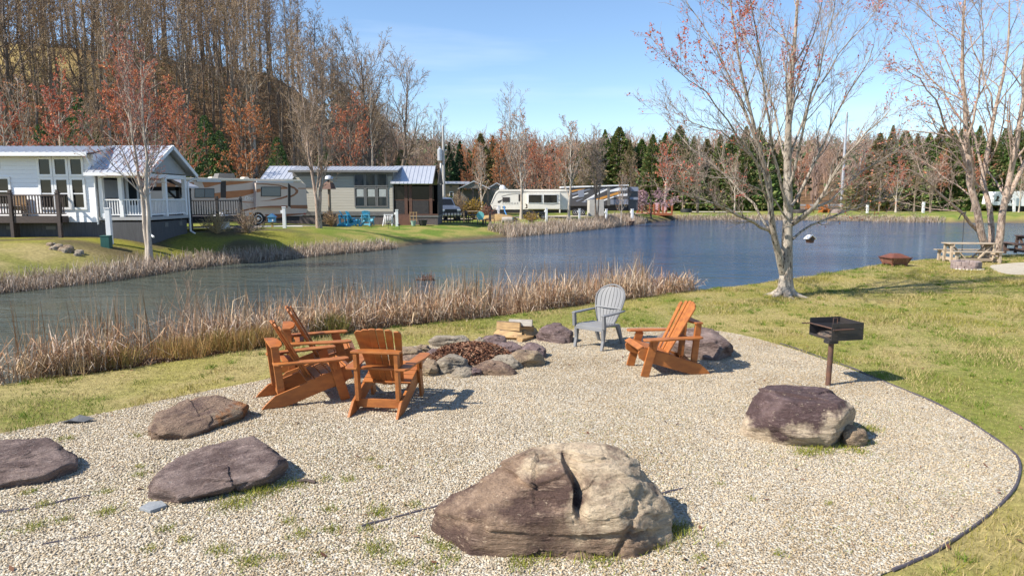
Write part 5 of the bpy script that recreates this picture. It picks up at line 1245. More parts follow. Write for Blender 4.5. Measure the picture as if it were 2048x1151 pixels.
# porch: floor, dark interior wall, posts, board infill below, screens above
MB().box((gx1 + .03, CY0, zfl - .15), (gx2, CY1, zfl)).build('porch_floor', greytrim_m, gc)
zmid = ZY(400, CY0)
mb = MB(); mb.box((gx1 + .03, CY1 - .08, zfl + .003), (gx2 - .1, CY1, pe2 - .03)); mb.build('porch_wall', screen_m, gc)
for u in (812, 821, 861.5):
    x = XY(u, CY0); MB().box((x - .12, CY0 + .01, zfl + .003), (x + .12, CY0 + .13, pe2 - .05)).build('porch_post', brownp_m, gc)
for u0, u1 in ((789, 811), (823, 857)):
    x0, x1 = XY(u0, CY0) + .05, XY(u1, CY0)
    mb = MB()
    for k_ in range(6): mb.box((x0, CY0 + .03 + .003 * (k_ % 2), zfl + .12 + k_ * (zmid - zfl - .15) / 6), (x1, CY0 + .07, zfl + .11 + (k_ + 1) * (zmid - zfl - .15) / 6))
    mb.build('board_panel', bwood_m, gc)
mb = MB(); mb.box((gx1 + .05, CY0 + .005, zfl + .003), (gx2, CY0 + .06, zfl + .11)); mb.box((gx1 + .05, CY0 + .02, zmid - .03), (gx2 - .3, CY0 + .1, zmid + .03)); mb.build('porch_rail', brownp_m, gc)
mb = MB(); mb.box((gx2 - .06, CY0 + .14, zfl + .003), (gx2, CY1 - .1, pe2 - .02)); mb.build('side_screen', screen_m, gc)
gs_m = Mglass('porch_glass', (.015, .014, .013), .1); gs_m.node_tree.nodes['Principled BSDF'].inputs['Specular IOR Level'].default_value = .22
mb = MB(); mb.box((gx1 + .1, CY0 + .085, zmid + .031), (gx2 - .35, CY0 + .095, pe2 - .2)); mb.build('glass', gs_m, gc)
x0, x1 = XY(709, CY0), XY(776, CY0); w3 = (x1 - x0) / 3
for i in range(3):
    window(gc, x0 + i * w3 + .01, x0 + (i + 1) * w3 - .01, ZY(373, CY0), ZY(346, CY0), CY0 - .03, greytrim_m, glass_m, fw=.09)
    o = window(gc, x0 + i * w3 + .01, x0 + (i + 1) * w3 - .01, ZY(414, CY0), ZY(374, CY0), CY0 - .003, greytrim_m, glass_m, 1, 2, fw=.09)
    xa, xb_ = x0 + i * w3 + .2, x0 + (i + 1) * w3 - .14; MB().box((xa, CY0 - .026, ZY(393, CY0)), (xb_, CY0 - .019, ZY(378, CY0))).build('blind', blind_m, o)
pt_m = M('white_pot', (.6, .55, .5), (.5, .5, .5), 5, .7)
# things standing in front of the cabin
cy_ = 52.3
tq_m = M('turquoise_paint', (.035, .28, .48), (.03, .24, .42), 5, .5); lb_m = M('light_blue_paint', (.16, .46, .62), (.14, .42, .57), 5, .5)
for u, rz, lb, mt_ in ((690, 1.9 + math.pi, 'bright blue adirondack chair nearest the birch trunk by the cabin', tq_m), (703, 2.2 + math.pi, 'bright blue adirondack chair partly in front of the other one', tq_m)):
    x = XY(u, cy_ - (0 if u < 700 else .9)); y = cy_ - (0 if u < 700 else .9); adirondack((x, y, zg(x, y)), rz, lb, mt_, 'blue_chair', 'blue chairs in front of the cabin', 1.18)
x = XY(732, cy_); adirondack((x, cy_ + .3, zg(x, cy_)), 3.05 + math.pi, 'light blue round-backed chair in front of the cabin windows', lb_m, 'blue_chair', 'blue chairs in front of the cabin', 1.2)
def hosecart(u, Y, label):
    x = XY(u, Y); r = empty('hose_reel', (x, Y, zg(x, Y)), .2, label, 'hose reel'); mb = MB()
    for s in (-.35, .35): mb.tube([(s - .1, -.3, 0), (s * .8, 0, .85), (s + .1, .3, 0)], .03, 6)
    mb.tube([(-.36, 0, .83), (.36, 0, .83)], .03, 6); mb.build('frame', white_m, r)
    mb = MB()
    for k_ in range(4): mb.tube([(-.2 + .13 * k_ + 0 * t, .28 * math.cos(t), .45 + .28 * math.sin(t)) for t in np.linspace(0, 2 * math.pi, 15)], .04, 6)
    mb.build('hose_coil', hose_m, r)
hosecart(776, 52.6, 'white hose reel stand against the cabin skirting')
tp_m = M('terracotta', (.20, .10, .07), (.16, .08, .06), 6, .8); gp_m = M('pale_green_pot', (.30, .42, .36), (.26, .38, .32), 6, .7)
def pot(u, Y, r, h, mat, label, cat='pot', trellis=False):
    x = XY(u, Y); o = empty('flower_pot', (x, Y, zg(x, Y) - .02), 0, label, cat)
    MB().lathe([(r * .7, 0), (r, h), (r * 1.08, h), (r * 1.08, h + .05), (r * .9, h + .05), (r * .85, h * .85), (.02, h * .85)], 14).build('pot', mat, o, True)
    if trellis:
        mb = MB()
        for s in (-.25, 0, .25): mb.box((s - .02, -.02, h * .8), (s + .02, .02, h + .75))
        for z in (.15, .4, .68): mb.box((-.29, -.025, h + z), (.29, .024, h + z + .035))
        mb.build('trellis', split_m, o)
pot(826, 52.6, .20, .33, gp_m, 'pale green pot with a wooden trellis before the cabin porch', 'pot', True); pot(845, 52.9, .34, .42, M('black_pot', (.03, .03, .03)), 'large black pot at the foot of the cabin porch')
panel_m = M('rust_panel', (.17, .08, .055), (.13, .06, .045), 6, .8)
x = XY(807, 53.3); o = MB().box((x - .45, 53.25, zg(x, 53.3) - .1), (x + .5, 53.32, zg(x, 53.3) + .78)).build('rust_panel', panel_m); tag(o, 'rust brown panel leaning on the porch skirting', 'panel')
bin_m = M('black_plastic', (.018, .02, .022), (.03, .03, .032), 6, .6)
x = XY(655, 47.5); bn = empty('storage_box', (x, 47.5, zg(x, 47.5)), .2, 'black lidded storage box right of the double birch trunk', 'box'); MB().box((-.55, -.4, -.05), (.55, .4, .8)).build('body', bin_m, bn, bevel=.03); MB().box((-.59, -.44, .804), (.59, .44, .9)).build('lid', bin_m, bn, bevel=.03)
x = XY(659, 50); ht = empty('patio_heater', (x, 50, zg(x, 50)), 0, 'brown post with a small shade and silver dome before the cabin wall', 'bird feeder pole')
MB().tube([(0, 0, 0), (0, 0, 2.75)], .11, 8).build('post', M('grey_post_wood', (.24, .18, .13), (.19, .14, .10), 6, .85), ht); MB().lathe([(.5, 2.7), (.36, 3.1), (.05, 3.35)], 4, (0, 0, 0), Matrix.Rotation(.5, 4, 'Z')).build('shade', brownp_m, ht)
MB().lathe([(.34, 3.42), (.30, 3.56), (.16, 3.66), (.02, 3.69)], 14).build('dome', galv_m, ht, True)
for u, v in ((742, 454), (775, 452), (797, 447)):
    x = XY(u, 49); o = empty('path_light', (x, 49, zg(x, 49)), 0, 'small dark garden light in the grass before the cabin', 'garden light', 'garden lights before the cabin'); MB().tube([(0, 0, -.1), (0, 0, .28)], .018, 6).build('stake', bin_m, o); MB().lathe([(.03, .27), (.10, .30), (.10, .34), (.02, .40)], 10).build('lamp', bin_m, o)

# ------------------------------------------------------------------ power pole
def pole(u, Y, h, r, mat, label, drum=True):
    x = XY(u, Y); o = empty('power_pole', (x, Y, zg(x, Y)), 0, label, 'pole'); MB().tube([(0, 0, -.2), (0, 0, h)], [r, r * .7], 10).build('pole', mat, o, True)
    if drum: MB().lathe([(.02, h * .62), (.26, h * .625), (.27, h * .70), (.26, h * .745), (.1, h * .76), (.1, h * .775), (.02, h * .775)], 14, (-.36, -.1, 0)).build('transformer', galv_m, o, True); MB().box((-.3, -.05, h * .66), (0, .05, h * .68)).build('bracket', galv_m, o)
    return o
polew_m = M('pale_pole', (.44, .43, .42), (.38, .37, .36), 3, .8)
pole(888, 72, 9.4, .17, polew_m, 'pale power pole with a transformer behind the cabin porch'); pole(882.5, 71.5, 5.6, .13, white_m, 'shorter white pole close beside the transformer pole', False)
o = pole(1683, 150, 20, .32, galv_m, 'tall steel pole on the far slope behind the maple', False)
pole(1716, 150, 10.5, .2, polew_m, 'thin pale pole right of the tall steel pole', False)

# ------------------------------------------------------------------ pickup beside the cabin
paint_m = M('slate_blue_paint', (.10, .12, .17), (.09, .11, .15), 3, .25, spec=.6)
x = XY(884, 63.5); pk = empty('pickup_truck', (x, 63.5, zg(x, 63.5)), -1.15, 'slate blue pickup truck parked behind the cabin porch', 'truck')
body = [(-2.4, .55), (2.3, .55), (2.5, .75), (2.5, 1.05), (2.3, 1.25), (1.1, 1.38), (.35, 2.0), (-.2, 2.1), (-1.3, 2.08), (-1.55, 1.35), (-2.5, 1.3), (-2.5, .7)]
MB().prism(body, -.92, .92, lambda a_, b_, c_: (a_, c_, b_)).build('body', paint_m, pk, bevel=.06)
for s in (-1, 1): MB().prism([(.85, 1.42), (.28, 1.95), (-.25, 2.0), (-1.2, 1.98), (-1.38, 1.42)], s * .925, s * .935, lambda a_, b_, c_: (a_, c_, b_)).build('side_window', glassd_m, pk)
MB().add([(1.06, -.8, 1.43), (1.06, .8, 1.43), (.42, .74, 1.985), (.42, -.74, 1.985)], [(0, 1, 2, 3)]).build('windscreen', glassd_m, pk)
MB().box((2.48, -.55, .78), (2.53, .55, 1.08)).build('grille', bin_m, pk); MB().box((2.42, -.95, .5), (2.62, .95, .72)).build('bumper', chrome_m, pk, bevel=.03)
for s in (-.75, .75): MB().box((2.45, s - .16, .86), (2.525, s + .16, 1.06)).build('headlight', white_m, pk, bevel=.02)
for sx in (-1.6, 1.6):
    wheel(pk, sx, .4, .4, -.94, .24); wheel(pk, sx, .4, .4, .7, .24)

# ------------------------------------------------------------------ far tan cabin
tan2_m = Mlap('tan_lap', (.30, .235, .15), (.27, .21, .13), .25)
fc = empty('cabin', (0, 0, 0), 0, 'tan cabin with two small metal gables, half hidden behind bare trees', 'cabin')
FY = 84.0; fx = lambda u: XY(u, FY); fz = lambda v: ZY(v, FY)
MB().box((fx(862), FY, zg(0, FY) - .2), (fx(918), FY + 4, fz(370))).build('wall', tan2_m, fc)
ribbed_roof('roof', fc, fx(860), fx(938), (FY - .5, fz(367)), (FY + 2, fz(362)), rib=.5); ribbed_roof('roof', fc, fx(860), fx(938), (FY + 4.5, fz(367)), (FY + 2, fz(362) - .003), rib=.5)
window(fc, fx(899), fx(907), fz(408), fz(383), FY, white_m, glass_m, 1, 2); window(fc, fx(899), fx(905), fz(374.5), fz(371), FY, greytrim_m, glass_m)
def gable(x0, x1, y0, y1, ze_, zr_2, nm):
    xm = (x0 + x1) / 2
    for a_, b_ in ((x0, xm), (x1, xm)):
        mb = MB(); mb.add([(a_, y0, ze_), (a_, y1, ze_), (b_, y1, zr_2), (b_, y0, zr_2), (a_, y0, ze_ - .12), (a_, y1, ze_ - .12), (b_, y1, zr_2 - .12), (b_, y0, zr_2 - .12)], [(0, 1, 2, 3), (7, 6, 5, 4), (0, 4, 5, 1), (1, 5, 6, 2), (2, 6, 7, 3), (3, 7, 4, 0)]); mb.build('roof', roof_m, fc)
    MB().prism([(x0 + .3, ze_), (x1 - .3, ze_), (xm, zr_2 - .25)], y0 + .15, y0 + .3, lambda a_, b_, c_: (a_, c_, b_)).build('gable', greytrim_m, fc)
gable(fx(919), fx(981), FY - 2.5, FY + 2, fz(377), fz(362), 0); gable(fx(972), fx(1016), FY - 1.0, FY + 2, fz(378), fz(365), 1)
for u in (922, 948, 960, 977): MB().box((fx(u) - .12, FY - 2.3, zg(0, FY) - .2), (fx(u) + .12, FY - 2.05, fz(376))).build('porch_post', bwood_m, fc)
MB().box((fx(919), FY - .9, zg(0, FY) - .2), (fx(1012), FY + 3.8, fz(379))).build('wall', greytrim_m, fc)
MB().box((fx(923), FY - 2.3, fz(420)), (fx(977), FY - 2.15, fz(410))).build('porch_railing', bwood_m, fc)

# ------------------------------------------------------------------ cream fifth-wheel trailer and striped trailer
ivory_m = M('trailer_ivory', (.77, .735, .66), (.72, .69, .62), 2, .4, spec=.4); swoosh_m = M('trailer_dark_swoosh', (.075, .068, .062), (.06, .055, .05), 3, .4); grey_sw = M('trailer_grey', (.30, .28, .26), (.26, .25, .23), 3, .4)
TY = 70.0; tz = zg(3, TY)
t1 = empty('travel_trailer', (0, 0, 0), 0, 'cream fifth-wheel travel trailer with dark swooshes and two big windows', 'trailer')
Z3 = lambda pts: [(860 + x / 7.314, 340 + y / 7.314) for x, y in pts]
def wp_(pts, Y): return [(WY(u, v, Y).x, WY(u, v, Y).z) for u, v in pts]
fr2 = lambda a_, b_, c_: (a_, c_, b_)
def plate(root, name, px, Y, mat, d0=.008, d1=.001): return MB().prism(wp_(px, Y), Y - d0, Y - d1, fr2).build(name, mat, root)
MB().prism(wp_(Z3([(885, 500), (935, 375), (965, 315), (1010, 285), (2030, 282), (2030, 578), (925, 578), (905, 540)]), TY), TY, TY + 2.5, fr2).build('body', ivory_m, t1, bevel=.03)
MB().prism(wp_(Z3([(1430, 330), (1905, 330), (1905, 570), (1430, 570)]), TY - .4), TY - .4, TY - .002, fr2).build('slide_out', ivory_m, t1, bevel=.02)
MB().prism(wp_(Z3([(1000, 312), (2030, 312), (2030, 322), (1000, 322)]), TY), TY - .03, TY - .002, fr2).build('awning', grey_sw, t1)
for px in ([(1060, 398), (1165, 398), (1165, 466), (1060, 466)], [(1295, 355), (1335, 355), (1335, 455), (1295, 455)]): 
    o = plate(t1, 'window', Z3(px), TY, bwood_m, .03); 
for px in ([(1437, 357), (1640, 357), (1640, 480), (1437, 480)], [(1657, 357), (1865, 357), (1865, 480), (1657, 480)]):
    o = plate(t1, 'window', Z3(px), TY - .4, white_m, .04); cx_, cyy = (px[0][0] + px[1][0]) / 2, (px[0][1] + px[2][1]) / 2
    plate(o, 'glass', Z3([(cx_ + (a_ - cx_) * .94, cyy + (b_ - cyy) * .92) for a_, b_ in px]), TY - .4, glassd_m, .05, .038)
plate(t1, 'swoosh', Z3([(990, 455), (1060, 430), (1050, 450), (1020, 482), (990, 478)]), TY, swoosh_m); plate(t1, 'swoosh', Z3([(1040, 382), (1160, 350), (1330, 338), (1330, 345), (1160, 362), (1050, 390)]), TY, grey_sw)
plate(t1, 'swoosh', Z3([(1395, 488), (1425, 500), (1428, 560), (1380, 560), (1410, 540)]), TY, swoosh_m); plate(t1, 'swoosh', Z3([(1600, 495), (1800, 500), (1895, 488), (1895, 496), (1800, 510), (1700, 505)]), TY - .4, grey_sw)
plate(t1, 'nose_band', Z3([(888, 500), (962, 352), (1005, 318), (1010, 326), (970, 360), (905, 500)]), TY, grey_sw)
plate(t1, 'hatch', Z3([(930, 522), (1028, 522), (1028, 570), (930, 570)]), TY, grey_sw, .006); plate(t1, 'hatch', Z3([(936, 528), (1022, 528), (1022, 565), (936, 565)]), TY, ivory_m, .012); plate(t1, 'vent', Z3([(1060, 532), (1102, 532), (1102, 556), (1060, 556)]), TY, swoosh_m, .02)
q_ = WY(*Z3([(1058, 502)])[0], TY); lettering('COUGAR', .30, grey_sw, t1, (q_.x, TY - .008, q_.z), 0, 1.5)
MB().prism(wp_(Z3([(915, 580), (2025, 580), (2025, 625), (1000, 625)]), TY + .1), TY + .1, TY + 2.3, fr2).build('underbody', bwood_m, t1)
for a_ in (1520, 1640): q_ = WY(*Z3([(a_, 650)])[0], TY); wheel(t1, q_.x, tz + .36, .36, TY - .05, .24)
MB().lathe([(.3, 0), (.3, .22), (.22, .36), (.02, .42)], 14, (WY(1005, 380, TY + 1).x, TY + 1, ZY(378, TY))).build('antenna_dome', white_m, t1, True)
rp_ = wp_(Z3([(1890, 575), (1890, 625)]), TY - .4); MB().box((rp_[0][0], TY - .38, rp_[1][1]), (rp_[0][0] + .12, TY - .3, rp_[0][1])).build('stabiliser', ivory_m, t1)
T2 = 80.0; t2 = empty('travel_trailer', (0, 0, 0), 0, 'dark trailer with diagonal white, grey and orange stripes behind the cream one', 'trailer')
Z4 = lambda pts: [(1110 + x / 7.314, 340 + y / 7.314) for x, y in pts]
dk_m = M('trailer_charcoal', (.085, .08, .085), (.07, .066, .07), 3, .35); or_m = M('trailer_orange', (.62, .30, .07), (.57, .27, .06), 3, .35); bl_m = M('trailer_blue_grey', (.24, .26, .32), (.21, .23, .29), 3, .4)
MB().prism(wp_(Z4([(100, 262), (1070, 240), (1070, 505), (830, 520), (100, 530)]), T2), T2, T2 + 2.5, fr2).build('body', dk_m, t2, bevel=.03)
MB().prism(wp_(Z4([(90, 240), (1080, 212), (1080, 228), (90, 262)]), T2 - .1), T2 - .1, T2 + 2.6, fr2).build('roof', white_m, t2)
for px, m_ in (([(600, 420), (960, 305), (960, 345), (690, 425), (610, 440)], or_m), ([(690, 440), (960, 348), (1060, 345), (1060, 380), (900, 385), (720, 450)], white_m), ([(420, 450), (620, 330), (760, 270), (800, 275), (640, 350), (470, 455)], white_m), ([(380, 470), (560, 400), (600, 405), (440, 475)], bl_m),
                ([(230, 300), (440, 262), (440, 275), (250, 320)], or_m), ([(240, 345), (500, 275), (520, 282), (260, 365)], bl_m), ([(250, 400), (480, 330), (490, 340), (260, 412)], white_m), ([(930, 255), (1060, 262), (1060, 300), (980, 300), (800, 320), (760, 310)], white_m), ([(640, 300), (720, 265), (735, 268), (660, 310)], bl_m), ([(300, 450), (400, 415), (410, 420), (320, 462)], bl_m)):
    plate(t2, 'stripe', Z4(px), T2, m_)
plate(t2, 'window', Z4([(330, 300), (425, 280), (425, 390), (345, 400)]), T2, bl_m, .02); MB().prism(wp_(Z4([(765, 260), (805, 258), (800, 520), (770, 520)]), T2 - .5), T2 - .5, T2 - .35, fr2).build('awning_arm', greytrim_m, t2)
MB().prism(wp_(Z4([(810, 430), (1070, 425), (1070, 500), (810, 500)]), T2), T2 - .02, T2 - .002, fr2).build('lower_panel', bl_m, t2)
MB().prism(wp_(Z4([(100, 530), (1060, 520), (1060, 590), (100, 590)]), T2 + .3), T2 + .3, T2 + 2.3, fr2).build('underbody', bwood_m, t2)
for a_ in (300, 400): q_ = WY(*Z4([(a_, 560)])[0], T2); wheel(t2, q_.x, zg(q_.x, T2) + .4, .4, T2 - .04, .24)
MB().prism(wp_(Z4([(1090, 245), (1220, 248), (1220, 310), (1090, 305)]), T2 + .3), T2 + .3, T2 + 2.2, fr2).build('rear_cap', bl_m, t2); MB().prism(wp_(Z4([(1090, 395), (1215, 398), (1215, 435), (1090, 430)]), T2 + .3), T2 + .3, T2 + 2.2, fr2).build('rear_cap', bl_m, t2); MB().prism(wp_(Z4([(1072, 240), (1215, 310), (1215, 590), (1072, 590)]), T2 + .4), T2 + .45, T2 + 2.0, fr2).build('rear_wall', dk_m, t2)
# third, white rig behind the birches
T3 = 104.0; t3 = empty('travel_trailer', (0, 0, 0), 0, 'white travel trailer behind the river birch trunks', 'trailer'); wt_m = M('trailer_white', (.80, .80, .80), (.74, .75, .76), 2, .4)
Z7 = lambda pts: [(1840 + x / 5.755, 360 + y / 5.755) for x, y in pts]
MB().prism(wp_(Z7([(838, 275), (860, 170), (890, 135), (1500, 122), (1500, 300), (1060, 300), (1000, 290), (850, 290)]), T3), T3, T3 + 2.5, fr2).build('body', wt_m, t3, bevel=.03)
plate(t3, 'swoosh', Z7([(850, 250), (900, 190), (918, 200), (900, 225), (920, 240)]), T3, swoosh_m); plate(t3, 'swoosh', Z7([(1010, 235), (1060, 225), (1075, 250), (1040, 270), (1050, 245)]), T3, swoosh_m); plate(t3, 'window', Z7([(1045, 165), (1075, 165), (1075, 200), (1045, 200)]), T3, glassd_m, .03); plate(t3, 'window', Z7([(880, 185), (910, 180), (905, 220), (885, 222)]), T3, glassd_m, .03)
plate(t3, 'window', Z7([(1200, 160), (1330, 160), (1330, 220), (1200, 220)]), T3, glassd_m, .03)
MB().prism(wp_(Z7([(1075, 130), (1100, 130), (1100, 385), (1075, 385)]), T3 - .6), T3 - .6, T3 - .4, fr2).build('awning_arm', wt_m, t3); MB().prism(wp_(Z7([(1000, 302), (1500, 302), (1500, 370), (1000, 370)]), T3 + .4), T3 + .4, T3 + 2.2, fr2).build('underbody', bwood_m, t3)
for a_ in (1240, 1320): q_ = WY(*Z7([(a_, 370)])[0], T3); wheel(t3, q_.x, zg(q_.x, T3) + .4, .4, T3 - .04, .24)

# ------------------------------------------------------------------ concrete block, red deck, patio set, odds and ends
o = MB().prism(wp_([(1179, 400), (1208, 399.5), (1208.5, 432), (1178.5, 432.5)], 72.5), 72.5, 74.6, fr2).build('concrete_block', concrete_m, None, bevel=.03); tag(o, 'tall pale concrete block on a slab at the pond edge', 'concrete block')
sl = MB(); xx0, xx1 = XY(1110, 70), XY(1228, 72); zz = zg(11, 71); sl.box((xx0, 68.8, zz - .6), (xx1, 75.5, zz + .1)); tag(sl.build('concrete_slab', concrete_m), 'pale concrete slab pad under the concrete block', 'slab')
rw_m = M('red_deck_wood', (.36, .115, .045), (.30, .095, .04), 5, .7)
rdk = empty('red_deck', (0, 0, 0), 0, 'low red-stained deck with posts beside the blossom tree', 'deck'); RY = 90.0; rx = lambda u: XY(u, RY); rzf = ZY(426.5, RY)
MB().box((rx(1281), RY, rzf - .28), (rx(1346), RY + 3.5, rzf)).build('deck_boards', rw_m, rdk)
for u in (1285, 1310, 1319, 1327, 1345): 
    for y in (RY + .1, RY + 3.4): MB().box((rx(u) - .1, y - .1, rzf + .002), (rx(u) + .1, y + .1, rzf + (1.2 if u < 1340 else 1.7))).build('post', rw_m, rdk)
railing('railing', rdk, (rx(1286), RY + 3.4), (rx(1344), RY + 3.4), rzf, rzf + 1.0, rw_m, .3)
cl_m = M('striped_towel', (.55, .25, .27), (.65, .55, .55), 6, .9, stretch=(6, 6, .2))
for u, lb in ((1325, 'reddish towel hanging on the red deck rail, left of two'), (1339, 'reddish towel hanging at the corner post of the red deck')):
    x = rx(u); mb = MB(); mb.box((x - .35, RY + 3.2, rzf + .35), (x + .35, RY + 3.23, rzf + 1.35)); tag(mb.build('towel', cl_m), lb, 'towel')
metal_m = M('dark_patio_metal', (.035, .03, .03), (.05, .04, .04), 6, .6); wd_m = M('patio_table_wood', (.38, .29, .18), (.32, .24, .15), 5, .8)
PY = 57.5
def ptable(u, Y, w, h, label, top):
    x = XY(u, Y); z = zg(x, Y); r = empty('patio_table', (x, Y, z), 0, label, 'table'); MB().box((-w / 2, -.4, h - .05), (w / 2, .4, h)).build('table_top', top, r, bevel=.01)
    for sx in (-1, 1):
        for sy in (-1, 1): MB().box((sx * (w / 2 - .06) - .03, sy * .34 - .03, -.05), (sx * (w / 2 - .06) + .03, sy * .34 + .03, h - .052)).build('leg', top if top is wd_m else metal_m, r)
ptable(943, 60, 1.5, .95, 'high wooden table behind the turquoise chair', wd_m); ptable(951, 57.6, 1.3, .72, 'dark patio table beside the turquoise chair', metal_m)
def pchair(u, Y, rz, label, mat, rnd=False):
    x = XY(u, Y); z = zg(x, Y); r = empty('patio_chair', (x, Y, z), rz, label, 'chair'); MB().box((-.27, -.27, .42), (.27, .27, .48)).build('seat', mat, r, bevel=.02)
    if rnd: MB().lathe([(.02, -.02), (.30, -.02), (.32, 0), (.30, .02), (.02, .02)], 18, (0, .3, .78), MY).build('backrest', mat, r)
    else:
        mb = MB()
        for k_ in range(5): mb.box((-.26 + k_ * .12, .24, .49), (-.21 + k_ * .12, .27, 1.0))
        mb.box((-.27, .235, .95), (.27, .275, 1.02)); mb.build('backrest', mat, r)
    for sx in (-.25, .25):
        for sy in (-.25, .25): MB().box((sx - .02, sy - .02, 0), (sx + .02, sy + .02, .42)).build('leg', metal_m, r)
teal_m = M('teal_plastic', (.16, .48, .47), (.13, .42, .42), 5, .5)
pchair(961, 56.6, math.pi, 'turquoise round-backed chair at the dark patio table', teal_m, True); pchair(937, 57.2, 1.2, 'dark slatted patio chair left of the dark patio table', metal_m); pchair(974, 57.0, -1.2, 'dark slatted patio chair right of the turquoise chair', metal_m); pchair(980, 58.2, -2.4, 'dark slatted patio chair farthest from the cabin at the patio table', metal_m)
mf = empty('metal_fence', (0, 0, 0), 0, 'open black metal fence beside the cabin porch', 'fence'); xa, xb_ = XY(888, 57.3), XY(932, 58.5)
for k_ in range(8):
    t = k_ / 7; x = xa + (xb_ - xa) * t; y = 57.3 + 1.2 * t; z = zg(x, y); MB().box((x - .035, y - .035, z - .1), (x + .035, y + .035, z + 1.0)).build('post', metal_m, mf)
mb = MB()
for h_ in (.98, .55, .2): mb.beam((xa, 57.3, zg(xa, 57.3) + h_), (xb_, 58.5, zg(xb_, 58.5) + h_), .03, .04)
mb.build('rail', metal_m, mf)
def barrel(u, Y, r, ln, mat, label, cap):
    x = XY(u, Y); z = zg(x, Y); o = empty('barrel', (x, Y, z + r), .1, label, 'barrel'); MX = Matrix.Rotation(math.pi / 2, 4, 'Y'); MB().lathe([(r * .92, -ln / 2), (r, -ln / 4), (r, ln / 4), (r * .92, ln / 2)], 18, (0, 0, 0), MX).build('body', mat, o, True); MB().lathe([(r * .94, 0), (r * .94, .12), (r * .5, .13)], 18, (ln / 2, 0, 0), MX).build('end_cap', cap, o)
barrel(1014, 60, .27, .9, M('barrel_tan', (.46, .40, .34), (.4, .35, .3), 5, .8), 'tan drum lying on its side at the pond edge', M('dark_green_cap', (.03, .07, .06), (.03, .06, .05), 5, .6))
mulch_m = M('straw_heap', (.36, .24, .10), (.28, .18, .08), 10, .95, .8, 30, .03)
x = XY(998, 62.5); d, f = ico(4); P_ = d * np.array([1.7, .9, .62]) * (1 + .35 * (fbm(d * 3, 4, 3)[:, None] - .5)); o = npmesh('straw_heap', P_, [f], mulch_m, None, True); o.location = (x, 62.5, zg(x, 62.5)); tag(o, 'rounded heap of tan straw in front of the cream trailer', 'straw heap')
q_ = WY(1009, 430, 66); mb = MB().tube([WY(1008, 412, 69.5), WY(1009.5, 422, 69), WY(1013, 430, 67), WY(1025, 434, 66)], .06, 6); tag(mb.build('blue_hose', M('blue_hose', (.06, .22, .5)), None, True), 'blue hose hanging from the front of the cream trailer', 'hose')
qd = empty('utility_cart', (XY(1070, 67), 67, zg(XY(1070, 67), 67)), .2, 'dark four-wheeled utility cart in front of the cream trailer', 'cart'); MB().prism([(-1.5, .55), (1.3, .75), (1.6, 1.05), (.2, 1.1), (-.8, 1.35), (-1.6, 1.1)], -.5, .5, fr2).build('body', bin_m, qd, bevel=.05)
for sx in (-1.0, 1.0): wheel(qd, sx, .32, .32, -.62, .2); wheel(qd, sx, .32, .32, .42, .2)
qd.scale = (.8, .7, .62)
pot(1259, 75, .6, .6, tp_m, 'wide terracotta planter by the far pedestal', 'planter'); 
def fpit(u, v, Y, r, h, label, mat): x = XY(u, Y); z = zg(x, Y); o = MB().lathe([(r, -.05), (r * 1.03, h * .5), (r * .98, h), (r * .75, h), (r * .7, .1), (.02, .08)], 16, (x, Y, z)).build('far_fire_ring', mat, None, True); tag(o, label, 'fire ring')
fpit(1373, 420, 100, .8, .5, 'dark fire ring on the far lawn near the red deck', bin_m); fpit(1600, 424, 96, 1.0, .5, 'low dark fire ring on the far lawn, seen between the maple stems', metal_m); fpit(1676, 424, 96, .85, .55, 'purple brown fire ring on the far lawn right of the maple stems', blk_m)
for u, lb in ((1620, 'orange chair on the far lawn, left of three'), (1647, 'orange chair on the far lawn in the middle of three'), (1657, 'orange chair on the far lawn with a grey seat, right of three')):
    x = XY(u, 98); adirondack((x, 98, zg(x, 98)), 3.1 + (u % 7) * .1, lb, orange_m, 'far_orange_chair', 'orange chairs on the far lawn', 1.25)
# guard rail along the far road and the road itself
road_m = M('asphalt', (.16, .155, .15), (.12, .118, .115), 1, .9)
o = sheet('road', np.array([[40, 128], [140, 122], [140, 130], [40, 136]]), .03, road_m, 'far road beyond the lawn', True, 'structure', 2.0)
gr_ = empty('guard_rail', (0, 0, 0), 0, 'long steel guard rail along the far road', 'guard rail'); mb = MB()
pts = [(42 + i * 4, 127 - i * .23) for i in range(24)]
for i in range(23): (xa, ya), (xb_, yb_) = pts[i], pts[i + 1]; mb.beam((xa, ya, zg(xa, ya) + .72), (xb_, yb_, zg(xb_, yb_) + .72), .06, .32)
mb.build('rail', galv_m, gr_); mb = MB()
for x, y in pts: MB().box((x - .08, y + .05, zg(x, y) - .1), (x + .08, y + .2, zg(x, y) + .75)).build('post', galv_m, gr_)
drive_m = M('pale_drive', (.48, .43, .34), (.42, .37, .29), 1.2, .95, world=True)
sheet('drive', np.array([[-1, 67.5], [11, 78.5], [16, 88], [24, 99], [20, 100], [11, 86], [-1, 73], [-9, 67], [-9, 62.5]]), .03, drive_m, 'pale gravel drive between the trailers and the pond', True, 'structure', .5)
sheet('pad', np.array([[-17, 43.2], [-13.2, 47.5], [-14.5, 50], [-23, 42.5]]), .03, drive_m, 'gravel pad under the motorhome', True, 'structure', .4)
sheet('drive', np.array([[26, 100], [36, 100], [36, 105], [26, 105]]), .03, drive_m, 'pale drive by the red deck', True, 'structure', .5)
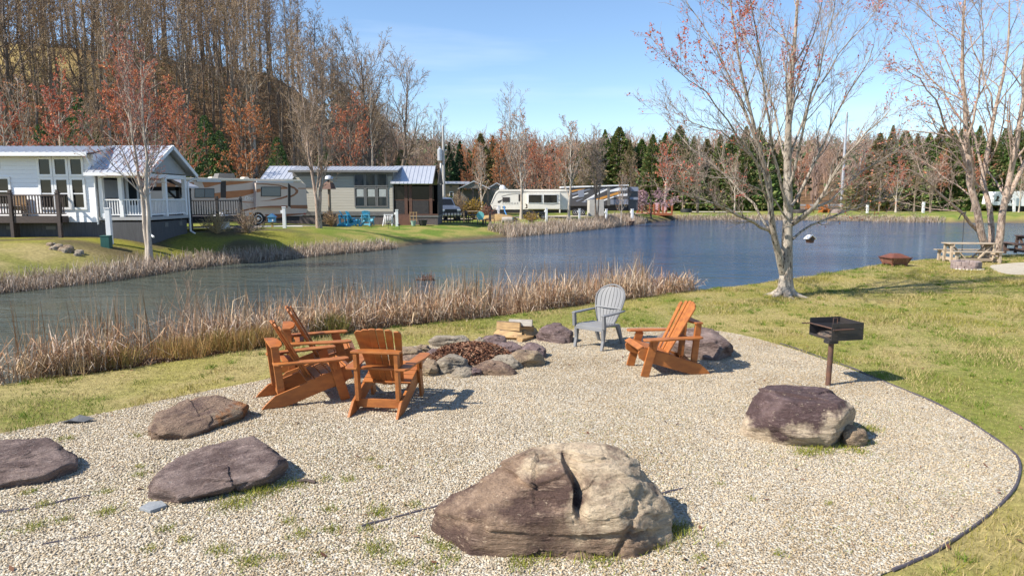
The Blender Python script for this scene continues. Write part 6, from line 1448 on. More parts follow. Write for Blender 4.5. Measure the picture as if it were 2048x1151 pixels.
# floating snag in the pond
q_ = G(852, 560, WL); sn = empty('pond_snag', (q_.x, q_.y, WL), 0, 'small snag of dead brown branches sticking out of the pond', 'branch'); r4 = np.random.default_rng(3)
V_, F_, C_ = reeds(np.c_[r4.normal(0, .17, 90), r4.normal(0, .08, 90), np.full(90, -.03)], r4.uniform(.15, .42, 90), r4.uniform(.015, .03, 90), .8, r4, .5, np.array([(.15, .07, .05), (.20, .10, .07)]))
npmesh('twigs', V_, [F_], reed_m, sn, False, C_); d, f = ico(3); o = npmesh('log', d * np.array([.34, .09, .10]) * (1 + .4 * (fbm(d * 3, 3, 1)[:, None] - .5)), [f], twig_m, sn, True); o.location = (0, 0, .01)
# ------------------------------------------------------------------ tree growing
def Mbark(name, c1, c2, c3, scale=5, bump=.6, thr=.58, stretch=(1, 1, .35)):
    m, nt, b = _nt(name); v = _coord(nt, stretch); b.inputs['Roughness'].default_value = .9; b.inputs['Specular IOR Level'].default_value = .2
    n1 = _noise(nt, v, scale, 5, .65); n2 = _noise(nt, v, scale * 2.6, 5, .65)
    c = _mix(nt, _range(nt, n1, .4, .6), c1, c2); c = _mix(nt, _range(nt, n2, thr, thr + .06), c, c3)
    nt.links.new(c, b.inputs['Base Color']); _bump(nt, b, n2, bump, .02); return m
bk_maple = Mbark('maple_bark', (.29, .245, .20), (.42, .37, .31), (.10, .08, .065), 7, .8, .53)
bk_birch = Mbark('birch_bark', (.36, .265, .205), (.47, .37, .30), (.17, .11, .085), 9, .9, .54)
bk_pale = Mbark('pale_bark', (.40, .34, .28), (.52, .45, .38), (.20, .16, .13), 5, .5, .6)
bk_forest = Mbark('forest_bark', (.19, .145, .11), (.30, .24, .19), (.10, .075, .055), 2.5, .5, .58)
bk_dark = Mbark('dark_bark', (.12, .092, .075), (.20, .16, .13), (.07, .055, .045), 3, .5, .58)
twig_t = Mtint('twig_mat', .85, .2)
leaf_t = Mtint('bud_mat', .7, .25, .25)
needle_t = Mtint('needle_mat', .7, .25, .15)
def resample(px, n):
    p = np.asarray(px, float); d = np.r_[0, np.cumsum(np.linalg.norm(np.diff(p, axis=0), axis=1))]; t = np.linspace(0, d[-1], n)
    return np.stack([np.interp(t, d, p[:, i]) for i in range(p.shape[1])], 1)
def kids(P, R, m, rng, t0=.2, t1=1.0, ang=.7, asd=.15, lr=.5, lfall=.5, n=5, up=.1, wig=.12, rr=.6, rtip=.25, rmin=.004, lmin=0.0, plen=None):
    """m side branches on every branch of (P,R); the last one carries on from the tip"""
    B, k, _ = P.shape; Ln = np.linalg.norm(np.diff(P, axis=1), axis=2).sum(1) if plen is None else plen
    t = t0 + (t1 - t0) * (np.arange(m)[None] + rng.uniform(0, 1, (B, m))) / m
    f = np.clip(t * (k - 1), 0, k - 1.001); i = f.astype(int); w = (f - i)[..., None]
    bi = np.arange(B)[:, None]
    S = P[bi, i] * (1 - w) + P[bi, i + 1] * w; T = P[bi, i + 1] - P[bi, i]; T /= np.linalg.norm(T, axis=2, keepdims=True) + 1e-9
    r0 = R[bi, i] * (1 - w[..., 0]) + R[bi, i + 1] * w[..., 0]
    az = (np.arange(m)[None] * 2.4 + rng.uniform(0, 6.28, (B, 1)) + rng.normal(0, .5, (B, m)))
    ref = np.where(np.abs(T[..., 2:3]) < .9, np.array([0, 0, 1.0]), np.array([1.0, 0, 0]))
    U = np.cross(T, ref); U /= np.linalg.norm(U, axis=2, keepdims=True) + 1e-9; W = np.cross(T, U)
    a = np.clip(rng.normal(ang, asd, (B, m)), .15, 1.5)[..., None]
    D = np.cos(a) * T + np.sin(a) * (np.cos(az)[..., None] * U + np.sin(az)[..., None] * W)
    L_ = (Ln[:, None] * lr * (1 - lfall * t) * rng.uniform(.65, 1.25, (B, m))).reshape(-1); L_ = np.maximum(L_, lmin)
    D = D.reshape(-1, 3); S = S.reshape(-1, 3); r0 = np.maximum(r0.reshape(-1) * rr, rmin)
    D[:, 2] += up; D /= np.linalg.norm(D, axis=1, keepdims=True)
    pts = [S]; st = (L_ / (n - 1))[:, None]
    for j in range(n - 1):
        pts.append(pts[-1] + D * st); D = D + rng.normal(0, wig, D.shape); D[:, 2] += up * .6; D /= np.linalg.norm(D, axis=1, keepdims=True)
    P2 = np.stack(pts, 1); R2 = np.maximum(r0[:, None] * np.linspace(1, rtip, n)[None], rmin * .7)
    return P2, R2
def budquads(ctr, size, rng, col, jit=.25):
    n = len(ctr); a = rng.normal(0, 1, (n, 3)); a /= np.linalg.norm(a, axis=1, keepdims=True); b_ = np.cross(a, rng.normal(0, 1, (n, 3))); b_ /= np.linalg.norm(b_, axis=1, keepdims=True)
    s = (size * rng.uniform(.6, 1.3, n))[:, None]; V = np.stack([ctr - a * s, ctr + b_ * s * .6, ctr + a * s, ctr - b_ * s * .6], 1).reshape(-1, 3)
    col = np.asarray(col); c = col[rng.integers(0, len(col), n)] * rng.uniform(1 - jit, 1 + jit, (n, 1))
    return V, np.arange(n * 4).reshape(n, 4), np.repeat(c, 4, 0)
RED = [(.66, .20, .12), (.60, .17, .12), (.70, .29, .14), (.55, .21, .16)]
ORANGE = [(.66, .28, .11), (.58, .22, .10), (.72, .36, .15), (.52, .20, .10)]
PINK = [(.62, .42, .46), (.55, .34, .38), (.70, .52, .55), (.45, .27, .30)]
BROWN = [(.30, .20, .11), (.24, .15, .09), (.36, .26, .14)]
def sample_along(P, n, rng, t0=.3):
    B, k, _ = P.shape; i = rng.integers(0, B, n); f = rng.uniform(t0, 1, n) * (k - 1); j = np.minimum(f.astype(int), k - 2); w = (f - j)[:, None]
    return P[i, j] * (1 - w) + P[i, j + 1] * w
def finish(root, thick, thin, bark, twigcol, buds=None, rng=None, tk=(9, 6, 5)):
    nb = NB()
    for q, (P, R) in enumerate(thick):
        V, F = tubes(P, R, tk[min(q, len(tk) - 1)]); nb.add(V, F)
    nb.build('trunk', [bark], root, True)
    nb = NB(); tw = np.asarray(twigcol, float)
    for P, R in thin:
        V, F = tubes(P, R, 3); kk = len(V) // len(P); nb.add(V, F, 0, np.repeat(tw[rng.integers(0, len(tw), len(P))] * rng.uniform(.75, 1.2, (len(P), 1)), kk, 0))
    for bd in buds or []:
        nb.add(bd[0], bd[1], 1, bd[2])
    nb.build('crown', [twig_t, leaf_t], root, False)
TW_GREY = [(.34, .27, .22), (.27, .21, .17), (.40, .33, .27)]
TW_RED = [(.30, .17, .14), (.26, .13, .11), (.36, .24, .19)]
TW_TAN = [(.37, .275, .19), (.32, .23, .155), (.28, .20, .14)]
def vase_tree(seed, h, r, stems=1, fork=.22, nl=11, spread=.5, bark=None, tw=TW_GREY, buds=None, nbud=0, bsize=.05, rmin=.010, dens=(7, 5, 4), lr1=.55, lean=0.0, name='bare_tree', t_first=None, limb_up=.16):
    """open-grown bare tree: short trunk, fan of ascending limbs, sprays of twigs"""
    rng = np.random.default_rng(seed); root = empty(name)
    tr = []
    for s_ in range(stems):
        a = 6.28 * s_ / max(stems, 1) + rng.uniform(0, 1); out = 0.0 if stems == 1 else .16
        z = np.linspace(-.15, h * .93, 12); wob = np.cumsum(rng.normal(0, .035 * h / 8, (12, 2)), 0)
        x = out * np.cos(a) * (z / h * 4 + .25 * (stems > 1)) + wob[:, 0] + lean * z; y = out * np.sin(a) * (z / h * 4 + .25 * (stems > 1)) + wob[:, 1]
        tr.append(np.stack([x, y, z], 1))
    P0 = np.stack(tr); tt = np.linspace(0, 1, 12); R0 = np.repeat((r * (1 - .88 * tt ** .8) * (1 + .5 * np.exp(-tt * 22)))[None], stems, 0) * (1.0 if stems == 1 else .8)
    P1, R1 = kids(P0, R0, nl, rng, fork if t_first is None else t_first, .97, spread, .12, lr1, .55, 8, limb_up, .07, .55, .2, rmin * 1.3)
    P2, R2 = kids(P1, R1, dens[0], rng, .15, 1, .6, .15, .48, .45, 6, .08, .09, .55, .3, rmin)
    P3, R3 = kids(P2, R2, dens[1], rng, .15, 1, .62, .15, .5, .4, 4, .05, .1, .6, .4, rmin * .8)
    P4, R4 = kids(P3, R3, dens[2], rng, .2, 1, .6, .2, .55, .3, 3, .04, .1, .7, .5, rmin * .65)
    bl = []
    if buds is not None and nbud:
        c = np.concatenate([sample_along(P4, nbud * 2 // 3, rng), sample_along(P3, nbud // 3, rng, .5)]); bl.append(budquads(c, bsize, rng, buds))
    finish(root, [(P0, R0), (P1, R1), (P2, R2)], [(P3, R3), (P4, R4)], bark or bk_pale, tw, bl, rng)
    return root
def forest_tree(seed, h, r, nl=16, first=.42, lr1=.24, bark=None, tw=TW_TAN, nbud=1000, buds=BROWN, name='forest_tree', rmin=.018):
    rng = np.random.default_rng(seed); root = empty(name)
    z = np.linspace(-.6, h, 12); wob = np.cumsum(rng.normal(0, .10, (12, 2)), 0); P0 = np.stack([wob[:, 0], wob[:, 1], z], 1)[None]; tt = np.linspace(0, 1, 12); R0 = (r * (1 - .85 * tt))[None]
    P1, R1 = kids(P0, R0, nl, rng, first, .99, .75, .2, lr1, .4, 7, .14, .1, .5, .25, rmin * 1.3)
    P2, R2 = kids(P1, R1, 6, rng, .2, 1, .65, .2, .5, .4, 4, .06, .12, .6, .4, rmin)
    P3, R3 = kids(P2, R2, 5, rng, .2, 1, .6, .2, .6, .3, 3, .04, .12, .7, .5, rmin * .75)
    c = sample_along(P3, nbud, rng)
    finish(root, [(P0, R0), (P1, R1)], [(P2, R2), (P3, R3)], bark or bk_forest, tw, [budquads(c, .085, rng, buds)] if nbud else None, rng, (7, 5))
    return root
def conifer(seed, h, r, cols, n=3000, name='evergreen_tree', base=.02, pw=.75, size=.5):
    rng = np.random.default_rng(seed); root = empty(name)
    V, F = tubes(np.array([[(0, 0, -.4), (0, 0, h * .5), (0, 0, h)]]), np.array([[r * .09, r * .05, .015]]), 6); npmesh('trunk', V, [F], bk_dark, root, True)
    t = base + (1 - base) * rng.uniform(0, 1, n) ** 1.15; a = rng.uniform(0, 6.28, n)
    lump = .62 + .7 * fbm(np.stack([np.cos(a) * 2, np.sin(a) * 2, t * h * .9], -1) + seed, 3, seed)
    env = r * (1 - t) ** pw * lump * (1 + .12 * np.sin(t * h * 5 + 3 * np.sin(a))) + .05
    q = env * (.45 + .55 * rng.uniform(0, 1, n) ** .5)
    c = np.stack([q * np.cos(a), q * np.sin(a), t * h], -1)
    d = np.stack([np.cos(a), np.sin(a), rng.normal(.35, .35, n)], -1) + rng.normal(0, .25, (n, 3)); d /= np.linalg.norm(d, axis=1, keepdims=True)
    s = np.cross(d, rng.normal(0, 1, (n, 3))); s /= np.linalg.norm(s, axis=1, keepdims=True)
    L_ = (size * rng.uniform(.6, 1.3, n) * (1 - .62 * t))[:, None]; W = L_ * .34
    V = np.stack([c - d * L_ * .3, c + s * W + d * L_ * .15, c + d * L_, c - s * W + d * L_ * .15], 1).reshape(-1, 3)
    cols = np.asarray(cols); cc = cols[rng.integers(0, len(cols), n)] * rng.uniform(.7, 1.3, (n, 1))
    npmesh('crown', V, [np.arange(n * 4).reshape(n, 4)], needle_t, root, False, np.repeat(cc, 4, 0))
    return root
def place(root, x, y, label, cat, group=None, rz=None, sc=None, dz=0.0, first=False):
    o = root if first else copy_thing(root, (0, 0, 0))
    o.location = (x, y, zg(x, y) + dz)
    if rz is not None: o.rotation_euler = (0, 0, rz)
    if sc is not None: o.scale = (sc, sc, sc) if isinstance(sc, (int, float)) else sc
    tag(o, label, cat, group); return o
class Kind:
    """one prototype, its first placement uses the prototype itself"""
    def __init__(s, fn, *a, **k): s.fn, s.a, s.k, s.root, s.used = fn, a, k, None, False
    def put(s, *a, **k):
        if s.root is None: s.root = s.fn(*s.a, **s.k)
        o = place(s.root, *a, first=not s.used, **k); s.used = True; return o

# ------------------------------------------------------------------ the big maple by the grill
MY_ = 16.75
def px3(lst, Y0, Y1):
    n = len(lst); return [tuple(WY(u, v, Y0 + (Y1 - Y0) * i / max(n - 1, 1))) for i, (u, v) in enumerate(lst)]
mrng = np.random.default_rng(21)
mroot = empty('maple_tree', WY(1571, 594, MY_), 0, 'large budding maple with a forked pale trunk on the lawn behind the grill', 'tree')
m0 = Vector(mroot.location)
def limbset(specs, n=11):
    P, R = [], []
    for pts, Y0, Y1, ra, rb in specs:
        p = resample(px3(pts, Y0, Y1), n); P.append(p - np.array(m0)); R.append(np.linspace(ra, rb, n))
    return np.stack(P), np.stack(R)
S = 16.75 / 1365
trunk_sp = [([(1571, 602), (1570.5, 580), (1572, 550), (1573, 520), (1574, 490), (1575, 450), (1577, 400), (1575, 350), (1575, 300), (1577, 250), (1579, 190), (1586, 128), (1591, 60), (1598, -40), (1604, -150)], MY_, MY_ + .25, .19, .02),
            ([(1566, 545), (1561, 524), (1553, 490), (1547, 469), (1543, 445), (1540, 400), (1538, 360), (1526, 320), (1514, 280), (1504, 235), (1490, 180), (1478, 120), (1465, 40), (1455, -60)], MY_, MY_ - 1.2, .115, .015)]
P0, R0 = limbset(trunk_sp, 16)
R0[0] = np.interp(np.linspace(0, 1, 16), [0, .04, .1, .2, .33, .5, .7, 1], [.24, .175, .145, .12, .10, .072, .042, .012]); R0[1] = np.interp(np.linspace(0, 1, 16), [0, .1, .3, .6, 1], [.10, .08, .058, .034, .010])
lim = [([(1548, 474), (1538, 460), (1513, 444), (1480, 432), (1440, 415), (1400, 402), (1365, 388), (1330, 372)], MY_, MY_ - 2.0, .065, .012), ([(1541, 462), (1520, 432), (1495, 398), (1460, 360), (1430, 335), (1395, 305), (1350, 262), (1320, 225)], MY_, MY_ + 1.5, .055, .010),
       ([(1550, 470), (1547, 440), (1540, 395), (1533, 350), (1520, 300), (1500, 240), (1470, 175), (1440, 110), (1410, 60), (1372, 5)], MY_, MY_ + .8, .07, .012), ([(1544, 440), (1532, 385), (1510, 325), (1480, 270), (1440, 215), (1395, 170), (1350, 130)], MY_ - .2, MY_ - 2.4, .05, .010),
       ([(1576, 420), (1562, 370), (1548, 310), (1540, 250), (1528, 180), (1520, 110), (1508, 30), (1500, -60)], MY_, MY_ - 1.6, .06, .012), ([(1583, 449), (1602, 435), (1622, 418), (1645, 385), (1662, 355), (1682, 325), (1710, 290), (1745, 250), (1780, 215)], MY_, MY_ - 1.2, .085, .012),
       ([(1585, 478), (1604, 461), (1631, 447), (1680, 428), (1726, 412), (1765, 398), (1800, 380)], MY_, MY_ + 1.6, .05, .009), ([(1584, 450), (1612, 432), (1650, 408), (1700, 365), (1740, 330), (1790, 300), (1830, 285)], MY_, MY_ + 2.0, .06, .010),
       ([(1583, 412), (1598, 388), (1616, 352), (1640, 310), (1660, 260), (1690, 205), (1725, 150), (1750, 90)], MY_, MY_ + 1.0, .065, .012), ([(1577, 380), (1592, 330), (1606, 270), (1620, 200), (1640, 130), (1660, 60), (1672, -20)], MY_, MY_ - 1.0, .055, .011),
       ([(1576, 330), (1590, 280), (1612, 220), (1650, 150), (1700, 90), (1745, 35), (1775, -10)], MY_ + .1, MY_ + 1.8, .045, .010), ([(1575, 340), (1560, 280), (1545, 215), (1525, 150), (1490, 80), (1455, 20), (1430, -30)], MY_ + .1, MY_ + 2.0, .045, .010),
       ([(1577, 300), (1582, 230), (1595, 150), (1625, 70), (1650, -10), (1668, -80)], MY_ + .2, MY_ + .6, .04, .010), ([(1540, 400), (1525, 345), (1490, 300), (1440, 268), (1390, 250), (1340, 205)], MY_ - .6, MY_ - 1.0, .04, .009), ([(1576, 440), (1550, 405), (1520, 378), (1470, 360), (1420, 352), (1370, 340)], MY_, MY_ - 1.4, .035, .009)]
P1, R1 = limbset(lim, 11); R1 = R1 * .66
P1[:, 2:] += mrng.normal(0, .035, P1[:, 2:].shape)
PA = np.concatenate([resample(p, 11)[None] for p in P0]); RA_ = np.stack([np.interp(np.linspace(0, 1, 11), np.linspace(0, 1, 16), r) for r in R0])
PL_ = np.concatenate([PA, P1]); RL_ = np.concatenate([RA_, R1])
P2a, R2a = kids(P1, R1, 13, mrng, .22, 1, .50, .14, .31, .35, 8, .10, .07, .5, .25, .0055); P2b, R2b = kids(PA, RA_, 14, mrng, .42, 1, .6, .15, .22, .35, 8, .14, .07, .4, .25, .0055)
P2 = np.concatenate([P2a, P2b]); R2 = np.concatenate([R2a, R2b])
P3, R3 = kids(P2, R2, 8, mrng, .15, 1, .58, .15, .45, .35, 6, .07, .08, .55, .35, .0042); P4, R4 = kids(P3, R3, 5, mrng, .15, 1, .62, .15, .5, .3, 4, .04, .1, .65, .5, .0034)
c = np.concatenate([sample_along(P4, 11000, mrng, .4), sample_along(P3, 2500, mrng, .6)])
wz = c[:, 2] + m0.z; keep = mrng.uniform(0, 1, len(c)) < np.clip(.12 + 1.0 * sstep(3.6, 6.6, wz) * (.45 + .8 * sstep(1.5, -1.5, c[:, 0])), 0, 1) * sstep(.40, .60, fbm(c * .9, 2, 77)) * 1.3
c = c[keep]; c3 = np.repeat(c, 2, 0) + mrng.normal(0, .022, (len(c) * 2, 3))
# flare roots
rt = []
for a in (0.3, 1.5, 2.7, 3.6, 4.6, 5.6):
    rt.append(resample([(.08 * math.cos(a), .08 * math.sin(a), .25), (.22 * math.cos(a), .22 * math.sin(a), .07), (.42 * math.cos(a), .42 * math.sin(a), .015), (.75 * math.cos(a + .2), .75 * math.sin(a + .2), -.06)], 6))
rt = np.stack(rt); rr0 = np.repeat(np.linspace(.10, .03, 6)[None], 6, 0)
finish(mroot, [(P0, R0), (P1, R1), (rt, rr0), (P2, R2)], [(P3, R3), (P4, R4)], bk_maple, [(.36, .28, .23), (.28, .21, .18), (.42, .34, .29)], [budquads(c3, .025, mrng, [(.55, .13, .07), (.48, .09, .07), (.60, .20, .09), (.42, .10, .08)])], mrng, (14, 9, 7, 5))

# hanging bird house
bh = empty('bird_house', (WY(1620, 478, 16.4)), .25, 'small hanging bird house with a white roof under the maple limb', 'bird house'); bh.scale = (.82, .82, .82)
MB().tube([(0, 0, .13), (0, 0, .46)], .0035, 5).build('cord', bin_m, bh)
MB().prism([(-.10, .03), (0, .10), (.10, .03), (.055, -.11), (-.055, -.11)], -.09, .09, lambda a_, b_, c_: (a_, c_, b_)).build('body', brownp_m, bh, bevel=.004); MB().lathe([(.045, 0), (.045, .012)], 12, (0, -.091, 0), MY).build('opening', bin_m, bh)
for s in (-1, 1): MB().beam((s * .145, 0, .005), (-s * .004, 0, .128), .22, .016, (0, 0, 1)).build('roof', white_m, bh)

# ------------------------------------------------------------------ river birch clump on the right
BY = 27.2
broot = empty('river_birch', WY(1987, 500, BY), 0, 'river birch clump with several peeling trunks behind the picnic table', 'tree'); m0 = Vector(broot.location); m0.z = zg(m0.x, BY) ; broot.location = m0; brng = np.random.default_rng(8)
bs = [([(1976, 512), (1970, 484), (1960, 450), (1952, 420), (1944, 380), (1938, 340), (1933, 290), (1931, 240), (1926, 170), (1922, 90), (1928, 10), (1935, -80)], BY, BY - .6, .22, .02), ([(1982, 512), (1979, 484), (1979, 450), (1975, 405), (1969, 360), (1975, 310), (1984, 260), (1998, 190), (2010, 120), (2015, 40), (2020, -60)], BY + .3, BY + 1.4, .18, .02),
      ([(1994, 512), (1998, 490), (2003, 450), (2007, 420), (2018, 375), (2024, 340), (2032, 290), (2040, 240), (2046, 180), (2050, 100), (2060, 0)], BY, BY - .8, .22, .02), ([(2012, 405), (2030, 370), (2048, 328), (2070, 280), (2095, 220), (2120, 150), (2140, 60)], BY, BY + .8, .15, .02),
      ([(1956, 462), (1935, 440), (1916, 420), (1893, 395), (1873, 378), (1845, 357), (1818, 344), (1780, 332), (1745, 323)], BY, BY - 2.2, .10, .014), ([(1940, 345), (1922, 300), (1902, 268), (1888, 235), (1870, 200), (1840, 160), (1800, 130)], BY - .3, BY - 2, .09, .012), ([(1972, 380), (1962, 320), (1950, 270), (1935, 210), (1905, 150), (1880, 90), (1860, 20)], BY + .5, BY + 2, .08, .012),
      ([(1933, 300), (1945, 240), (1960, 180), (1968, 110), (1965, 30), (1962, -40)], BY - .4, BY - 1.8, .07, .012), ([(1990, 240), (1975, 170), (1950, 100), (1930, 40), (1905, -20)], BY + 1.2, BY + 2.6, .06, .010), ([(1926, 245), (1895, 190), (1850, 140), (1815, 70), (1790, 10)], BY - .5, BY + .5, .06, .010), ([(1950, 400), (1915, 372), (1880, 350), (1840, 318), (1800, 300)], BY, BY + 1.6, .05, .010)]
P1, R1 = limbset(bs, 12); R1 = R1 * .68; P1[:, 1:] += brng.normal(0, .04, P1[:, 1:].shape)
P2, R2 = kids(P1, R1, 11, brng, .2, 1, .7, .2, .34, .35, 8, .05, .09, .45, .25, .009); P3, R3 = kids(P2, R2, 7, brng, .15, 1, .65, .2, .5, .35, 6, -.01, .09, .55, .35, .0068); P4, R4 = kids(P3, R3, 5, brng, .15, 1, .65, .2, .5, .3, 4, -.05, .1, .65, .5, .0056)
c = sample_along(P4, 4200, brng, .4); keep = brng.uniform(0, 1, len(c)) < sstep(.45, .62, fbm(c * .6, 2, 17)) * (.25 + .75 * sstep(1.5, -2.5, c[:, 0])); c = c[keep]
finish(broot, [(P1, R1), (P2, R2)], [(P3, R3), (P4, R4)], bk_birch, [(.36, .27, .22), (.28, .19, .16), (.42, .34, .28)], [budquads(c, .045, brng, RED + ORANGE)], brng, (12, 6))
q_ = WY(1926, 433, BY - .9); e_ = WY(1922, 524, BY - 1.2); mb = MB().tube([q_ + Vector((.06, 0, .12)), q_ + Vector((.05, 0, -.02)), (q_ + e_) / 2 + Vector((.03, 0, 0)), e_], .012, 6); mb.tube([q_ + Vector((.0, -.1, .1)), q_ + Vector((.1, 0, .18)), q_ + Vector((.0, .1, .1)), q_ + Vector((-.12, 0, 0)), q_ + Vector((-.16, 0, -.1))], .02, 5); tag(mb.build('hanging_cord', bin_m), 'black cord hanging from the birch limb over the block fire ring', 'cord')

# ------------------------------------------------------------------ trees on the far bank, one by one
twin = Kind(vase_tree, 41, 8.6, .135, 2, .25, 10, .5, None, TW_RED, RED, 2200, .035, .010, (8, 6, 4), .42)
def at_u(u, Y): return XY(u, Y)
twin.put(at_u(290, 28.9), 28.9, 'twin-stemmed pale tree with reddish twigs in front of the cottage porch', 'tree', rz=2.2)
tb = Kind(vase_tree, 43, 10.8, .165, 2, .2, 13, .5, bk_birch, TW_TAN, BROWN, 500, .04, .013, (8, 6, 4), .40)
tb.put(at_u(635, 43), 43, 'double-trunked bare birch between motorhome and cabin', 'tree', rz=.3)
redA = Kind(vase_tree, 45, 8.5, .17, 1, .2, 12, .6, bk_pale, TW_RED, RED, 4600, .062, .015, (7, 5, 4), .55)
redB = Kind(vase_tree, 46, 9.5, .18, 1, .15, 13, .65, bk_forest, TW_RED, RED + ORANGE, 4400, .068, .016, (7, 5, 4), .55)
orgA = Kind(vase_tree, 47, 9.5, .18, 1, .12, 15, .75, bk_forest, TW_TAN, ORANGE, 8500, .07, .016, (8, 5, 4), .55)
brnA = Kind(vase_tree, 48, 9.0, .13, 1, .18, 13, .6, bk_forest, TW_TAN, BROWN, 900, .06, .016, (8, 5, 4), .52)
brnB = Kind(vase_tree, 49, 9.0, .15, 1, .22, 12, .5, bk_pale, TW_GREY, ORANGE, 700, .06, .017, (8, 5, 4), .5)
brnC = Kind(vase_tree, 50, 9.0, .12, 3, .25, 8, .45, bk_forest, TW_GREY, BROWN, 700, .06, .017, (7, 5, 4), .42)
for K, u, Y, sc, rz, lb in ((redA, 20, 47, .95, .3, 'red-budded tree above the far left end of the cottage roof'), (redA, 128, 49, 1.1, 2.0, 'spreading red-budded tree behind the big cottage window'), (redB, 275, 52, 1.2, 1.0, 'tall red-budded tree behind the cottage porch ridge'),
        (redB, 362, 50, .95, 3.0, 'bright red-budded tree between the porch gable and the motorhome'), (orgA, 500, 62, 1.0, .5, 'round orange-budded tree above the motorhome roof'), (redB, 705, 68, 1.12, 4.0, 'orange red tree above the middle of the grey cabin roof'), (brnA, 610, 64, 1.1, 1.2, 'tan bare tree above the left end of the grey cabin roof'),
        (brnA, 842, 78, .85, 2.4, 'round brown bare tree above the screened porch roof'), (brnB, 60, 52, 1.1, 2.2, 'pale bare tree behind the cottage roof, right of the leftmost red tree'), (brnA, 195, 54, 1.0, 5.0, 'tan bare tree behind the cottage chimney-less roof ridge'),
        (brnB, 964, 73, .83, .2, 'slim bare tree before the small gables of the tan cabin'), (orgA, 1000, 92, .98, 2.2, 'orange-budded tree behind the front of the cream trailer'), (orgA, 945, 93, .85, 4.4, 'orange-budded tree over the tan cabin roof'), (brnB, 1043, 66.5, 1.06, 1.5, 'bare tree with pale trunk in front of the cream trailer windows'),
        (brnB, 1138, 69, 1.03, 3.3, 'bare tree with a pale trunk at the rear of the cream trailer'), (brnC, 1194, 70.5, .98, .8, 'multi-stemmed bare tree beside the concrete block'), (brnB, 1243, 73, .58, 4.0, 'small bare tree right of the concrete block'), (redA, 1330, 96, 1.12, 1.0, 'red-tipped pale tree behind the red deck'),
        (brnC, 1396, 97, 1.1, 2.0, 'multi-stemmed bare tree on the far lawn right of the red deck'), (brnA, 1430, 99, .55, 2.9, 'small slim bare tree on the far lawn near the evergreens'), (redA, 1793, 98, .85, 2.8, 'pale-trunked reddish tree on the far lawn behind the leaning birch limb'), (brnC, 1862, 98, .72, .1, 'bare forked tree on the far lawn by the white pedestal'),
        (brnA, 1120, 108, 1.05, 4.4, 'tan bare tree far behind the gap between the two trailers'), (brnA, 1365, 104, .95, .3, 'tan bare tree behind the red deck towel'),
        (brnA, 1760, 104, .9, 3.3, 'tan bare tree before the first brown evergreens on the right'), (brnA, 1830, 103, .95, 1.0, 'tan bare tree before the right evergreens, by the leaning limb tip'),
        (redB, 1945, 102, .85, .8, 'reddish bare tree seen between the birch trunks'), (brnC, 1020, 100, .9, 1.4, 'grey multi-stemmed tree behind the cream trailer dome'), (brnB, 2040, 100, .7, 1.0, 'bare young tree before the white trailer'), (redB, 1110, 100, .95, .4, 'red brown bare tree behind the rear of the cream trailer'), (redB, 1065, 104, 1.05, 2.6, 'tall red brown tree behind the cream trailer roof'), (brnA, 1165, 103, 1.0, 1.1, 'tan bare tree behind the striped trailer, left end'), (brnA, 1262, 105, .9, 3.1, 'tan bare tree behind the striped trailer, right end'),
        (brnB, 1470, 108, .95, .7, 'grey bare tree against the evergreens left of the maple trunk'), (redB, 1720, 112, .8, 2.0, 'reddish bare tree at the foot of the far slope'), (brnA, 1660, 116, .8, .9, 'tan bare tree at the foot of the far slope by the steel pole'), (redB, 1600, 114, .85, 3.9, 'reddish bare tree behind the maple trunk on the far slope'), (redB, 1880, 109, .9, 5.2, 'reddish bare tree in front of the right evergreens')):
    K.put(at_u(u, Y), Y, lb, 'tree', rz=rz, sc=sc)
bigA = Kind(vase_tree, 61, 15.5, .30, 1, .25, 13, .75, bk_dark, TW_GREY, BROWN, 300, .06, .019, (8, 6, 4), .5, .04, 'bare_tree', None, .10)
bigA.put(at_u(806, 80), 80, 'big dark spreading tree at the right end of the wooded hill', 'tree', rz=.4, sc=1.12); bigA.put(at_u(742, 84), 84, 'big dark tree on the skyline left of the spreading one', 'tree', rz=2.6, sc=1.3)
thin = Kind(vase_tree, 63, 15.0, .18, 1, .3, 11, .4, bk_forest, TW_GREY, None, 0, .05, .018, (6, 5, 3), .30)
thin.put(at_u(884, 95), 95, 'thin tall bare tree right behind the power pole', 'tree', rz=.9, sc=1.0); thin.put(at_u(872, 98), 98, 'slender bare tree leaning behind the power pole', 'tree', rz=3.6, sc=.9)
tallv = Kind(vase_tree, 64, 18.5, .28, 1, .28, 13, .42, bk_pale, TW_GREY, None, 0, .05, .02, (7, 5, 4), .42); tallv.put(at_u(1017, 112), 112, 'tallest bare tree rising above the cream trailer against the sky', 'tree', rz=1.9)
cher = Kind(vase_tree, 66, 4.4, .13, 1, .18, 14, 1.0, bk_dark, TW_GREY, PINK, 7000, .075, .012, (7, 5, 4), .95, 0, 'blossom_tree', None, .05); cher.put(at_u(1303, 86), 86, 'low spreading tree in pale pink blossom beside the red deck', 'tree', rz=.4, sc=(1.25, 1.25, .66))

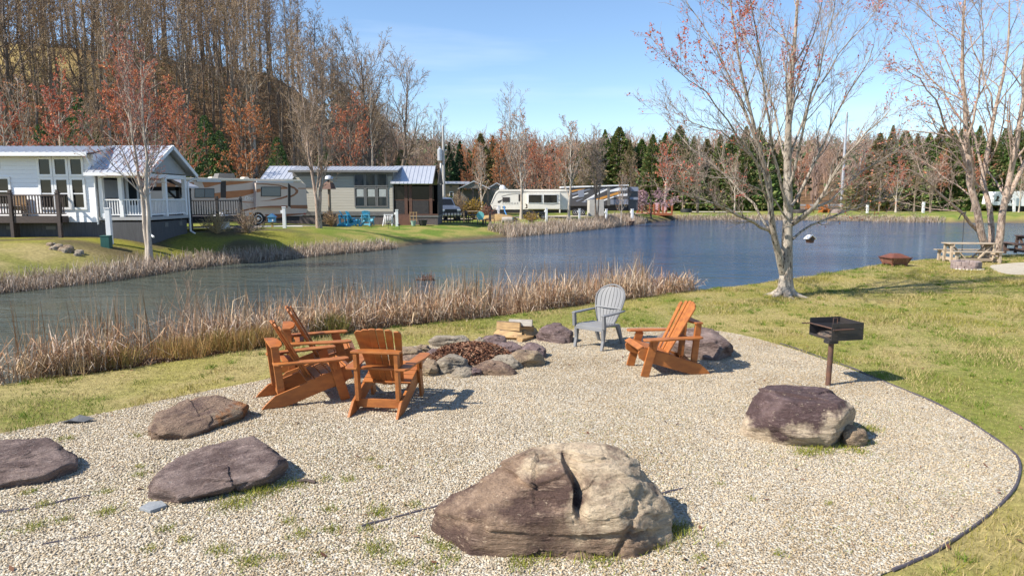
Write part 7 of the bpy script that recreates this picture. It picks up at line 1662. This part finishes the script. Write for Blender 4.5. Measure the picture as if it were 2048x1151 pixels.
# evergreens
GR = [(.11, .18, .05), (.15, .21, .06), (.08, .14, .04), (.19, .22, .07)]; GRB = [(.17, .18, .07), (.24, .19, .09), (.12, .16, .06), (.28, .20, .10)]; GRD = [(.06, .13, .06), (.08, .16, .075), (.05, .10, .05)]
evA = Kind(conifer, 71, 13, 4.8, GR, 7200, pw=1.0, size=.58); evB = Kind(conifer, 72, 13, 4.8, GRB, 7200, pw=1.05, size=.56); evC = Kind(conifer, 73, 13, 3.8, GRD, 5600, pw=1.25, size=.5); evD = Kind(conifer, 74, 13, 4.8, GR + GRB[:2], 8000, pw=.92, size=.6)
evs = [(evC, 900, 285, 96), (evC, 921, 272, 97), (evC, 938, 292, 100), (evB, 962, 272, 108), (evB, 986, 282, 112), (evC, 1003, 292, 114), (evB, 1142, 290, 116), (evA, 1163, 282, 117), (evB, 1186, 285, 114), (evA, 1208, 270, 116), (evD, 1236, 262, 116), (evB, 1258, 276, 113), (evA, 1281, 268, 117), (evD, 1303, 266, 112), (evA, 1328, 274, 116),
       (evD, 1356, 262, 114), (evA, 1384, 272, 113), (evB, 1410, 268, 117), (evD, 1436, 262, 113), (evA, 1460, 275, 116), (evD, 1487, 264, 112), (evA, 1512, 258, 114), (evB, 1536, 270, 115), (evD, 1560, 282, 114), (evB, 1752, 268, 112), (evB, 1776, 262, 114), (evD, 1802, 268, 112), (evB, 1826, 262, 114), (evA, 1850, 256, 113), (evB, 1872, 252, 115), (evD, 1896, 262, 112),
       (evA, 1922, 256, 114), (evD, 1948, 250, 113), (evB, 1972, 258, 114), (evA, 1998, 250, 113), (evD, 2024, 258, 114), (evB, 2048, 262, 113), (evA, 2074, 252, 115)]
for i, (K, u, vt, Y) in enumerate(evs):
    x = at_u(u, Y); hh = ZY(vt, Y) - zg(x, Y)
    reg = 'behind the cabin' if u < 1010 else ('behind the striped trailer' if u < 1290 else ('behind the red deck' if u < 1420 else ('behind the maple' if u < 1600 else 'behind the birch clump')))
    wv = 1 + .28 * math.sin(i * 2.7); hh *= 1 + .07 * math.sin(i * 5.1)
    K.put(x, Y, {id(evA): 'green pointed evergreen', id(evB): 'brown-tinged evergreen', id(evC): 'dark narrow spruce', id(evD): 'broad green evergreen'}[id(K)] + ' in the row ' + reg, 'tree', 'evergreens in the row beyond the pond', rz=i * 1.3, sc=(hh / 13 * wv, hh / 13 * wv, hh / 13))
pinA = Kind(conifer, 75, 11, 2.8, GRD + GR, 4200, 'evergreen_tree', .05, .6)
for u, vt, Y, lb in ((418, 232, 62, 'dark evergreen behind the motorhome, left of the orange tree'), (392, 262, 57, 'dark evergreen right behind the cottage porch gable'), (446, 262, 66, 'dark evergreen behind the orange tree'), (172, 196, 62, 'green pine among the red trees behind the cottage'), (330, 255, 60, 'dark evergreen behind the cottage porch roof'), (560, 275, 70, 'dark evergreen behind the grey cabin left porch'), (650, 295, 72, 'dark evergreen low behind the grey cabin'), (805, 300, 88, 'dark evergreen at the right foot of the hill'), (92, 250, 60, 'dark evergreen behind the cottage roof near the left')):
    x = at_u(u, Y); hh = ZY(vt, Y) - zg(x, Y); pinA.put(x, Y, lb, 'tree', rz=u * .37, sc=(hh / 11 * .9, hh / 11 * .9, hh / 11))

# forest on the hill
fk = [Kind(forest_tree, 80 + i, h, r, nl, fi, lr, bk, tw) for i, (h, r, nl, fi, lr, bk, tw) in enumerate(((19, .22, 18, .40, .24, None, TW_TAN), (17, .18, 16, .45, .22, None, TW_GREY), (20, .22, 20, .42, .24, None, TW_TAN), (16, .17, 20, .30, .28, None, TW_TAN), (18, .20, 16, .5, .2, bk_dark, TW_TAN), (15, .16, 20, .25, .3, None, TW_TAN), (20, .19, 16, .48, .22, bk_pale, TW_TAN), (18, .30, 18, .35, .3, bk_dark, TW_GREY)))]
frng = random.Random(5); cnt = 0; tries = 0; pts_f = []
while cnt < 200 and tries < 9000:
    tries += 1
    a_ = frng.uniform(-.84, -.165); Y = 56 + 66 * frng.random() ** 1.15; x = a_ * Y; hd = (x + 60) * -.637 + (Y - 45) * .77
    if hd < 1.5 + 2 * frng.random(): continue
    if math.hypot((x + 64) / 1.6, Y - 90) < 7: continue
    if any((x - q[0]) ** 2 + (Y - q[1]) ** 2 < 2.2 ** 2 for q in pts_f): continue
    pts_f.append((x, Y)); cnt += 1
    k_ = frng.randrange(8) if a_ < -.6 else frng.randrange(7); K = fk[k_]; u = 1024 + 1365 * a_
    desc = ['tall tan-twigged tree', 'slim grey-twigged tree', 'tall brown-trunked tree', 'low-branching tan tree', 'dark-trunked slender tree', 'bushy tan tree', 'high-crowned pale-trunked tree', 'thick dark-trunked tree'][k_]
    reg = 'above the cottage wall' if u < 190 else ('above the cottage porch' if u < 400 else ('above the motorhome' if u < 600 else 'above the grey cabin'))
    dep = 'low on the hill' if hd < 9 else ('halfway up the hill' if hd < 22 else 'high on the hill')
    K.put(x, Y, 'bare ' + desc + ' ' + dep + ' ' + reg, 'tree', 'bare trees of the hillside forest', rz=frng.uniform(0, 6.28), sc=frng.uniform(.84, 1.12) * (1 - .30 * max(0, min(1, (a_ + .36) / .20))))
# undergrowth on the hill: strokes and leaves nobody could count
ur = np.random.default_rng(12); n = 26000; a_ = ur.uniform(-.86, -.09, n); Y = 52 + 60 * ur.uniform(0, 1, n) ** 1.3; x = a_ * Y; hd = (x + 60) * -.637 + (Y - 45) * .77; k = (hd > -1) & (np.hypot((x + 64) / 1.6, Y - 90) > 7)
x, Y = x[k], Y[k]; n = len(x); z = Hgt(x, Y)
V_, F_, C_ = reeds(np.c_[x, Y, z], ur.uniform(.6, 4.2, n) * ur.uniform(.3, 1, n), ur.uniform(.03, .07, n), .35, ur, .15, np.array([(.30, .22, .15), (.24, .17, .12), (.36, .27, .19), (.20, .15, .10)]))
nb = NB().add(V_, F_, 0, C_)
m_ = 24000; i = ur.integers(0, n, m_); c = np.c_[x[i] + ur.normal(0, .6, m_), Y[i] + ur.normal(0, .6, m_), z[i] + ur.uniform(.1, 3.6, m_) * ur.uniform(.2, 1, m_)]; gsel = fbm(c * .11, 3, 5) > .54
bq = budquads(c, .13, ur, [(.26, .17, .09), (.32, .2, .1), (.2, .13, .08)]); bq[2][np.repeat(gsel, 4)] *= np.array([.45, .75, .45]); nb.add(bq[0], bq[1], 1, bq[2])
tag(nb.build('undergrowth', [twig_t, leaf_t]), 'brown undergrowth and saplings on the hillside', None, None, 'stuff')
# far woods on the slopes behind the road
n = 2600; Y = ur.uniform(150, 420, n); x = Y * ur.uniform(-.25, .95, n); z = Hgt(x, Y); h = ur.uniform(8, 15, n)
k = ~((x > 40) & (Y < 158)); x, Y, z, h = x[k], Y[k], z[k], h[k]; n = len(x)
P0 = np.stack([np.c_[x, Y, z - .5], np.c_[x + ur.normal(0, .3, n), Y, z + h * .5], np.c_[x + ur.normal(0, .5, n), Y, z + h]], 1); R0 = np.repeat(np.array([[.2, .14, .04]]), n, 0)
P1, R1 = kids(P0, R0, 11, ur, .3, 1, .7, .2, .36, .4, 4, .12, .1, .55, .4, .06); P2, R2 = kids(P1, R1, 3, ur, .3, 1, .6, .2, .55, .3, 3, .05, .1, .8, .5, .05)
nb = NB(); colf = np.array([(.30, .20, .15), (.34, .22, .15), (.26, .19, .16), (.36, .26, .2)])
tcol = colf[ur.integers(0, 4, n)] * ur.uniform(.8, 1.2, (n, 1))
for P, R, rep in ((P0, R0, 1), (P1, R1, 11), (P2, R2, 33)):
    V, F = tubes(P, R, 3); nb.add(V, F, 0, np.repeat(np.repeat(tcol, rep, 0), P.shape[1] * 3, 0))
ng = 260; i = ur.integers(0, n, ng); c = np.repeat(np.c_[x[i], Y[i], z[i]], 60, 0) + np.c_[ur.normal(0, 1.5, ng * 60), ur.normal(0, 1.5, ng * 60), np.tile(np.linspace(2, 13, 60), ng)]
bq = budquads(c, .8, ur, [(.06, .09, .04), (.08, .10, .045)]); nb.add(bq[0], bq[1], 1, bq[2])
tag(nb.build('far_woods', [twig_t, needle_t]), 'far bare woods on the slopes beyond the road', None, None, 'stuff')

# ------------------------------------------------------------------ shrubs and clumps
def bush(name, x, y, rx_, rz_, cols, n, size, label, cat='shrub', seed=1, stems=40, zb=None, twc=(.26, .18, .12)):
    r = np.random.default_rng(seed); z = zg(x, y) if zb is None else zb; root = empty(name, (x, y, z), 0, label, cat)
    d = r.normal(0, 1, (stems, 3)); d[:, 2] = np.abs(d[:, 2]) + .5; d /= np.linalg.norm(d, axis=1, keepdims=True)
    P = np.stack([d * np.array([rx_, rx_, rz_]) * t + r.normal(0, .04 * rx_, (stems, 3)) * t for t in np.linspace(0.02, 1, 5)], 1); R = np.repeat(np.linspace(.022, .008, 5)[None], stems, 0) * (1 if y > 30 else .4)
    P2, R2 = kids(P, R, 6, r, .25, 1, .6, .2, .4, .3, 4, .05, .1, .7, .5, .008 if y > 30 else .003)
    nb = NB()
    for PP, RR in ((P, R), (P2, R2)): V, F = tubes(PP, RR, 3); nb.add(V, F, 0, twc)
    nb.build('stems', [twig_t], root)
    if n:
        c = sample_along(P2, n, r, .1); bq = budquads(c, size, r, cols); nb = NB().add(bq[0], bq[1], 0, bq[2]); nb.build('foliage', [leaf_t], root)
    return root
bush('shrub', at_u(947, 66), 66, 1.5, 1.9, [(.48, .33, .04), (.40, .26, .05), (.32, .22, .06)], 2600, .07, 'yellow flowering shrub beside the patio tables', seed=2); bush('shrub', at_u(918, 65), 65, 1.1, 2.6, BROWN, 500, .06, 'tall bare brown shrub left of the yellow one', seed=3)
bush('shrub', at_u(975, 63.5), 63.5, 1.0, 1.2, [(.28, .10, .08), (.22, .08, .07)], 900, .06, 'low dark red shrub right of the yellow one', seed=4); bush('shrub', at_u(1063, 63), 63, .8, .9, [(.55, .38, .03), (.3, .2, .1)], 500, .06, 'small yellow shrub at the foot of the bare tree by the trailer', seed=6)
bush('shrub', at_u(662, 46.5), 46.5, .7, 1.1, BROWN, 300, .05, 'dry brown shrub beside the black storage box', seed=7); bush('shrub', at_u(490, 37), 37.2, 1.0, 1.3, BROWN, 150, .05, 'bare brown bush on the bank below the motorhome wheel', seed=8, twc=(.34, .26, .19)); bush('shrub', at_u(430, 35.5), 35.5, .9, 1.1, [(.38, .27, .12)], 100, .05, 'dry tan weed clump on the bank below the black deck', seed=9, twc=(.42, .32, .18))
evk = Kind(conifer, 77, 2.2, .62, GR, 1500, 'conical_shrub', .02, .6, .22); evk.put(at_u(901, 69), 69, 'small conical green shrub beside the parked truck', 'shrub')
bush('bare_shrub', at_u(352, 13.6) , 13.6, .72, 1.55, None, 0, 0, 'bare twiggy shrub standing among the near reeds', seed=12, stems=26, zb=WL + .05, twc=(.42, .30, .21))
# rusty green grass clumps at the front of the reeds
def clump(u, v, w, h, n, label, seed, cols):
    p = G(u, v); r = np.random.default_rng(seed); b = np.c_[p.x + w * np.clip(r.normal(0, 1, n), -1.7, 1.7), p.y + .25 + .13 * np.clip(r.normal(0, 1, n), -1.7, 1.7), np.full(n, -.02)]
    V, F, C = reeds(b, r.uniform(.5, 1, n) * h, r.uniform(.004, .009, n), .38, r, .06, np.asarray(cols)); root = npmesh('grass_clump', V, [F], reed_m, None, False, C); return tag(root, label, 'grass clump', 'grass clumps at the reed edge')
RG = [(.40, .23, .09), (.33, .25, .08), (.46, .29, .13), (.26, .22, .07)]; GG = [(.18, .22, .05), (.33, .27, .08), (.28, .20, .08)]
clump(205, 738, .20, .40, 700, 'rusty green grass clump at the reed edge below the bare cattails, leftmost', 1, RG); clump(345, 718, .24, .38, 750, 'rusty grass clump at the reed edge left of the orange chairs', 2, RG[:3]); clump(440, 704, .26, .40, 900, 'rusty brown grass clump at the reed edge right beside the orange chairs', 3, RG)
clump(505, 694, .2, .40, 700, 'rust-coloured grass clump directly behind the side-on orange chairs', 4, RG[:3]); clump(650, 672, .18, .44, 1000, 'green grass clump at the reed edge between the orange chairs', 5, GG); clump(90, 752, .3, .32, 600, 'low tan grass clump at the reed edge near the picture edge', 6, [(.45, .33, .18), (.38, .26, .13)])
